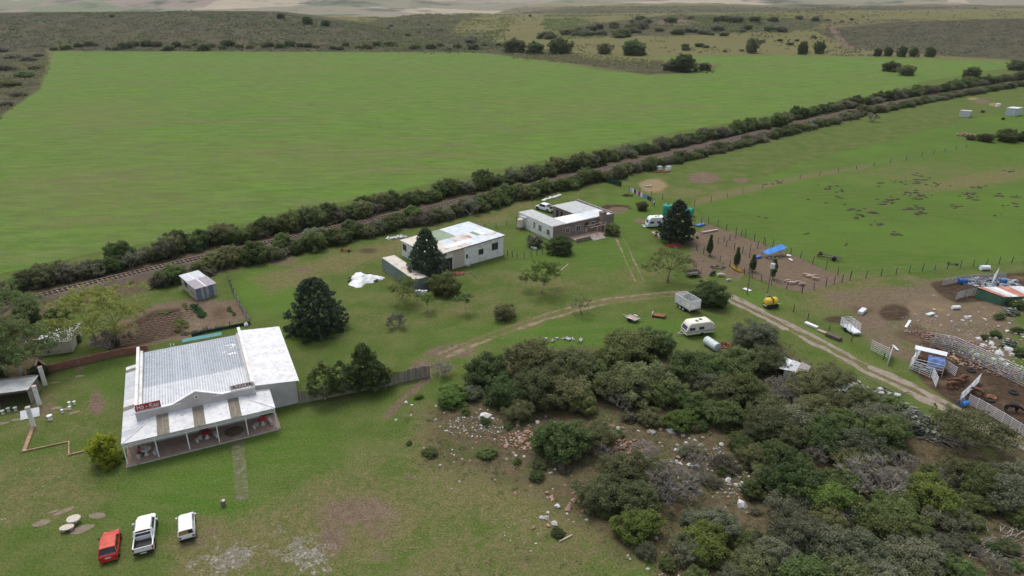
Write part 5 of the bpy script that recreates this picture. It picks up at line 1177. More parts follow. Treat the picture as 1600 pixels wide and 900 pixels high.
b.build('sheet', MATS['plastic_white'], t)
for k in range(7):
    a = (1.4, 1.9, 2.4, 2.9, 3.4, .2, -.3)[k]; MB().box((2.45 * math.cos(a), 2.5 * math.sin(a), .2), (.9, .4, .08), a + 1.3, .3).build('folded_edge', MATS['plastic_black'], t)
def boxy(name, label, cat, px, py, rz, parts, group=None):
    g = G(px, py); t = thing(name, label, cat, (g.x, g.y, 0), rz, group)
    for nm, mt, bxs in parts:
        b = MB()
        for q in bxs: b.box(*q) if not isinstance(q, MB) else None
        b.build(nm, MATS[mt], t)
    return t
# red implement by the hedge, plough on the pasture
def implement(px, py, rz, label, mat, s=1.0, wheels=True):
    g = G(px, py); t = thing('farm_implement', label, 'implement', (g.x, g.y, 0), rz); t.scale = (s,) * 3
    b = MB(); b.bar((-1.8, -.6, .55), (1.8, -.6, .55), .14).bar((-1.8, .6, .55), (1.8, .6, .55), .14).bar((-1.8, -.6, .55), (-1.8, .6, .55), .14).bar((1.8, -.6, .55), (1.8, .6, .55), .14).bar((0, -.6, .55), (2.6, 0, .6), .12).bar((0, .6, .55), (2.6, 0, .6), .12); b.build('frame', MATS[mat], t)
    for k in range(6): MB().tube([(-1.6 + k * .55, -.3 if k % 2 else .3, .55), (-1.8 + k * .55, 0, .3), (-1.6 + k * .55, 0, .02)], .045, 5).build('tine', MATS['rust'], t)
    if wheels:
        for x in (-1.3, 1.3):
            b = MB(); b.M = Matrix.Translation((x, .8 if x < 0 else -.8, .42)) @ Matrix.Rotation(math.pi / 2, 4, 'X'); b.lathe([(.18, -.12), (.42, -.12), (.42, .12), (.18, .12)], 14).build('wheel', MATS['tyre'], t)
M('implement_red', (.30, .05, .035), (.22, .05, .035), 3, rough=.8)
implement(540, 393, .1, 'red farm implement standing in front of the railway hedge', 'implement_red', .55); implement(1292, 404, -.55, 'dark old plough with tyres on the green pasture', 'wood_grey', 1.0)
implement(1488, 414, .05, 'small dark implement lying at the pasture fence', 'post_dark', .45)
# canoe
a, c = G(1140, 416), G(1160, 428); t = thing('canoe', 'yellow canoe lying on the bare ground by the pens', 'canoe', ((a.x + c.x) / 2, (a.y + c.y) / 2, 0), heading(a, c)); secs = []
for k in range(9):
    f = k / 8; w = .42 * math.sin(max(.04, min(.96, f)) * math.pi) ** .6; h_ = .42 + .12 * abs(f - .5) * 2; x = -1.5 + 3.0 * f
    secs.append([(x, -w * .5, .02), (x, -w, .25), (x, -w, h_), (x, -w * .86, h_), (x, -w * .5, .12), (x, w * .5, .12), (x, w * .86, h_), (x, w, h_), (x, w, .25), (x, w * .5, .02)])
b = MB().loft(secs); b.f = [tuple(reversed(f)) for f in b.f]; b.build('hull', MATS['canoe_yellow'], t)
for x in (-.5, .5): MB().bx(x - .1, x + .1, -.33, .33, .32, .36).build('seat', MATS['canoe_yellow'], t)
# drums, tanks, boards
def drum(px, py, label, mat='steel', r=.29, h=.88, lying=None, group=None, name='drum', cat='drum'):
    g = G(px, py); t = thing(name, label, cat, (g.x, g.y, 0), lying or 0, group); b = MB()
    if lying is not None: b.M = Matrix.Translation((0, 0, r)) @ Matrix.Rotation(math.pi / 2, 4, 'Y') @ Matrix.Translation((0, 0, -h / 2))
    b.lathe([(r * .9, 0), (r, .02), (r, h * .33), (r * 1.04, h * .345), (r, h * .36), (r, h * .64), (r * 1.04, h * .655), (r, h * .67), (r, h - .02), (r * .9, h)], 16); b.build('shell', MATS[mat], t)
    b2 = MB(); b2.M = b.M.copy() if lying is not None else Matrix.Identity(4); b2.lathe([(.03, h), (.06, h + .005), (.06, h + .03), (.03, h + .035)], 8, (r * .5, 0, 0)).build('bung', MATS['black_plastic'], t)
for i, (px, py) in enumerate([(651, 462), (656, 461.5), (661, 462.5), (666, 462)]): drum(px, py, 'pale metal drum standing in the row beside the green container', ['steel', 'roof_light', 'tank_metal', 'roof_light'][i], .3, .95, None, 'row of drums beside the container')
drum(1502, 630, 'blue plastic drum lying next to the white slatted gate', 'blue_plastic', .3, .9, .6); drum(1507, 634, 'second blue drum lying against the driveway rails', 'blue_tarp', .3, .9, .4)
drum(1503, 443, 'blue drum lying in the muddy pen', 'blue_plastic', .45, 1.4, .05); drum(1566, 443, 'blue drum behind the green shed', 'blue_plastic', .4, 1.1, .1); drum(1538, 422, 'white and blue tank lying at the pasture fence', 'plastic_white', .45, 1.6, .05); drum(1533, 421, 'blue end piece beside the white tank at the fence', 'blue_plastic', .42, .5, .05)
drum(1493, 483, 'white pipe section lying on the bare sand', 'plastic_white', .3, 1.3, .1, name='pipe_section', cat='pipe'); drum(1559, 167, 'white round tank standing beside the far sheds', 'plastic_white', .8, 1.4, None, name='pasture_tank', cat='tank')
for px, py, r, h, lz, lb in [(1043, 334, 1.2, 2.2, .9, 'green round net tank left of the conifer tip'), (1074, 337, .95, 2.3, 2.6, 'green tank lying on its side by the pasture fence')]:
    g = G(px, py); t = thing('green_tank', lb, 'tank', (g.x, g.y, 0), lz); b = MB()
    if px > 1050: b.M = Matrix.Translation((0, 0, r)) @ Matrix.Rotation(math.pi / 2, 4, 'Y') @ Matrix.Translation((0, 0, -h / 2))
    b.lathe([(r * .95, 0), (r, .05)] + [p for k in range(6) for p in ((r, .1 + k * h * .14), (r * 1.03, .14 + k * h * .14), (r, .18 + k * h * .14))] + [(r * .9, h * .93), (r * .3, h)], 20); b.build('tank_body', MATS['green_net'], t)
    b2 = MB(); b2.M = b.M; b2.lathe([(.3, h), (.3, h + .08), (.1, h + .1)], 10).build('lid', MATS['dark_net'], t)
def plank(px0, px1, w, th, mat, label, name='plank', cat='plank', z=0.0, blocks=True):
    a, c = G(*px0), G(*px1); t = thing(name, label, cat, ((a.x + c.x) / 2, (a.y + c.y) / 2, z), heading(a, c)); L_ = (c - a).length
    MB().bx(-L_ / 2, L_ / 2, -w / 2, w / 2, .06 if blocks else 0, .06 + th).build('board', MATS[mat], t)
    if blocks:
        for x in (-L_ * .35, L_ * .35): MB().bx(x - .06, x + .06, -w * .55, w * .55, 0, .06).build('bearer', MATS['wood_grey'], t)
plank((1258, 506), (1277, 514), .55, .3, 'plastic_white', 'long pale trough lying beside the driveway', 'trough', 'trough'); plank((1277, 516), (1294, 523), .6, .12, 'pinkwood', 'pile end of pale boards next to the long trough', 'board_stack', 'boards'); plank((1291, 524), (1313, 533), .9, .45, 'post_dark', 'dark feeding trough beside the driveway', 'trough', 'trough')
plank((1395, 540), (1403, 548), .3, .05, 'panel_white', 'white board lying between the gates and the blue cover'); plank((1415, 512), (1422, 501), .35, .05, 'panel_white', 'white board leaning in the grass near the brick rubble'); plank((1448, 494), (1458, 491), .55, .25, 'panel_white', 'white slab lying on the sand', 'slab', 'slab')
plank((1097, 365), (1121, 360.5), .45, .3, 'concrete', 'pale concrete beam lying in the bare pen', 'concrete_beam', 'beam'); plank((868, 431), (888, 413), .14, .08, 'wood_pale', 'long pale pole lying on the lawn', 'pole', 'pole', blocks=False); plank((874, 847), (894, 837), .12, .08, 'wood_pale', 'white pole lying beside the tiny dark bush', 'pole', 'pole', blocks=False)
plank((1020, 366), (1035, 374), .9, .5, 'wood_pale', 'stack of weathered boards under the big conifer', 'board_stack', 'boards'); plank((1162, 451), (1173, 455), .75, .04, 'panel_white', 'white board lying at the foot of the thin pole'); plank((1350, 486), (1343, 492), .7, .5, 'panel_white', 'white crate lying near the dark manure patch', 'crate', 'crate')
plank((735, 426), (746, 434), .12, .08, 'wood_grey', 'grey pole lying in front of the outbuilding', 'pole', 'pole', blocks=False); plank((838, 390), (830, 387), .5, .3, 'plastic_white', 'white basin overturned beside the dark house bush', 'basin', 'basin'); plank((1008, 356), (1004, 353), .5, .2, 'plastic_white', 'scrap of white sheet on the grass near the old caravan', 'scrap_sheet', 'sheet')
plank((1088, 354), (1100, 351), .9, .25, 'blue_plastic', 'blue boat shaped trough inside the bare pen', 'trough', 'trough'); plank((1180, 404), (1188, 402), .7, .3, 'blue_plastic', 'blue tub lying below the tarpaulin', 'tub', 'tub'); plank((1229, 399), (1236, 400), .7, .05, 'panel_white', 'white board on bare ground beside the tarpaulin'); plank((1233, 405), (1238, 408), .4, .1, 'panel_white', 'small white slab in the pig yard', 'slab', 'slab')
plank((1060, 590), (1063, 596), .1, .02, 'wood_grey', 'thin stick under the thicket edge', 'stick', 'stick') if False else None
t = drape('teal_cover', 'teal trough cover behind the restaurant roof', 317, 534, .44, 5.2, 1.1, .75, 'teal', 'cover', .015, n=6)
for x in (-2.4, 0, 2.4):
    for y in (-.45, .45): MB().bar((x, y, 0), (x, y, .75), .06).build('leg', MATS['steel'], t)
for px in (268, 273): g = G(px, 546); t = thing('white_post', 'short white post standing behind the restaurant', 'post', (g.x, g.y, 0), 0, 'white posts behind the restaurant'); MB().tube([(0, 0, 0), (0, 0, .8)], .08, 8).build('shaft', MATS['white_paint'], t); MB().lathe([(.09, .8), (.09, .86), (.03, .9)], 8).build('cap', MATS['white_paint'], t)
g = G(385, 510); t = thing('white_jar', 'white round container at the corner of the garden fence', 'container', (g.x, g.y, 0)); MB().lathe([(.2, 0), (.3, .12), (.3, .4), (.18, .52)], 14).build('body', MATS['plastic_white'], t); MB().lathe([(.19, .52), (.19, .58), (.05, .6)], 12).build('lid', MATS['steel'], t)
# stump and stone table group on the lawn
g = G(349, 790); t = thing('tree_stump', 'grey tree stump standing on the lawn beside the garden path', 'stump', (g.x, g.y, 0)); MB().tube([(0, 0, -.02), (.02, 0, .3), (.05, .02, .62)], [.27, .22, .24], 11).build('trunk', MATS['bark_grey'], t); MB().lathe([(.02, .6), (.2, .612), (.19, .625), (.02, .63)], 10, (.05, .02, 0)).build('cut_face', MATS['stone_pale'], t)
def round_stone_table(px, py, r, h, label, top='stone_pale'):
    g = G(px, py); t = thing('stone_table', label, 'table', (g.x, g.y, 0)); b = MB(); b.lathe([(r * .9, h - .1), (r, h - .07), (r, h), (r * .95, h + .02)], 18); b.v = [(x, y * .9 + .02 * math.sin(x * 9), z) for x, y, z in b.v]; b.build('table_top', MATS[top], t)
    MB().lathe([(.24, 0), (.2, .1), (.16, h * .5), (.24, h - .1)], 10).build('pedestal', MATS['concrete'], t); return t
def round_stool(px, py, r, h, label, mat='concrete', group=None):
    g = G(px, py); t = thing('stone_stool', label, 'stool', (g.x, g.y, 0), 0, group); MB().lathe([(r * .8, h - .06), (r, h - .04), (r, h), (r * .9, h + .01)], 12).build('seat', MATS[mat], t); MB().lathe([(r * .8, 0), (r * .6, h * .4), (r * .7, h - .06)], 10).build('pedestal', MATS[mat], t)
round_stone_table(117, 817, .62, .55, 'large round rough stone table on the lawn near the parked cars')
g = G(106, 829); t = thing('stone_bench', 'half round stone bench beside the rough stone table', 'bench', (g.x, g.y, 0), .3); MB().prism([(.62 * math.cos(a), .42 * math.sin(a)) for a in np.linspace(0, 2 * math.pi, 14)[:-1]], .34, .44).build('seat', MATS['stone_pale'], t)
for x in (-.3, .3): MB().bx(x - .1, x + .1, -.15, .15, 0, .34).build('leg', MATS['concrete'], t)
def slabstone(px, py, rx, ry, a, label):
    g = G(px, py); q = random.Random(int(px)); pts = [((rx * math.cos(t_) * q.uniform(.85, 1.1)), (ry * math.sin(t_) * q.uniform(.85, 1.1))) for t_ in np.linspace(0, 2 * math.pi, 15)[:-1]]
    b = MB(); b.M = Matrix.Rotation(a, 4, 'Z'); b.prism(pts, -.03, .03); o = b.build('flagstone', MATS['flag'] if 'flag' in MATS else M('flag', (.22, .175, .125), (.17, .135, .095), 2, rough=.95, bump=.4), None); o.location = (g.x, g.y, 0); tag(o, label, 'stone')
slabstone(64, 818, .8, .5, .3, 'flat worn flagstone beside the stone table, largest of the slabs'); slabstone(100, 799, .95, .32, .75, 'long narrow flagstone behind the stone table'); slabstone(83, 800, .5, .2, .6, 'small narrow flagstone near the long one'); slabstone(152, 806, .85, .42, -.1, 'rough flagstone between stone table and cars'); slabstone(128, 827, 1.0, .6, .5, 'flagstone right in front of the stone table')
for px, py, rx, ry, a, lb in [(88, 638, .62, .36, .2, 'round pale paving stone near the white pillars'), (105, 639, .45, .36, 0, 'pale paving stone beside the little stools'), (116, 645, .65, .25, .6, 'long curved paving stone beside the stools'), (86, 598, .55, .22, .3, 'narrow pale stone on the lawn by the brick wall'), (124, 588, .55, .3, .2, 'flat stone on the worn lawn patch'), (27, 656, .6, .36, .1, 'round pale paving stone before the open shed'), (4, 662, .7, .25, .4, 'pale curved stone before the open shed, farther from the pillars')]: slabstone(px, py, rx, ry, a, lb)
for px, py, lb in [(109, 633, 'short white stool behind the pale paving stones'), (117, 632, 'short white stool farthest from the pillars'), (98, 645, 'short white stool in front of the paving stones'), (110, 640, 'short white stool between two paving stones')]: round_stool(px, py, .17, .45, lb, 'plastic_white')
round_stool(79, 656, .3, .62, 'white round pedestal table on the lawn beside the pillars', 'plastic_white')
for px, py in [(5, 647), (14, 643), (25, 642)]: round_stool(px, py, .24, .5, 'grey pedestal stool in front of the open shed', 'table_stone', 'stools of the open shed')
t = drape('fallen_panel', 'grey metal panel leaning at the foot of the gate pillar', 48, 650, .5, 1.9, 1.1, .35, 'roof_light', 'panel', .01, (-.3, -.3, .3, .3), 4); MB().bar((0, .4, 0), (0, .4, .5), .06).build('prop', MATS['wood_grey'], t)
# washing line and its clothes
a, c = G(983, 303), G(1019, 321); t = thing('washing_line', 'wire washing line hung with clothes on the grass', 'washing line', a); d = c - a
for f in (0, 1): MB().bar(d * f, d * f + Vector((0, 0, 1.9)), .08).bar(d * f + Vector((-.4, .4, 1.85)), d * f + Vector((.4, -.4, 1.85)), .06).build('post', MATS['wood_grey'], t)
MB().tube([Vector((0, 0, 1.85)), d * .5 + Vector((0, 0, 1.78)), d + Vector((0, 0, 1.85))], .01, 4).build('line', MATS['wire'], t)
for k, (mt, nm) in enumerate([('cloth_lilac', 'lilac sheet'), ('cloth_white', 'white sheet'), ('cloth_navy', 'navy trousers'), ('cloth_lilac', 'pale towel'), ('cloth_red', 'red shirt'), ('cloth_white', 'white shirt'), ('cloth_blue', 'blue blanket'), ('cloth_blue', 'blue jeans'), ('cloth_dark', 'black garment'), ('cloth_navy', 'dark blue garment')]):
    p = a + d * ((k + .6) / 10.5); t = thing('hanging_cloth', nm + ' hanging on the washing line', 'laundry', (p.x, p.y, 0), heading(a, c)); w = d.length / 10.5 * .92; b = MB()
    for j in range(4):
        for i in range(5): b.v.append((w * (i / 4 - .5), .06 * math.sin(i * 2 + k) * (j / 3), 1.83 - j * .36))
    for j in range(3):
        for i in range(4): b.f.append((j * 5 + i, (j + 1) * 5 + i, (j + 1) * 5 + i + 1, j * 5 + i + 1))
    o = b.build('fabric', MATS[mt], t); o.modifiers.new('thickness', 'SOLIDIFY').thickness = .015; MB().box((0, 0, 1.84), (.03, .04, .07)).build('peg', MATS['wood_pale'], t)
# white bags by the hedge
for k in range(12):
    g = G(848 + k * 2.5 + rnd.uniform(-1, 1), 314 - k * .75 + rnd.uniform(-.6, .6)); b = MB(); b.lathe([(.18, 0), (.36, .1), (.34, .28), (.12, .4)], 9); b.v = [(x * 1.4, y, z * rnd.uniform(.9, 1.1)) for x, y, z in b.v]
    o = b.build('feed_bag', MATS['plastic_white'], None, True); o.location = (g.x, g.y, -.01); o.rotation_euler = (0, 0, rnd.random() * 3); tag(o, 'full white feed bag in the row at the foot of the hedge', 'bag', 'row of white bags by the hedge')
# straw ring with trough, brick heap, pallets at hedge
g = G(1012, 291); t = thing('feed_ring', 'grey round feed trough on a patch of straw', 'trough', (g.x, g.y, 0)); b = MB(); b.lathe([(.9, 0), (1.0, .05), (1.0, .35), (.9, .35), (.88, .1)], 18); b.build('trough_wall', MATS['steel'], t); MB().lathe([(.1, .08), (.86, .08), (.84, .14), (.1, .16)], 14).build('feed', MATS['straw'], t)
for px, py, lb, mt in [(1030, 266, 'white appliance box dumped at the hedge', 'panel_white'), (1044, 266, 'white bag heap beside the dumped box', 'plastic_white')]:
    boxy('dumped_box', lb, 'box', px, py, .3, [('body', mt, [((0, 0, .55), (1.3, .9, 1.1))]), ('lid', 'steel', [((0, 0, 1.13), (1.34, .94, .06))])])
rq = random.Random(12)
def heap(name, label, cat, px, py, rx, ry, h, n, mats, size, kind='stuff', rot=0.0):
    g = G(px, py); b = MB()
    for k in range(n):
        a, r_ = rq.uniform(0, 6.28), math.sqrt(rq.random()); x, y = rx * r_ * math.cos(a), ry * r_ * math.sin(a); s = size * rq.uniform(.6, 1.5)
        b.box((x, y, h * (1 - r_) * rq.random() + s * .25), (s, s * rq.uniform(.4, .9), s * rq.uniform(.3, .7)), rq.uniform(0, 3), rq.uniform(-.5, .5), rq.uniform(-.5, .5))
    o = b.build(name, MATS[mats], None, kind=kind); o.location = (g.x, g.y, 0); o.rotation_euler = (0, 0, rot); tag(o, label, cat)
heap('brick_heap', 'heap of loose red bricks in front of the white outbuilding', 'brick heap', 713, 429, 1.5, .7, .35, 160, 'brick', .24, rot=.4)
heap('brick_rubble', 'long heap of broken red brick beside the cattle yard fence', 'rubble', 1478, 531, 5.6, 1.5, .4, 420, 'rubble_red', .22, rot=-.55); heap('brick_rubble', 'spread of red and pale rubble beyond the double rail fence', 'rubble', 1560, 578, 5.5, 2.0, .2, 300, 'rubble_red', .22, rot=-.5)
heap('stone_scatter', 'pale stones and broken rubble spread over the bare yard by the pens', 'stones', 1500, 507, 9, 4.5, .03, 130, 'rock_grey', .17); heap('stone_scatter', 'tan rubble spread below the field of pale boulders', 'stones', 1560, 560, 7, 4.0, .05, 160, 'stone_pale', .20)
heap('scrap_heap', 'heap of red and blue scrap under the big conifer', 'scrap', 1054, 385, 1.6, .8, .5, 70, 'cloth_red', .28); heap('scrap_heap', 'rusty scrap beside the lying steel tank', 'scrap', 1128, 540, 1.3, 1.0, .4, 60, 'rust', .28); heap('scrap_heap', 'grey and brown scrap heap by the pen fence', 'scrap', 1122, 418, 1.4, .8, .4, 60, 'wood_grey', .3); heap('scrap_heap', 'rubble of pinkish stones at the pasture bushes', 'rubble', 1510, 212, 3.0, 2.0, .8, 120, 'rubble_red', .6)
heap('scrap_heap', 'dark scrap on the grass near the washing line', 'scrap', 980, 306, 1.2, .6, .5, 40, 'post_dark', .35); heap('scrap_heap', 'red clutter at the foot of the hedge beside dumped boxes', 'scrap', 1034, 269, 2.4, .9, .3, 60, 'rust', .35); heap('scrap_heap', 'metal scrap littering the muddy pen behind the green shed', 'scrap', 1545, 442, 5.5, 2.2, .25, 260, 'panel_grey', .35)
heap('scrap_heap', 'fallen tin and posts beside the driveway thicket', 'scrap', 1345, 607, 4.2, 1.0, .2, 22, 'roof_fibre', .45, rot=-.5)
heap('scrap_heap', 'pale rags and sheets dumped behind the outbuilding hedge', 'scrap', 620, 372, 2.2, .6, .25, 22, 'plastic_white', .5, rot=.4); heap('scrap_heap', 'white scrap sheets at the top edge of the thicket', 'scrap', 880, 532, 3.4, .5, .15, 10, 'roof_fibre', .5)
heap('stone_scatter', 'reddish broken stones in a dense patch on the slope below the thicket', 'stones', 828, 688, 3.2, 1.6, .12, 150, 'rock_red', .22); heap('stone_scatter', 'reddish broken stones between the olive bush and the bare shrub', 'stones', 965, 700, 4.2, 1.6, .12, 170, 'rock_red', .24); heap('stone_scatter', 'grey and pale stones on the slope near the footpath', 'stones', 740, 668, 4.0, 2.2, .08, 110, 'rock_grey', .16); heap('stone_scatter', 'loose stones in the gap of the thicket', 'stones', 1130, 735, 2.6, 4.0, .1, 130, 'rock_grey', .2)
# tyres half buried in the cattle yard
for px, py in [(1517, 580), (1583, 614), (1546, 626), (1549, 622)]: g = G(px, py); b = MB(); b.lathe([(.30, 0), (.54, .02), (.58, .12), (.52, .24), (.30, .24), (.28, .12)], 16); o = b.build('old_tyre', MATS['tyre'] if px != 1549 else MATS['rust'], None); o.location = (g.x, g.y, -.02); tag(o, 'large old tyre lying as feeder in the cattle yard', 'tyre', 'tyres in the cattle yard')

# ================================================================ ROCKS
def rock_mesh(seed, mat):
    import bmesh
    q = random.Random(seed); bm = bmesh.new(); bmesh.ops.create_icosphere(bm, subdivisions=1, radius=1)
    for v in bm.verts: v.co = Vector((v.co.x * q.uniform(.7, 1.1), v.co.y * q.uniform(.6, 1.0), v.co.z * q.uniform(.4, .7))) * q.uniform(.8, 1.1)
    me = bpy.data.meshes.new('rock'); bm.to_mesh(me); bm.free(); me.materials.append(MATS[mat]); return me
RM = {m: [rock_mesh(k, m) for k in range(4)] for m in ('rock_grey', 'rock_red', 'rock_white')}
RN = {'rock_grey': ('grey_rock', 'grey rock lying loose on the stony slope'), 'rock_red': ('red_rock', 'reddish rock lying loose on the stony slope'), 'rock_white': ('white_rock', 'whitish rock on the stony slope')}
def rock(px, py, r, mat, label=None, group=None, nm=None):
    g = G(px, py); o = link(nm or RN[mat][0], rq.choice(RM[mat])); s = r * rq.uniform(.7, 1.25); o.location = (g.x, g.y, s * .1); o.scale = (s, s, s); o.rotation_euler = (rq.uniform(-.3, .3), rq.uniform(-.3, .3), rq.uniform(0, 6.3))
    tag(o, label or RN[mat][1], 'rock', group or ('loose ' + RN[mat][0].replace('_', ' ') + 's of the slope'))
for (cx, cy, sx, sy, n_, r_, w) in [(740, 665, 50, 22, 46, .20, (5, 2, 4)), (830, 690, 30, 18, 60, .26, (2, 7, 2)), (960, 700, 50, 22, 46, .28, (2, 6, 2)), (880, 790, 30, 20, 30, .26, (2, 5, 2)), (720, 720, 50, 20, 26, .13, (4, 2, 3)), (1130, 740, 30, 50, 50, .24, (4, 4, 2)), (1070, 690, 40, 25, 34, .28, (4, 3, 3)), (1040, 860, 30, 24, 30, .17, (3, 4, 2)), (840, 830, 50, 30, 22, .10, (4, 2, 2)), (1000, 665, 30, 10, 14, .3, (3, 3, 3))]:
    for _ in range(n_): rock(rq.gauss(cx, sx), rq.gauss(cy, sy), r_ * rq.uniform(.5, 1.6), rq.choices(['rock_grey', 'rock_red', 'rock_white'], w)[0])
for px, py, r_, m, lb in [(871, 791, .55, 'rock_white', 'large whitish boulder above the lawn, beside an orange one'), (890, 793, .45, 'rock_red', 'orange boulder beside the large whitish one'), (757, 652, .8, 'rock_white', 'long pale rock slab next to the low succulent'), (1115, 655, .9, 'rock_white', 'pale rock slab between two thicket bushes'), (1160, 790, .8, 'rock_white', 'pale boulder in the gap of the thicket'), (1048, 675, 1.0, 'rock_grey', 'grey boulder at the foot of the bare shrub')]: rock(px, py, r_, m, lb, 'boulders', 'boulder')
for (x0, y0, x1, y1, n_) in [(-5, 815, 40, 796, 9), (60, 768, 92, 742, 9), (40, 760, 72, 722, 5)]:
    for k in range(n_): f = rq.random(); rock(x0 + (x1 - x0) * f + rq.gauss(0, 3), y0 + (y1 - y0) * f + rq.gauss(0, 2), .065 * rq.uniform(.6, 1.5), 'rock_white', 'small white edging stone on the lawn near the stone table', 'white edging stones', 'edging_stone')
for _ in range(44): rock(rq.gauss(1568, 26), rq.gauss(540, 18), .5 * rq.uniform(.4, 1.5), 'rock_white', 'whitish boulder in the field of pale rocks beyond the rubble', 'pale boulders beyond the rubble', 'pale_boulder')
for _ in range(30): rock(rq.gauss(1500, 45), rq.gauss(508, 18), .25 * rq.uniform(.4, 1.5), rq.choice(['rock_white', 'rock_red']), 'stone scattered on the bare yard by the rubble', 'stones of the bare yard', 'yard_stone')
# ================================================================ ANIMALS AND PEOPLE
def quadruped(name, mat, L_=1.5, h=1.3, graze=True, pig=False):
    hb, r = h * .68, L_ * .17
    pts = [(0, 0, hb), (L_ * .42, 0, hb + .02), (-L_ * .42, 0, hb + .04)]; rad = [r * 1.18, r * 1.05, r]
    E_ = [(0, 1), (0, 2)]
    nk = (L_ * .62, 0, hb - .08 if graze else hb + .22); hd = (L_ * .80, 0, hb - .35 if graze else hb + .25); mz = (L_ * .93, 0, hb - .56 if graze else hb + .12)
    if pig: nk, hd, mz = (L_ * .55, 0, hb), (L_ * .68, 0, hb - .04), (L_ * .82, 0, hb - .1)
    pts += [nk, hd, mz]; rad += [r * .62, r * .48, r * .32]; E_ += [(1, 3), (3, 4), (4, 5)]
    for s in (-1, 1):
        i = len(pts); pts += [(L_ * .36, s * r * .75, hb * .55), (L_ * .36, s * r * .75, hb * .28), (L_ * .38, s * r * .75, .03)]; rad += [r * .42, r * .26, r * .24]; E_ += [(1, i), (i, i + 1), (i + 1, i + 2)]
        i = len(pts); pts += [(-L_ * .36, s * r * .75, hb * .58), (-L_ * .44, s * r * .75, hb * .33), (-L_ * .41, s * r * .75, .03)]; rad += [r * .5, r * .27, r * .24]; E_ += [(2, i), (i, i + 1), (i + 1, i + 2)]
        i = len(pts); pts += [(hd[0] - .04, s * r * .75, hd[2] + .08)]; rad += [.035]; E_ += [(4, i)]
    i = len(pts); pts += [(-L_ * .52, 0, hb), (-L_ * .55, 0, hb * .5)]; rad += [.035, .03]; E_ += [(2, i), (i, i + 1)]
    return skin_mesh(name, pts, E_, rad, MATS[mat], 2)
cow_me = {m: quadruped('cow', m) for m in ('cow_brown', 'cow_black', 'cow_tan')}
def animal(me, name, label, cat, px, py, rz, s=1.0, group=None, dz=0.0):
    g = G(px, py); o = link(name, me); o.location = (g.x, g.y, dz); o.rotation_euler = (0, 0, rz); o.scale = (s,) * 3; return tag(o, label, cat, group)
animal(cow_me['cow_black'], 'cow', 'black cow walking with lowered head in the muddy yard', 'cow', 1579, 643, -.25, .95)
for px, py, rz, lb in [(1437, 566, 1.2, 'brown cow inside the covered pen, next to the post'), (1446, 570, .8, 'brown cow in the middle of the covered pen'), (1466, 552, 1.9, 'brown cow looking out behind the covered pen'), (1469, 586, .4, 'brown cow lying in front of the slatted gate'), (1496, 601, 2.8, 'brown cow in the mud near the pale gate leaf'), (1503, 596, .5, 'second brown cow in the mud behind the slatted gate'), (1527, 617, 2.2, 'brown cow beside the old tyres'), (1485, 606, .2, 'brown cow close to the driveway side of the muddy yard')]: animal(cow_me['cow_brown'], 'cow', lb, 'cow', px, py, rz, .85)
animal(cow_me['cow_tan'], 'cow', 'tan coloured calf beside the double rail fence', 'cow', 1488, 564, -1.2, .62)
pig_me = quadruped('pig', 'pig_pale', 1.15, .8, False, True); pig_bl = quadruped('pig', 'cow_black', 1.15, .8, False, True); sheep_me = quadruped('sheep', 'wool', 1.1, .85, True)
for k, (px, py, rz) in enumerate([(1230, 441, .1), (1237, 444, 2.9), (1245, 443, .2), (1252, 446, .1), (1259, 431, -.4), (1266, 434, 2.7), (1273, 437, -.3), (1271, 433, .4)]):
    animal(pig_me, 'pig', 'pale pig resting in the row on the bare yard' if k < 4 else 'pale pig in the huddle in the middle of the bare yard', 'pig', px, py, rz, .95, 'pigs on the bare yard' if k < 4 else 'huddled pigs', -.18)
animal(sheep_me, 'goat', 'white goat lying in the shade of the dense tree', 'goat', 1125, 432, .1, 1.15, None, -.25); animal(pig_bl, 'dark_pig', 'black pig beside the white goat by the dense tree', 'pig', 1113, 430, .8, 1.2, None, -.15); animal(sheep_me, 'goat', 'small white goat apart from the others near the dense tree', 'goat', 1138, 439, .3, .8, None, -.2)
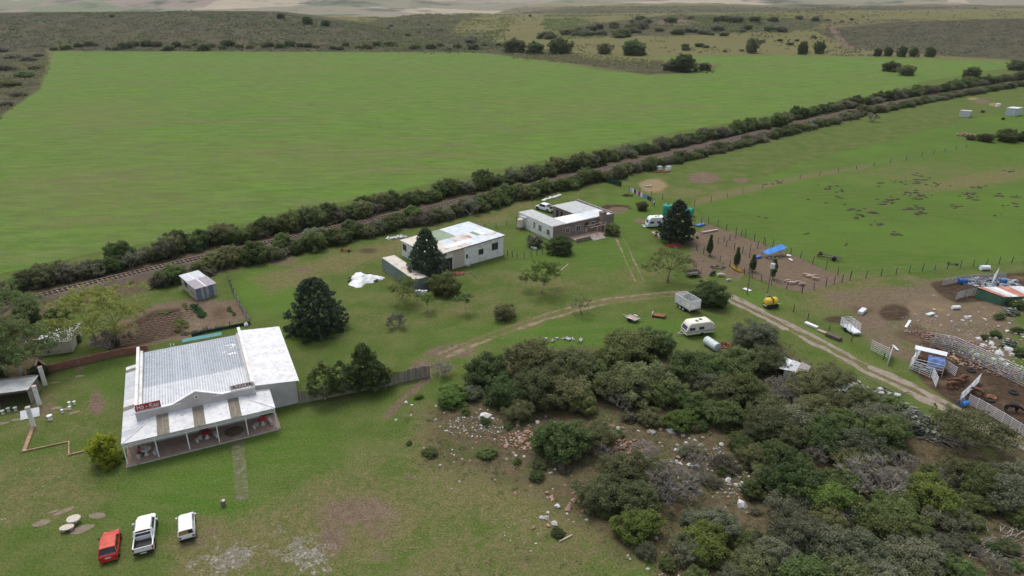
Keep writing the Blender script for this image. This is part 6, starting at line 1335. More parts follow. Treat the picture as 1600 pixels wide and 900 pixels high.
def person(name, label, loc, rz, sit, shirt, trouser):
    t = thing(name, label, 'person', loc, rz)
    if not sit:
        J = dict(pel=(0, 0, .92), ch=(0, .03, 1.28), nk=(0, .02, 1.47), hd=(0, .05, 1.58), tp=(0, .05, 1.70))
        legs = lambda s: [(s * .10, 0, .88), (s * .11, .02, .48), (s * .11, -.02, .09), (s * .11, .12, .04)]
        arms = lambda s: [(s * .19, .02, 1.40), (s * .26, .16, 1.2), (s * .2, .36, 1.38), (s * .18, .42, 1.45)]
    else:
        J = dict(pel=(0, 0, .52), ch=(0, .10, .86), nk=(0, .16, 1.03), hd=(0, .21, 1.13), tp=(0, .23, 1.25))
        legs = lambda s: [(s * .10, .04, .50), (s * .13, .42, .50), (s * .12, .40, .09), (s * .12, .52, .04)]
        arms = lambda s: [(s * .19, .12, .97), (s * .26, .26, .75), (s * .14, .48, .76), (s * .1, .56, .77)]
    pts = [J['pel'], J['ch'], J['nk'], J['hd'], J['tp']]; rad = [(.15, .11), (.16, .11), .055, .095, .07]; E_ = [(0, 1), (1, 2), (2, 3), (3, 4)]
    for s in (-1, 1):
        l = legs(s); i = len(pts); pts += l; rad += [.095, .065, .045, .04]; E_ += [(0, i), (i, i + 1), (i + 1, i + 2), (i + 2, i + 3)]
        l = arms(s); i = len(pts); pts += l; rad += [.055, .042, .032, .035]; E_ += [(1, i), (i, i + 1), (i + 1, i + 2), (i + 2, i + 3)]
    link('body', skin_mesh('body', pts, E_, rad, MATS['skin'], 2), t)
    sp = [J['pel'], J['ch'], tuple(np.array(J['nk']) - np.array((0, 0, .05)))]; sr = [(.165, .125), (.178, .128), .07]; se = [(0, 1), (1, 2)]
    for s in (-1, 1):
        l = arms(s); i = len(sp); sp += l[:2] + [tuple(np.array(l[1]) * .3 + np.array(l[2]) * .7)]; sr += [.068, .055, .045]; se += [(1, i), (i, i + 1), (i + 1, i + 2)]
    link('shirt', skin_mesh('shirt', sp, se, sr, MATS[shirt], 2), t)
    tp = [tuple(np.array(J['pel']) + np.array((0, 0, .03)))]; tr_ = [(.162, .122)]; te = []
    for s in (-1, 1):
        l = legs(s); i = len(tp); tp += l[:2] + [tuple(np.array(l[1]) * .15 + np.array(l[2]) * .85)]; tr_ += [.105, .078, .06]; te += [(0, i), (i, i + 1), (i + 1, i + 2)]
    link('trousers', skin_mesh('trousers', tp, te, tr_, MATS[trouser], 2), t)
    hx, hy, hzz = J['hd']; b = MB(); b.lathe([(.05, -.03), (.108, .0), (.112, .06), (.09, .12), (.03, .155)], 12, (hx, hy - .012, hzz)); b.build('hair', MATS['hair'], t, True)
    for s in (-1, 1): MB().box((hx + s * .035, hy + .09, hzz + .02), (.022, .015, .012)).build('eye', MATS['hair'], t)
    for s in (-1, 1):
        l = arms(s); h0 = Vector(l[3]); dd = (Vector(l[3]) - Vector(l[2])).normalized()
        for k in range(4): MB().tube([h0 + Vector(((k - 1.5) * .02, 0, 0)), h0 + Vector(((k - 1.5) * .022, 0, -.005)) + dd * (.055 + .01 * (k in (1, 2))), h0 + Vector(((k - 1.5) * .022, 0, -.03)) + dd * .08], [.011, .010, .008], 5).build('finger', MATS['skin'], t)
        MB().tube([h0 + Vector((-s * .03, 0, 0)), h0 + Vector((-s * .055, 0, 0)) + dd * .04], [.012, .009], 5).build('thumb', MATS['skin'], t)
    return t
g = G(1022, 323); person('person', 'person in white top and dark trousers standing at the washing line', (g.x, g.y, 0), 1.2, False, 'cloth_white', 'cloth_dark')
person('person', 'person in a pink top sitting at the grey veranda table', rloc(1.12, 1.25, .1), RA - 1.35, True, 'cloth_pink', 'cloth_dark')
# ================================================================ VEGETABLE BEDS, LOGS
def logs(px, py, n_, spread, label, name, rot=0.0, Lr=(1.0, 2.6), mat='bark_grey', r=.07):
    g = G(px, py); b = MB()
    for k in range(n_):
        a = rot + rq.gauss(0, .55); L_ = rq.uniform(*Lr); x, y = rq.gauss(0, spread), rq.gauss(0, spread * .6); z = rq.uniform(.05, .3); d = Vector((math.cos(a), math.sin(a), rq.uniform(-.1, .1))) * L_ / 2
        b.tube([Vector((x, y, z)) - d, Vector((x + rq.uniform(-.1, .1), y, z + .03)), Vector((x, y, z)) + d], [r * rq.uniform(.6, 1.2), r, r * .6], 5)
    o = b.build(name, MATS[mat], None, kind='stuff'); o.location = (g.x, g.y, 0); tag(o, label, 'branches')
logs(1478, 690, 26, 1.5, 'pile of cut branches and logs on bare soil near the driveway bend', 'log_pile', -.5); logs(1545, 690, 14, 1.5, 'loose cut branches beside the flat crowned tree', 'log_pile', -.4); logs(1560, 860, 60, 2.2, 'heap of dry grey brushwood at the thicket corner', 'brushwood_pile', .1, (.8, 2.0), 'twig_grey', .03); logs(1350, 612, 16, 2.2, 'fallen poles lying along the driveway edge', 'log_pile', -.55, (2, 4))
logs(1590, 840, 40, 2.0, 'second heap of dry brushwood beyond the thicket', 'brushwood_pile', .4, (.8, 2.0), 'twig_grey', .03)
# ================================================================ VEGETATION
def leaf_mat(name, dark, light, tip, trans=.5):
    m, N, L, P = nt(name); MATS[name] = m
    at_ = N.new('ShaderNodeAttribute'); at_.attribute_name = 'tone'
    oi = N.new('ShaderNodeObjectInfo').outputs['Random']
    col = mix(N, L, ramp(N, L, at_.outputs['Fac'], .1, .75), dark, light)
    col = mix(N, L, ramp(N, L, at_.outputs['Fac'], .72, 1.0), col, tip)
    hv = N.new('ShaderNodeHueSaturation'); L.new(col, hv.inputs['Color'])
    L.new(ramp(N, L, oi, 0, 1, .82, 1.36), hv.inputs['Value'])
    wn_ = N.new('ShaderNodeTexWhiteNoise'); wn_.noise_dimensions = '1D'; L.new(oi, wn_.inputs['W'])
    L.new(ramp(N, L, wn_.outputs['Value'], 0, 1, .490, .528), hv.inputs['Hue'])
    P.inputs['Roughness'].default_value = .65; P.inputs['Specular IOR Level'].default_value = .18
    L.new(hv.outputs[0], P.inputs['Base Color'])
    tr = N.new('ShaderNodeBsdfTranslucent'); L.new(hv.outputs[0], tr.inputs['Color'])
    mx = N.new('ShaderNodeMixShader'); mx.inputs[0].default_value = trans
    out = N['Material Output']; L.new(P.outputs[0], mx.inputs[1]); L.new(tr.outputs[0], mx.inputs[2]); L.new(mx.outputs[0], out.inputs['Surface'])
    return m
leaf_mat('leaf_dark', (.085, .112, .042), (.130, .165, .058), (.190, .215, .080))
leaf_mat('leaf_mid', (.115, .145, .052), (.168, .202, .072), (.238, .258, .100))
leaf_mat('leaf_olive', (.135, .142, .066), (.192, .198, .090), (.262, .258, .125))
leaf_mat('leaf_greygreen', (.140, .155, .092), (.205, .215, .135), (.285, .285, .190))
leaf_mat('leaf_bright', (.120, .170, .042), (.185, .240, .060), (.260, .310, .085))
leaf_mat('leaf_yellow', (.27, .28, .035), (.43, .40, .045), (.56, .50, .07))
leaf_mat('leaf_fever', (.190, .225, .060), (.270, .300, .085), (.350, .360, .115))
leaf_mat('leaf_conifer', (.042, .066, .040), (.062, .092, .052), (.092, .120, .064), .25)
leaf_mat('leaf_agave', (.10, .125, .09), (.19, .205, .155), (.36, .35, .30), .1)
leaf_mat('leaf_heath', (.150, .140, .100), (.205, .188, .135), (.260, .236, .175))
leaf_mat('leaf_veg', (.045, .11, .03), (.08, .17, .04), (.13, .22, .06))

def leaf_mesh(name, mat, centres, spread, per, size, seed, tone_top=.35, elong=1.8, up=.75):
    """leaf sprays gathered round many clump centres: an uneven crown with gaps"""
    r = np.random.RandomState(seed); C = np.asarray(centres, float); K = len(C)
    spread = np.broadcast_to(np.asarray(spread, float), (K,)); n = K * per
    base = np.repeat(C, per, 0); off = r.normal(size=(n, 3)); off /= np.linalg.norm(off, axis=1)[:, None] + 1e-9
    off *= (r.rand(n, 1) ** .45) * np.repeat(spread, per)[:, None]; off[:, 2] *= .75
    p = base + off
    nrm = off / (np.linalg.norm(off, axis=1)[:, None] + 1e-9) + r.normal(size=(n, 3)) * .75; nrm[:, 2] += up
    nrm /= np.linalg.norm(nrm, axis=1)[:, None]
    t = np.cross(nrm, r.normal(size=(n, 3))); t /= np.linalg.norm(t, axis=1)[:, None] + 1e-9; s = np.cross(nrm, t)
    sz = size * (.55 + .9 * r.rand(n, 1)); a, b_ = t * sz * elong * .5, s * sz * .5
    V = np.stack([p - a, p + b_ + nrm * sz * .12, p + a, p - b_ + nrm * sz * .12], 1).reshape(-1, 3)
    me = np_mesh(name, V, np.arange(n * 4).reshape(-1, 4), mat, smooth=False)
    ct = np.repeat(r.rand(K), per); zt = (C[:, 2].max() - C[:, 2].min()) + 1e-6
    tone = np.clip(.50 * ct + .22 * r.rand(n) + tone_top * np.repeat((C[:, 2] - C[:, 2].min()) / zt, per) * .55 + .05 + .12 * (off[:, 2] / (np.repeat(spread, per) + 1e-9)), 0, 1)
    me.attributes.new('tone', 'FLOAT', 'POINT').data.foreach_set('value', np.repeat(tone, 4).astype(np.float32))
    return me
def lobe_points(lobes, n, seed, shell=.35, zmin=.06):
    r = np.random.RandomState(seed); w = np.array([l[3] * l[4] * l[5] for l in lobes]) ** .7; w /= w.sum(); out = []
    while len(out) < n:
        l = lobes[r.choice(len(lobes), p=w)]; d = r.normal(size=3); d /= np.linalg.norm(d)
        q = np.array(l[:3]) + d * np.array(l[3:6]) * (1 - shell * r.rand() ** 1.5) * (.82 + .3 * r.rand())
        if q[2] > zmin: out.append(q)
    return out
def branches(b, lobes, base=(0, 0, 0), r0=.09, seed=0, n=5, extra=2, fork=.35):
    q = random.Random(seed); base = Vector(base)
    for l in lobes:
        c = Vector(l[:3]); m = base.lerp(c, fork) + Vector((q.uniform(-.1, .1), q.uniform(-.1, .1), .05)) * l[3]
        b.tube([base, m, c], [r0, r0 * .62, r0 * .28], n)
        for _ in range(extra):
            e = c + Vector((q.uniform(-1, 1) * l[3], q.uniform(-1, 1) * l[4], q.uniform(.1, .9) * l[5])) * .8
            b.tube([m.lerp(c, q.uniform(.3, .9)), m.lerp(e, .65), e], [r0 * .32, r0 * .2, r0 * .07], 4)
    return b
PLANTS = {}
def proto_bush(key, leaf, bark, seed, n_lobes=6, clumps=230, per=50, size=.055, spread=.17, hgt=1.15, flat=1.0, skirt=True):
    q = random.Random(seed); lobes = []
    for i in range(n_lobes):
        a = 2 * math.pi * (i + q.random() * .6) / n_lobes; d = q.uniform(.28, .62) if i else 0.0
        rr_ = q.uniform(.34, .56)
        lobes.append((math.cos(a) * d, math.sin(a) * d, hgt * q.uniform(.42, .62) * flat, rr_, rr_ * q.uniform(.8, 1.15), rr_ * q.uniform(.75, 1.05) * flat))
    lobes.append((q.uniform(-.1, .1), q.uniform(-.1, .1), hgt * .68 * flat, .5, .5, .42 * flat))
    if skirt: lobes += [(math.cos(a) * .5, math.sin(a) * .5, .2, .34, .34, .22) for a in (0.4, 2.0, 3.7, 5.1)]
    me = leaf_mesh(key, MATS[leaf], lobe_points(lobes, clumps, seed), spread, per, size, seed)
    tb = branches(MB(), lobes[:n_lobes], r0=.055, seed=seed, extra=1).mesh(key + '_stem', MATS[bark], True)
    PLANTS[key] = (me, tb)
for i in range(3): proto_bush('dark%d' % i, 'leaf_dark', 'bark_grey', 11 + i, 6 + i, 260, 74, .044)
for i in range(3): proto_bush('mid%d' % i, 'leaf_mid', 'bark_grey', 31 + i, 6 + i % 2, 260, 74, .042)
for i in range(3): proto_bush('olive%d' % i, 'leaf_olive', 'bark_grey', 51 + i, 7, 260, 68, .038, .17)
for i in range(2): proto_bush('grey%d' % i, 'leaf_greygreen', 'bark_pale', 71 + i, 7, 260, 68, .038, .17)
for i in range(2): proto_bush('bright%d' % i, 'leaf_bright', 'bark_grey', 91 + i, 6, 260, 68, .042)
proto_bush('yellow0', 'leaf_yellow', 'bark_grey', 101, 6, 200, 56, .06, .18, 1.5)
proto_bush('agave0', 'leaf_agave', 'bark_grey', 111, 7, 110, 16, .17, .2, .8)
for i in range(2): proto_bush('heath%d' % i, 'leaf_heath', 'twig_grey', 121 + i, 6, 160, 36, .055, .22, .9)
for i in range(3): proto_bush('small%d' % i, ('leaf_mid', 'leaf_dark', 'leaf_greygreen')[i], 'bark_grey', 131 + i, 4, 90, 34, .085, .24, .9, skirt=False)
def proto_twigs(key, seed, leafy=0):
    q = random.Random(seed); b = MB(); tips = []
    def grow(p, d, ln, r, lev):
        e = p + d * ln; m = p + d * ln * .5 + Vector((q.uniform(-1, 1), q.uniform(-1, 1), q.uniform(-.4, .6))) * ln * .10
        b.tube([p, m, e], [r, r * .8, r * .6], 3 if lev else 5, caps=False)
        if lev >= 4: tips.append(e); return
        for _ in range((3, 4, 4, 5)[lev]):
            nd = (d + Vector((q.uniform(-1, 1), q.uniform(-1, 1), q.uniform(-.35, .75))) * .78).normalized()
            if nd.z < -.1: nd.z = .1
            grow(p.lerp(e, q.uniform(.55, 1)), nd, ln * q.uniform(.58, .8), r * .55, lev + 1)
    for i in range(5):
        a = i * 1.256 + q.random(); grow(Vector((0, 0, -.03)), Vector((math.cos(a) * .7, math.sin(a) * .7, .85)).normalized(), .45, .036, 0)
    tw = b.mesh(key + '_stem', MATS['twig_grey'])
    r = np.random.RandomState(seed); C = np.array([tuple(t) for t in tips]); C = C[r.permutation(len(C))[:max(70, leafy)]]
    PLANTS[key] = (leaf_mesh(key, MATS['leaf_heath' if not leafy else 'leaf_greygreen'], C, .09, 5, .05, seed), tw)
proto_twigs('twigs0', 5); proto_twigs('twigs1', 6); proto_twigs('twigs2', 8, 150)
LABELS = {
 'dark': ('dense_bush', 'dense dark green rounded bush in the stony thicket', 'bush', 'dark green bushes of the thicket'),
 'mid': ('leafy_bush', 'mid green leafy bush crowding the stony thicket', 'bush', 'mid green bushes of the thicket'),
 'olive': ('olive_bush', 'olive brown tinged bush with fine leaves in the thicket', 'bush', 'olive bushes of the thicket'),
 'grey': ('grey_green_bush', 'pale grey green bush with silvery leaves in the thicket', 'bush', 'grey green bushes of the thicket'),
 'bright': ('fresh_green_bush', 'fresh bright green bush standing out of the thicket', 'bush', 'bright green bushes of the thicket'),
 'agave': ('spiky_succulent', 'spiky pale succulent clump with whitish leaf rosettes beside the driveway scrub', 'succulent', 'succulent clumps by the driveway'),
 'heath': ('brown_shrub', 'brownish heath shrub low in the thicket', 'shrub', 'brown shrubs of the thicket'),
 'twigs': ('bare_shrub', 'leafless grey twiggy shrub in the thicket', 'shrub', 'bare grey shrubs of the thicket'),
}
def plant(key, x, y, rad, label, cat, name, group=None, zs=1.0, rz=None, parts=('stem', 'foliage'), z0=None):
    me, st = PLANTS[key]
    t = thing(name, label, cat, (x, y, hz(x, y) - .02 if z0 is None else z0), rnd.uniform(0, 6.28) if rz is None else rz, group)
    t.scale = (rad * rnd.uniform(.92, 1.08), rad * rnd.uniform(.92, 1.08), rad * zs)
    link(parts[0], st, t); link(parts[1], me, t)
    return t
NV = {'dark': 3, 'mid': 3, 'olive': 3, 'grey': 2, 'bright': 2, 'agave': 1, 'heath': 2, 'twigs': 3, 'small': 3, 'yellow': 1}
def thicket_zone(px, py):
    if abs(py - np.interp(px, [1130, 1250, 1350, 1480, 1600], [461, 520, 573, 636, 694])) < 75 and px > 1150: return 'along the driveway'
    if 1180 < px < 1280 and py < 640: return 'round the ruined tin shed'
    if 1040 < px < 1180 and py < 620: return 'below the cream caravan'
    if px < 900 and py < 650: return 'at the lath fence end'
    if px < 1000: return 'above the stony slope'
    if px < 1190 and py > 650: return 'beside the rocky gap'
    if px > 1440: return 'near the brushwood heaps'
    return 'in the heart of the thicket'
def thicket(kind, px, py, rpx, zs=1.0):
    rad = rpx * mpp(py + rpx * .5) * 1.12
    g = G(px, py + rpx * .52)
    nm, lb, ct, gr = LABELS[kind]; lb = lb.replace(' in the stony thicket', '').replace(' crowding the stony thicket', '').replace(' standing out of the thicket', '').replace(' low in the thicket', '').replace(' in the thicket', '').replace(' beside the driveway scrub', '') + ' ' + thicket_zone(px, py)
    if kind in ('agave',): zs *= .8
    return plant(kind + str(rnd.randrange(NV[kind])), g.x, g.y, rad, lb, ct, nm, gr, zs * rnd.uniform(.68, .95))
T = '''dark 764 576 40;dark 791 607 40;olive 831 562 45;dark 849 602 42;olive 884 567 40;dark 884 607 42;mid 920 580 40;mid 911 625 26;twigs 690 573 24;dark 875 678 46;olive 931 673 34
mid 735 612 18;dark 810 640 24;mid 982 540 45;dark 1022 536 30;olive 1002 590 50;mid 1071 575 40;twigs 969 624 26;olive 1013 647 20;bright 1058 651 25;mid 1084 629 25;olive 978 731 42;dark 995 775 36
olive 938 767 40;twigs 1053 735 56;twigs 1040 760 40;bright 991 815 33;grey 1084 855 34;grey 1080 810 20;mid 1040 610 30;dark 950 560 30;olive 955 600 34;dark 830 600 34
mid 1179 520 38;mid 1148 562 40;dark 1188 560 34;mid 1161 607 38;olive 1125 607 38;twigs 1219 602 36;olive 1258 602 34;dark 1299 584 34;agave 1317 604 28;mid 1361 651 46;mid 1374 676 40;agave 1423 647 30
olive 1299 629 30;mid 1245 647 40;olive 1192 664 38;dark 1281 678 38;mid 1334 691 40;twigs 1299 700 34;twigs 1361 735 62;twigs 1400 745 40;mid 1214 713 40;olive 1179 713 28;dark 1245 749 50;bright 1281 775 42
dark 1312 752 36;bright 1459 775 40;mid 1480 804 30;mid 1396 792 40;dark 1361 811 44;grey 1432 864 44;mid 1339 851 44;grey 1290 846 44;grey 1241 833 48;twigs 1388 829 34;mid 1254 890 44;dark 1317 890 40
mid 1370 890 42;bright 1103 845 38;grey 1108 811 36;olive 1170 878 32;mid 1174 762 20;olive 1499 735 28;mid 1534 749 40;grey 1570 766 44;mid 1556 738 30;mid 1592 742 32;mid 1592 793 32;heath 1476 742 22
dark 1110 570 34;mid 1096 600 32;olive 1212 560 26;mid 1130 640 34;olive 1270 640 32;dark 1200 630 34;mid 1315 655 30;dark 1225 680 30;mid 1160 690 24;olive 1330 720 34;dark 1200 745 26;olive 1290 815 36;mid 1240 790 34
twigs 1320 800 30;dark 1420 820 34;mid 1470 850 30;olive 1400 865 30;grey 1210 860 34;dark 1160 835 22;mid 1520 780 24;olive 1610 740 36;mid 1630 790 40;mid 1500 890 26;olive 1440 905 34;dark 1090 905 30;grey 1140 905 26
heath 1080 700 18;heath 1130 720 20;olive 1345 620 24;mid 1390 630 24;agave 1290 615 18;agave 1440 665 18;dark 1460 735 18;twigs 1560 880 24;twigs 1530 860 20;heath 1500 840 20;twigs 870 560 26;twigs 830 552 26;twigs 1190 610 30;twigs 1240 625 26;twigs 1280 700 30;twigs 1330 745 34;twigs 1300 780 26;twigs 1010 700 30;twigs 940 700 24;twigs 1090 720 22;twigs 1180 850 26;twigs 1410 720 30;twigs 1230 570 24'''
for ln in T.replace('\n', ';').split(';'):
    k, a, c, d = ln.split(); q_ = rnd.random()
    if k == 'dark' and q_ < .5: k = 'olive'
    elif k == 'mid' and q_ < .35: k = 'grey'
    thicket(k, float(a), float(c), float(d))
# low plants on the stony slope
for k, a, c, d, lb in [('bright', 707, 613, 30, 'bright green rounded bush next to the end of the lath fence'), ('mid', 673, 703, 15, 'small green bush on the stony slope beside pale rocks'), ('mid', 762, 703, 18, 'loose green bush among red rocks on the slope'),
                       ('dark', 840, 741, 14, 'small very dark green bush alone below the red rocks'), ('olive', 843, 722, 14, 'small olive bush above the dark green one'), ('dark', 873, 829, 12, 'tiny dark bush next to a white pole lying on grass'),
                       ('small', 757, 655, 11, 'low grey green succulent beside a long pale rock'), ('small', 795, 663, 10, 'low spiky plant near the edge of the dense thicket'), ('small', 640, 690, 7, 'little weed tuft on the slope, closest to the lawn'),
                       ('bright', 655, 618, 8, 'low bright green plant beside the red footpath')]:
    rad = d * mpp(c); g = G(a, c + d * .5)
    plant(k + str(rnd.randrange(NV[k])), g.x, g.y, rad, lb, 'bush', 'slope_bush', None, rnd.uniform(.55, .7))

# ---------------------------------------------------------------- hedges along the railway
cum = [0.0]
for a, c in zip(RL[:-1], RL[1:]): cum.append(cum[-1] + (c - a).length)
def along(s):
    x = float(np.interp(s, cum, [p.x for p in RL])); y = float(np.interp(s, cum, [p.y for p in RL]))
    s2 = min(s + 3, cum[-1]); x2 = float(np.interp(s2, cum, [p.x for p in RL])); y2 = float(np.interp(s2, cum, [p.y for p in RL]))
    d = Vector((x2 - x, y2 - y, 0)).normalized(); return Vector((x, y, 0)), Vector((-d.y, d.x, 0))
def s_of_px(px): return min(np.arange(0, cum[-1], 1.0), key=lambda s: abs(float(refpx(*[np.array([v]) for v in along(s)[0]])[0][0]) - px))
hq = random.Random(5)
HK = [('mid', 'leafy_hedge_bush', 'leafy green'), ('olive', 'olive_hedge_bush', 'olive tinged'), ('dark', 'dark_hedge_bush', 'dark green'), ('grey', 'grey_hedge_bush', 'grey green'), ('heath', 'brown_hedge_bush', 'brownish')]
def hedge_zone(p):
    px = 800 + FPX * p.x / max(1.0, p.y * CP + CAM_H * SP)
    return 'behind the vegetable garden' if px < 400 else 'behind the white outbuilding' if px < 790 else 'behind the brown house' if px < 1000 else 'beside the straw ring pasture' if px < 1250 else 'beside the pasture with the tin sheds'
def hedge(side, s0, s1, off, rad, gap, where, group, wts, zs=1.0):
    s = s0
    while s < s1:
        p, n = along(s); far = max(0.0, (p.y - 150) / 150); R = rad * hq.uniform(.5, 1.25) * (1 + .12 * min(far, 1.2))
        k = hq.choices(range(5), wts)[0]; key, nm, lb = HK[k]
        q = p + n * side * (off + hq.uniform(-1.7, 1.7))
        plant(key + str(hq.randrange(NV[key])), q.x, q.y, R, lb + (' field side railway hedge bush ' if side > 0 else ' farm side railway hedge bush ') + hedge_zone(p), 'bush', nm, group, zs * hq.uniform(.75, 1.3))
        s += gap * R * hq.uniform(.7, 1.15)
sL, s200, sR = s_of_px(-60), s_of_px(225), s_of_px(1640)
s1000 = s_of_px(980)
hedge(1, sL, s1000, 6.3, 2.6, .62, 'between the railway and the big crop field', 'hedge on the field side of the railway', (6, 4, 3, 2, 2), .95)
hedge(1, s1000, sR, 6.6, 2.6, .60, 'between the railway and the big crop field', 'hedge on the field side of the railway', (5, 4, 3, 3, 3), .90)
hedge(-1, s200, s1000, 7.3, 2.35, .62, 'between the railway and the farmyard', 'hedge on the farmyard side of the railway', (6, 5, 2, 2, 2), .98)
hedge(-1, s1000, sR, 7.2, 2.1, .64, 'between the railway and the farmyard', 'hedge on the farmyard side of the railway', (5, 4, 2, 3, 4), .75)
hedge(-1, sL, s200 - 22, 9.0, 2.0, 1.6, 'between the railway and the farmyard', 'hedge on the farmyard side of the railway', (2, 2, 4, 2, 1), .9)
for px, py, R, lb in [(735, 335, 3.4, 'bare grey bush standing out of the farmyard hedge'), (205, 418, 3.2, 'bare grey bush in the field hedge at the vegetable garden'), (1362, 190, 3.4, 'bare brown bush in the far part of the farmyard hedge')]:
    g = G(px, py); plant('twigs2', g.x, g.y, R, lb, 'shrub', 'bare_hedge_bush', None, 1.0)
for px, py, R, lb in [(1215, 199, 4.2, 'tall dark bush towering over the field hedge'), (1195, 203, 2.6, 'round dark bush beside the tall one in the field hedge')]:
    g = G(px, py); plant('dark1', g.x, g.y, R, lb, 'bush', 'tall_hedge_bush', None, 1.0)

# ---------------------------------------------------------------- single trees
def tree(name, label, px, py, parts, cat='tree', group=None, rz=0, z0=0.0, scale=1.0):
    g = G(px, py); t = thing(name, label, cat, (g.x, g.y, z0 - .02), rz, group); t.scale = (scale,) * 3
    for nm, me in parts: link(nm, me, t)
    return t
def conifer(seed, h, r, leaf='leaf_conifer', clumps=420, per=30, size=.22, spread=.42, base=.12, power=.85, rag=.25):
    q = random.Random(seed); C = []; tb = MB().tube([(0, 0, 0), (.05, 0, h * .5), (0, 0, h * .97)], [h * .028, h * .018, .03], 7)
    for i in range(clumps):
        f = q.random() ** 1.35; z = h * (base + (1 - base) * f)
        R = r * (1 - f) ** power * (1 - rag * q.random() + .12 * math.sin(f * 40 + seed)) * (.75 + .25 * min(1, f / .1))
        a = q.uniform(0, 6.283); d = R * (1 - .45 * q.random() ** 2)
        C.append((math.cos(a) * d, math.sin(a) * d, z - d * .12))
        if i % 9 == 0: tb.tube([(0, 0, z * .97), (math.cos(a) * d * .6, math.sin(a) * d * .6, z - d * .05), C[-1]], [.05, .035, .015], 4)
    C += [(0, 0, h * (.9 + .1 * k / 4)) for k in range(5)]
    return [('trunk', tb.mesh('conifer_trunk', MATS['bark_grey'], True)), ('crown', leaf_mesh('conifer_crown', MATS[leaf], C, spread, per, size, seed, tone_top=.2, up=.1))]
tree('conifer_tree', 'broad dark conifer standing between the green container and the white outbuilding', 668, 438, conifer(3, 9.4, 4.4, clumps=560, per=34, size=.17, spread=.40, power=.6, rag=.4))
tree('conifer_tree', 'big dark conifer beside the old white caravan and the animal pens', 1056, 377, conifer(4, 8.4, 4.3, clumps=560, per=34, size=.17, spread=.40, rag=.35, power=.55))
def conifer_light(seed):
    p = conifer(seed, 8.2, 5.2, 'leaf_conifer', 560, 34, .18, .44, .05, .42, .45)
    return p
pt = conifer_light(8)
cq = random.Random(77); C2 = [(math.cos(a) * d, math.sin(a) * d, z) for a, d, z in [(cq.uniform(0, 6.28), cq.uniform(3.0, 4.4) * (1 - z_ / 9.5) ** .6, z_ + .25) for z_ in [cq.uniform(1, 6.5) for _ in range(60)]]]
pt.append(('young_shoots', leaf_mesh('young_shoots', MATS['leaf_fever'], C2, .28, 12, .16, 9)))
tree('conifer_tree', 'wide dark tree with yellow green tips behind the white roofed restaurant', 496, 517, pt)
for px, pb, pt_, lb in [(1108, 399, 366, 'slim column cypress in the paddock, closest to the big conifer'), (1150, 419, 385, 'slim column cypress beside the yellow canoe'), (1175, 424, 397, 'short slim column cypress between the canoe and the power pole'), (1207, 436, 398, 'slim column cypress right behind the power pole')]:
    g = G(px, pb); hh = (pb - pt_) * mpp(pb) * 1.03
    t = thing('cypress_tree', lb, 'tree', (g.x, g.y, -.02)); q = random.Random(px); C = []
    for i in range(130):
        f = q.random(); R = .62 * math.sin(min(1, f * 1.15 + .12) * math.pi) ** .6 * (.6 + .4 * q.random()); a = q.uniform(0, 6.28)
        C.append((math.cos(a) * R * .75, math.sin(a) * R * .75, hh * (.16 + .82 * f)))
    link('trunk', MB().tube([(0, 0, 0), (0, 0, hh * .6)], [.09, .04], 6).mesh('trunk', MATS['bark_grey']), t)
    link('crown', leaf_mesh('cypress_crown', MATS['leaf_dark'], C, .24, 20, .16, px), t)
def umbrella(seed, h, r, leaf, bark, n=9, clumps=170, per=26, size=.15, spread=.45, th=.13, trunks=((0, 0),), lowz=.5, flat=.22):
    q = random.Random(seed); tb = MB(); C = []
    for ti, (tx, ty) in enumerate(trunks):
        base = Vector((tx, ty, 0)); fork = base + Vector((q.uniform(-.5, .5), q.uniform(-.5, .5), h * q.uniform(.3, .4)))
        tb.tube([base, base.lerp(fork, .5) + Vector((q.uniform(-.12, .12), q.uniform(-.12, .12), 0)), fork], [th * 1.25, th, th * .85], 8)
        for i in range(n):
            a = 2 * math.pi * (i + q.random() * .7) / n; d = r * q.uniform(.45, .9); top = h * (1 - flat * (d / r) ** 2 * 1.6) * q.uniform(lowz + .35, 1) * .96
            e = Vector((tx * .5 + math.cos(a) * d, ty * .5 + math.sin(a) * d, top)); m = fork.lerp(e, .5) + Vector((0, 0, h * .03))
            tb.tube([fork, m, e], [th * .55, th * .32, th * .1], 6)
            for k in range(int(clumps / n / len(trunks))):
                c = e + Vector((q.gauss(0, 1) * r * .20, q.gauss(0, 1) * r * .20, q.gauss(0, 1) * h * .045)); C.append(tuple(c))
                if k % 4 == 0: tb.tube([m.lerp(e, q.uniform(0, .9)), c], [th * .16, th * .05], 3)
        C += [(fork.x + q.gauss(0, 1) * r * .3, fork.y + q.gauss(0, 1) * r * .3, h * q.uniform(.85, .97)) for _ in range(int(clumps * .15))]
    return [('trunk', tb.mesh('trunk', MATS[bark], True)), ('crown', leaf_mesh('crown', MATS[leaf], C, spread, per, size, seed))]
tree('fever_tree', 'tall yellow green feathery tree with pale trunks in the vegetable garden', 152, 540, umbrella(21, 8.2, 6.0, 'leaf_fever', 'bark_fever', 9, 330, 24, .15, .48, .17, ((0, 0), (2.2, .4)), .45, .35))
tree('bare_garden_tree', 'small leafless yellowish tree under the feathery tree in the garden', 172, 545, [('trunk', PLANTS['twigs1'][1]), ('sparse_foliage', PLANTS['twigs1'][0])], scale=3.0)
tree('thorn_tree', 'spreading thin crowned tree with reddish leaning trunk on the lawn', 1043, 441, umbrella(23, 5.6, 4.3, 'leaf_mid', 'bark_red', 8, 150, 20, .13, .42, .15))
tree('young_tree', 'light green tree with bare pale trunk on the lawn between the two old houses', 846, 457, umbrella(24, 5.6, 3.3, 'leaf_bright', 'bark_pale', 7, 150, 22, .13, .40, .12, lowz=.45, flat=.4))
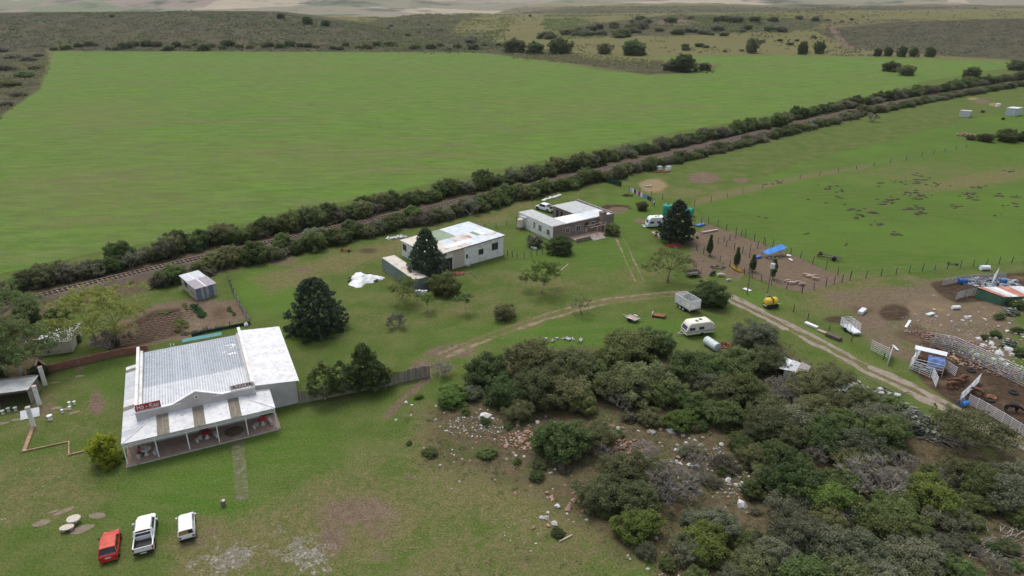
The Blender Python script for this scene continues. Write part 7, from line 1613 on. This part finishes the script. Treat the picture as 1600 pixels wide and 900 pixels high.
tree('young_tree', 'light green feathery tree in front of the green container', 632, 474, umbrella(25, 4.4, 2.7, 'leaf_fever', 'bark_pale', 7, 130, 22, .12, .36, .10, lowz=.4, flat=.4))
tree('sapling', 'slim light green sapling next to the standing drums', 667, 486, umbrella(26, 3.3, 1.4, 'leaf_bright', 'bark_pale', 5, 60, 20, .11, .28, .06, lowz=.4))
tree('sapling', 'small green tree with thin stem in front of the brick heap', 727, 489, umbrella(27, 3.4, 1.3, 'leaf_mid', 'bark_pale', 5, 60, 20, .11, .28, .06, lowz=.55))
tree('sapling', 'thin sparse sapling alone on the lawn near the dirt track', 909, 491, umbrella(28, 4.0, 1.7, 'leaf_olive', 'bark_grey', 6, 50, 16, .10, .32, .07, lowz=.35, flat=.4))
tree('lawn_shrub', 'low olive shrub alone on the lawn near the dirt track', 789, 496, [('stem', PLANTS['olive1'][1]), ('foliage', PLANTS['olive1'][0])], 'bush', scale=2.0)
tree('bare_lawn_shrub', 'leafless grey shrub alone on the lawn behind the restaurant', 620, 512, [('stem', PLANTS['twigs2'][1]), ('sparse_foliage', PLANTS['twigs2'][0])], 'shrub', scale=2.2)
tree('round_tree', 'dense rounded green bush at the corner of the green container', 697, 458, [('stem', PLANTS['mid1'][1]), ('foliage', PLANTS['mid1'][0])], 'bush', scale=2.9)
tree('round_tree', 'dense rounded green tree beside the white stock trailer', 1112, 474, [('stem', PLANTS['dark2'][1]), ('foliage', PLANTS['dark2'][0])], scale=3.1)
tree('round_tree', 'smaller green bush leaning on the dense tree by the stock trailer', 1090, 473, [('stem', PLANTS['mid2'][1]), ('foliage', PLANTS['mid2'][0])], 'bush', scale=2.0)
tree('round_tree', 'big leafy bush hiding the corner of the brown house', 876, 395, [('stem', PLANTS['mid0'][1]), ('foliage', PLANTS['mid0'][0])], 'bush', scale=2.9)
tree('round_tree', 'dark grey green bush against the pale side wall of the brown house', 836, 385, [('stem', PLANTS['small2'][1]), ('foliage', PLANTS['small2'][0])], 'bush', scale=2.2)
tree('round_tree', 'green bush at the far corner of the brown house beyond the chimney', 957, 366, [('stem', PLANTS['mid2'][1]), ('foliage', PLANTS['mid2'][0])], 'bush', scale=2.0)
tree('round_tree', 'small sprawling shrub on the grass near the washing line', 1003, 328, [('stem', PLANTS['olive2'][1]), ('foliage', PLANTS['olive2'][0])], 'bush', scale=1.7)
tree('golden_bush', 'golden yellow bush at the veranda corner of the restaurant', 171, 722, [('stem', PLANTS['yellow0'][1]), ('foliage', PLANTS['yellow0'][0])], 'bush', scale=1.95).scale = (2.0, 1.9, 2.5)
# trees along the lath fence
for px, py, s, k, lb in [(508, 624, 2.2, 'bright', 'yellow green leafy tree by the lath fence closest to the restaurant'), (536, 616, 2.0, 'bright', 'yellow green leafy tree by the lath fence, second from the restaurant'), (592, 607, 1.7, 'bright', 'slim yellow green tree by the lath fence beside the dark feathery tree')]:
    g = G(px, py); t = thing('fence_tree', lb, 'tree', (g.x, g.y, -.02)); q = random.Random(px); hh = 2.35 * s; C = []
    for i in range(170):
        f = q.random(); R = .95 * s * math.sin(min(1, f * .9 + .18) * math.pi) ** .7 * (.6 + .4 * q.random()); a = q.uniform(0, 6.28)
        C.append((math.cos(a) * R, math.sin(a) * R, hh * (.2 + .8 * f)))
    link('trunk', MB().tube([(0, 0, 0), (.05, 0, hh * .4), (0, 0, hh * .8)], [.1, .07, .03], 6).mesh('trunk', MATS['bark_pale']), t)
    link('crown', leaf_mesh('fence_tree_crown', MATS['leaf_mid' if px == 508 else 'leaf_dark'], C, .3, 24, .15, px, .5), t)
    link('young_shoots', leaf_mesh('young_shoots', MATS['leaf_yellow'], [c for c in C if c[2] > hh * .45][::4], .3, 10, .12, px + 1), t, kind='stuff')
tree('feathery_tree', 'dark feathery conifer like tree behind the lath fence', 572, 607, conifer(31, 6.2, 3.2, 'leaf_dark', 330, 30, .16, .40, .15, .5, .5))
tree('sapling', 'single young yellow green tree against the lath fence', 610, 604, umbrella(33, 2.5, .8, 'leaf_fever', 'bark_pale', 4, 40, 20, .1, .25, .04, lowz=.6))
# left edge of the yard: tall pale barked trees over the dark shed
tree('gum_tree', 'tree with forked white trunk behind the dark open shed', 38, 592, umbrella(41, 8.0, 5.2, 'leaf_mid', 'bark_pale', 8, 260, 24, .15, .5, .2, lowz=.4, flat=.35))
tree('gum_tree', 'leaning white barked tree beside the dark open shed', 12, 588, umbrella(42, 8.6, 4.8, 'leaf_olive', 'bark_pale', 8, 230, 24, .15, .5, .17, lowz=.4, flat=.4))
tree('gum_tree', 'dense green tree at the railway end of the yard, beside pale shed', 8, 520, umbrella(43, 8.2, 5.5, 'leaf_mid', 'bark_grey', 8, 280, 26, .15, .5, .2, lowz=.35, flat=.5))
for px, py, s, k in [(60, 590, 1.4, 'dark0'), (20, 560, 1.9, 'dark1'), (-15, 590, 2.0, 'mid1'), (90, 500, 1.8, 'dark2'), (45, 500, 2.2, 'mid0'), (-20, 480, 2.4, 'mid2'), (118, 535, 1.0, 'dark0'), (180, 540, .9, 'dark1')]:
    tree('undergrowth_bush', 'dark undergrowth bush below the pale barked trees', px, py, [('stem', PLANTS[k][1]), ('foliage', PLANTS[k][0])], 'bush', 'undergrowth at the left side of the yard', rz=px, scale=s)
tree('spreading_tree', 'flat crowned olive tree over the driveway bend beside the cattle rails', 1508, 700, umbrella(45, 4.2, 3.8, 'leaf_olive', 'bark_grey', 9, 260, 26, .13, .45, .14, lowz=.5, flat=.3))
# ---------------------------------------------------------------- beyond the field: far trees and bushes
def far_bush(px, py, wpx, label, name='far_bush', group=None, key='dark', zs=.9):
    # stands on the terrain along that line of sight
    d = (G(px, py, 0) - Vector((0, 0, CAM_H))).normalized(); t = np.linspace(60, 3000, 1500)
    k_ = int(np.argmax(CAM_H + d.z * t <= height(d.x * t, d.y * t))); p = Vector((0, 0, CAM_H)) + d * float(t[k_])
    rad = wpx * .5 * p.y / 1150
    return plant(key + str(hq.randrange(NV[key])), p.x, p.y, rad, label, 'bush', name, group, zs)
for px, py, w, lb in [(804, 82, 40, 'dark bush at the tip of the scrub tongue by the crop field'), (835, 84, 34, 'second dark bush on the scrub tongue'), (875, 84, 44, 'wide bush on the scrub tongue with olive crown'), (945, 84, 30, 'bush in the meadow behind the scrub tongue'), (990, 86, 44, 'wide bush where crop and meadow meet'), (1070, 112, 50, 'large round bush on the island of scrub in the crop field'), (1045, 110, 26, 'smaller bush on the island of scrub'), (1100, 111, 24, 'low bush at the end of the island of scrub'),
                      (1392, 112, 30, 'dark bush where the scrub strip starts beside the railway'), (1415, 118, 30, 'bush in the scrub strip near the railway'), (1516, 124, 36, 'tall dark bush in the scrub strip near the railway'), (1588, 110, 30, 'bush at the end of the scrub strip'), (1350, 178, 26, 'lone dark bush at the foot of the railway hedge'), (1537, 222, 26, 'dark bush next to red rubble on the pasture'), (1572, 222, 38, 'largest bush of the row on the pasture below the sheds'), (1600, 222, 30, 'bush at the end of the row on the pasture below the sheds'), (1517, 219, 16, 'small dark bush growing out of the red rubble'),
                      (1567, 187, 7, 'single round dark bush in front of the larger shed'), (1535, 176, 8, 'thin small bush between the two sheds')]:
    far_bush(px, py, w, lb, 'pasture_bush', None, hq.choice(['dark', 'mid', 'olive']))
for px, py, w in [(1370, 88, 14), (1387, 88, 15), (1408, 89, 18), (1428, 89, 16), (1452, 89, 18)]: far_bush(px, py, w, 'tall dark tree of the row at the far edge of the crop field', 'far_tree', 'row of trees at the far field edge', 'dark', 1.6)
for px, py, w, lb in [(1175, 83, 24, 'tall thin grey tree at the far field edge'), (1254, 85, 20, 'broad dark tree at the far field edge, beside a slim one'), (1280, 84, 20, 'dark tree next to the sandy farm road')]: far_bush(px, py, w, lb, 'far_tree', None, 'olive' if px == 1175 else 'dark', 1.6)
for i in range(46):
    px = 90 + i * 15.2 + hq.uniform(-6, 6); far_bush(px, 78 - hq.uniform(-1, 7), hq.uniform(10, 26), 'low dark bush on the scrub edge of the crop field', 'edge_bush', 'bushes on the scrub edge of the field', hq.choice(['olive', 'olive', 'dark', 'mid']), .62)
for px, py, w, lb in [(440, 29, 15, 'single dark tree on the crest of the stony ridge'), (481, 38, 22, 'widest dark tree on the falling crest of the ridge'), (508, 41, 18, 'last dark tree on the falling crest of the ridge'), (175, 27, 8, 'tiny dark tree on the long crest of the ridge')]: far_bush(px, py, w, lb, 'crest_tree', None, 'dark', .9)
for px, py, w in [ (870, 56, 60), (900, 52, 60), (940, 54, 70), (980, 50, 60), (1010, 44, 60), (1050, 50, 50), (1100, 48, 60), (1130, 52, 50), (1160, 46, 50), (1200, 44, 50), (920, 46, 50), (960, 40, 50), (1000, 34, 60), (1060, 30, 60), (1130, 30, 60), (1200, 30, 50), (1260, 28, 40), (1280, 32, 40), (1320, 30, 30), (640, 50, 30), (720, 62, 44), (700, 46, 34), (600, 40, 30), (660, 34, 24), (900, 30, 14), (833, 22, 14), (865, 28, 10), (1220, 66, 40), (1250, 62, 40), (1200, 62, 40), (1270, 55, 30), (1100, 70, 40), (1060, 74, 40), (1140, 80, 20), (1160, 80, 24)]:
    for _ in range(max(1, int(w / 14))): far_bush(px + hq.uniform(-.5, .5) * w, py + 3 + hq.uniform(-3, 3), w * hq.uniform(.22, .5), 'far bush on the slopes beyond the fields', 'distant_bush', 'bushes on the far slopes', hq.choice(['mid', 'olive', 'olive', 'grey', 'grey']), .6)
for px, py, w in [(20, 90, 34), (45, 95, 30), (10, 110, 40), (40, 120, 34), (15, 135, 40), (30, 150, 30), (8, 165, 30), (55, 108, 24), (60, 88, 20), (-20, 140, 40), (-20, 100, 40), (0, 80, 30)]:
    far_bush(px, py, w, 'low brown green bush on the rough corner beside the crop field', 'corner_bush', 'bushes on the rough field corner', hq.choice(['olive', 'heath', 'mid', 'heath']), .42)
# heath cover of the left ridge and the right plain: far too many to count
def cover(name, label, region, n, rmin, rmax, mat, seed, ymin, ymax, k=10, size=None):
    r = np.random.RandomState(seed); got = []
    while len(got) < n:
        x, y = r.uniform(-760, 900, 4000), r.uniform(ymin, ymax, 4000)
        z = height(x, y); px, py = refpx(x, y, z)
        for j in np.where(region(px, py, x, y))[0]: got.append((x[j], y[j], z[j] + .25))
    C = np.array(got[:n]); sp = r.uniform(rmin, rmax, n)
    o = link(name, leaf_mesh(name, MATS[mat], C, sp, k, size or (.75 if name == 'bush_cover' else .5), seed, tone_top=.1, up=.9), kind='stuff'); o['label'] = label; o['category'] = 'ground cover'
cover('heath_cover', 'low grey brown heath covering the stony ridge behind the field', lambda px, py, x, y: (px > -60) & (px < 790) & (py < 80 - .0 * px) & (py > 14) & (fbm(x / 14, y / 14, 3) > .42), 6000, .5, 1.6, 'leaf_heath', 301, 505, 860, 10)
cover('heath_cover', 'grey brown heath covering the wide plain beyond the farm road', lambda px, py, x, y: (px > 1290) & (px < 1660) & (py < 88) & (py > 30) & (fbm(x / 14, y / 14, 7) > .45), 3200, .6, 1.8, 'leaf_heath', 302, 480, 1250, 12)
cover('heath_cover', 'green scrub scattered over the far meadows', lambda px, py, x, y: (px > 560) & (px < 1300) & (py < 84) & (py > 18) & (fbm(x / 40, y / 40, 11) > .56), 4200, .9, 2.6, 'leaf_olive', 303, 500, 1500, 12)
cover('bush_cover', 'dense olive bush covering the low hill beyond the meadow', lambda px, py, x, y: (px > 850) & (px < 1300) & (py < 62 - .03 * (px - 850)) & (py > 24) & (fbm(x / 60, y / 60, 13) > .44), 3600, 1.4, 3.2, 'leaf_mid', 305, 620, 1300, 16)
cover('bush_cover', 'dark bushes dotted over the stony ridge', lambda px, py, x, y: (px > -60) & (px < 800) & (py < 80) & (py > 16) & (fbm(x / 30, y / 30, 23) > .5), 1500, .8, 2.2, 'leaf_dark', 309, 505, 860, 14)
cover('bush_cover', 'dark bushes dotted over the wide plain', lambda px, py, x, y: (px > 780) & (px < 1680) & (py < 86) & (py > 10) & (fbm(x / 50, y / 50, 27) > .52), 1500, 1.0, 2.8, 'leaf_dark', 310, 505, 1800, 12)
cover('bush_cover', 'bush thickets on the slope left of the valley mouth', lambda px, py, x, y: (px > 540) & (px < 800) & (py < 78) & (py > 20) & (fbm(x / 45, y / 45, 17) > .52), 1500, 1.2, 2.8, 'leaf_mid', 306, 520, 1300, 14)
cover('bush_cover', 'low bushes of the rough field corner', lambda px, py, x, y: (px > -80) & (px < 78) & (py < 190 - 1.0 * px) & (py > 72) & (fbm(x / 12, y / 12, 19) > .45), 1400, .4, 1.1, 'leaf_olive', 307, 240, 560, 14, .38)
cover('bush_cover', 'scrub of the tongue of rough ground in the crop field', lambda px, py, x, y: (px > 800) & (px < 1115) & (py > 74 + (px - 800) * .09) & (py < 92 + (px - 800) * .075), 900, .5, 1.4, 'leaf_olive', 308, 380, 620, 14, .5)
# vegetable rows in the garden
def crop_row(px0, px1, n_, r_, label, mat='leaf_veg'):
    a, c = G(*px0), G(*px1); t = thing('vegetable_row', label, 'vegetables', (a.x, a.y, 0)); q = random.Random(n_ + int(px0[0]))
    for k in range(n_):
        p = (c - a) * ((k + .5) / n_) + Vector((q.gauss(0, .12), q.gauss(0, .12), 0)); b = MB(); R_ = r_ * q.uniform(.7, 1.3)
        for m_ in range(9):
            an = m_ * .7 + q.random(); d = Vector((math.cos(an), math.sin(an), 0)); w = Vector((-d.y, d.x, 0)) * R_ * .28; zc = R_ * q.uniform(.4, .9)
            b.add([Vector((0, 0, .02)), d * R_ * .6 + w + Vector((0, 0, zc)), d * R_ + Vector((0, 0, zc * .7)), d * R_ * .6 - w + Vector((0, 0, zc))], [(0, 1, 2, 3)])
        o = b.build('vegetable_plant', MATS[mat], t); o.location = p
crop_row((298, 478), (318, 497), 11, .42, 'row of leafy cabbages below the garden shed'); crop_row((304, 476), (322, 493), 9, .40, 'second row of leafy cabbages beside the bare bed'); crop_row((288, 474), (292, 486), 5, .4, 'short row of yellow green vegetables near the garden shed', 'leaf_fever')
crop_row((284, 524), (352, 512), 17, .36, 'long row of bluish green vegetables along the green net', 'leaf_greygreen'); crop_row((285, 500), (292, 513), 6, .42, 'yellow green vegetables in the garden beside the bare soil', 'leaf_fever'); crop_row((355, 480), (366, 494), 4, .38, 'few vegetables on the light soil near the sagging net fence')
crop_row((200, 520), (203, 530), 3, .4, 'weeds at the end of the ploughed garden bed', 'leaf_greygreen'); crop_row((245, 492), (268, 488), 7, .4, 'green weeds crossing the ploughed garden bed', 'leaf_fever'); crop_row((275, 500), (280, 520), 6, .42, 'weedy strip between the garden beds', 'leaf_fever')
# furrow ridges of the ploughed bed
gb = thing('garden_bed', 'ploughed brown garden bed with ridges behind the restaurant', 'garden bed', G(210, 520))
for k in range(11):
    a, c = G(168 + k * 7.5, 544 - k * 5.0), G(262 + k * 5.0, 526 - k * 4.2); o_ = G(210, 520); b = MB(); n_ = 26
    for i in range(n_ + 1):
        p = a.lerp(c, i / n_) - o_; d = (c - a).normalized(); nn = Vector((-d.y, d.x, 0)); w = .20 + .07 * math.sin(i * 2.3 + k); zz = .10 + .04 * math.sin(i * 1.7 + k * 2)
        for f, z in ((-1, -.01), (-.35, zz), (.35, zz), (1, -.01)): q = p + nn * w * f; b.v.append((q.x, q.y, z))
        if i:
            j = (i - 1) * 4
            for m_ in range(3): b.f.append((j + m_, j + m_ + 1, j + m_ + 5, j + m_ + 4))
    b.build('soil_ridge', MATS['soil_dark'], gb)
for px, py, s, k in [(1555, 525, 1.0, 'dark0'), (1575, 540, 1.2, 'agave0'), (1540, 530, .8, 'mid1'), (1590, 520, 1.1, 'small1'), (1580, 490, 1.3, 'agave0'), (1560, 497, 1.1, 'small1'), (1595, 555, 1.2, 'dark1'), (1600, 480, 1.8, 'agave0'), (1590, 480, 1.6, 'dark2')]:
    g = G(px, py); plant(k, g.x, g.y, s, 'low dark shrub among the pale boulders', 'shrub', 'boulder_shrub', 'shrubs among the pale boulders', .7)

# ---------------------------------------------------------------- understorey of the thicket, grass tufts, weeds
def pick(mask, n, seed, ymin=30, ymax=120, jit=.5):
    r = np.random.RandomState(seed); w = np.where((gy > ymin) & (gy < ymax) & (np.abs(gpx - 800) < 860) & (gpy < 930), mask, 0) * (gx ** 2 + gy ** 2)
    k = r.choice(len(gx), n, p=w / w.sum()); return np.stack([gx[k] + r.normal(size=n) * jit, gy[k] + r.normal(size=n) * jit, np.full(n, .02)], 1)
def footprint_free(P):
    keep = np.ones(len(P), bool)
    for O, A, x0, x1, y0, y1 in ((RO, RA, -.6, 19.2, -.4, 19.8), (BO, BA, -.4, 15.6, -.4, 12), (HO, HA, -.3, 16, -3.6, 12.6), (gs, GA, -.3, 3.6, -.3, 6.8)):
        dx, dy = P[:, 0] - O.x, P[:, 1] - O.y; u_, v_ = dx * math.cos(A) + dy * math.sin(A), -dx * math.sin(A) + dy * math.cos(A)
        keep &= ~((u_ > x0) & (u_ < x1) & (v_ > y0) & (v_ < y1))
    return P[keep]
bare = np.clip(dirt + mud + sand, 0, 1)
def tufts(name, label, mat, mask, n, seed, spread, per, size, ymin=30, ymax=120):
    P = footprint_free(pick(mask, n, seed, ymin, ymax)); o = link(name, leaf_mesh(name, MATS[mat], P, spread, per, size, seed, tone_top=0, up=3.0), kind='stuff'); o['label'] = label; o['category'] = 'grass'
leaf_mat('blade_green', (.12, .16, .045), (.15, .19, .058), (.20, .22, .085), .5); leaf_mat('blade_dry', (.19, .175, .08), (.24, .21, .11), (.31, .26, .145), .5)
tufts('grass', 'short green lawn grass round the buildings', 'blade_green', np.clip(1 - bare - litter - dry * .6, 0.02, 1), 9000, 401, .45, 6, .05, 36, 120)
tufts('dry_grass', 'dry yellowish grass on worn lawn and slope', 'blade_dry', np.clip(dry * 1.2 + litter * .35 - bare, 0, 1), 6000, 402, .4, 6, .055, 36, 115)
tufts('weeds', 'low green weeds between the thicket bushes', 'leaf_mid', np.clip(litter - .2, 0, 1) * (gpx > 600), 3600, 403, .42, 14, .09, 36, 100)
uq = random.Random(91)
TH = np.array([(690, 640), (760, 580), (900, 560), (1080, 590), (1200, 550), (1320, 620), (1480, 720), (1640, 780), (1640, 900), (1040, 900), (940, 820), (860, 740), (760, 720)], float)
def inpoly(x, y):
    ins = False
    for (x0, y0), (x1, y1) in zip(TH, np.roll(TH, -1, 0)):
        if (y0 > y) != (y1 > y) and x < (x1 - x0) * (y - y0) / (y1 - y0) + x0: ins = not ins
    return ins
cnt = 0
while cnt < 110:
    px, py = uq.uniform(680, 1640), uq.uniform(550, 900)
    if not inpoly(px, py): continue
    g = G(px, py); k = uq.choice(['small0', 'small2', 'olive0', 'mid1', 'heath0', 'heath1', 'grey0']); plant(k, g.x, g.y, uq.uniform(.5, 1.15), 'low undergrowth shrub filling a gap between the thicket bushes', 'shrub', 'undergrowth_shrub', 'undergrowth of the thicket', .75); cnt += 1
# soil clods on the pasture
b = MB(); cq = random.Random(15)
for c_ in range(46):
    cx_, cy_ = cq.gauss(1420, 110), cq.gauss(306, 28)
    if cy_ < 258 or cy_ > 400 or cx_ < 1150: continue
    for k in range(cq.randrange(2, 9)):
        g = G(cx_ + cq.gauss(0, 9), cy_ + cq.gauss(0, 2.0)); w = cq.uniform(.15, .5) * cq.choice((.7, 1, 1.5)); o0 = len(b.v); b.lathe([(w, -.02), (w * .8, .08), (w * .4, .15 * cq.uniform(.6, 1.3)), (.02, .17)], 6, (0, 0, 0)); e_, a_ = cq.uniform(1, 2.4), cq.uniform(-.3, .5)
        for q_ in range(o0, len(b.v)): x_, y_, z_ = b.v[q_]; x_ *= e_; b.v[q_] = (g.x + x_ * math.cos(a_) - y_ * math.sin(a_), g.y + x_ * math.sin(a_) + y_ * math.cos(a_), z_)
o = b.build('soil_clods', MATS['hay_dark'], None, kind='stuff'); o['label'] = 'dark soil heaps dotted over the pasture'; o['category'] = 'soil'

# weeds and small bushes along the ballast
for k in range(130):
    sv_ = hq.uniform(sL + 20, sR)
    p, n = along(sv_); sd_ = hq.choice((-1, 1)); q = p + n * sd_ * hq.uniform(3.0, 4.6)
    plant(hq.choice(['small0', 'heath0', 'heath1', 'olive2']), q.x, q.y, hq.uniform(.5, 1.1), 'low weedy shrub on the shoulder of the railway bed', 'shrub', 'trackside_shrub', 'weedy shrubs along the railway bed', .7)
# ================================================================ HAZE
hm = bpy.data.materials.new('haze'); hm.use_nodes = True; hm.node_tree.nodes.clear()
ho = hm.node_tree.nodes.new('ShaderNodeOutputMaterial'); hp = hm.node_tree.nodes.new('ShaderNodeVolumePrincipled')
hp.inputs['Color'].default_value = (.82, .87, .95, 1); hp.inputs['Density'].default_value = .00005; hp.inputs['Anisotropy'].default_value = .2
hm.node_tree.links.new(hp.outputs[0], ho.inputs['Volume'])
zlo, zhi = float(gz.min()) - 1.5, max(float(gz.max()), CAM_H) + 8
hb = MB().bx(-9700, 9700, -9700, 9700, zlo, zhi).build('haze', hm, kind='stuff'); hb['label'] = 'thin pale haze over the whole valley'; hb['category'] = 'haze'
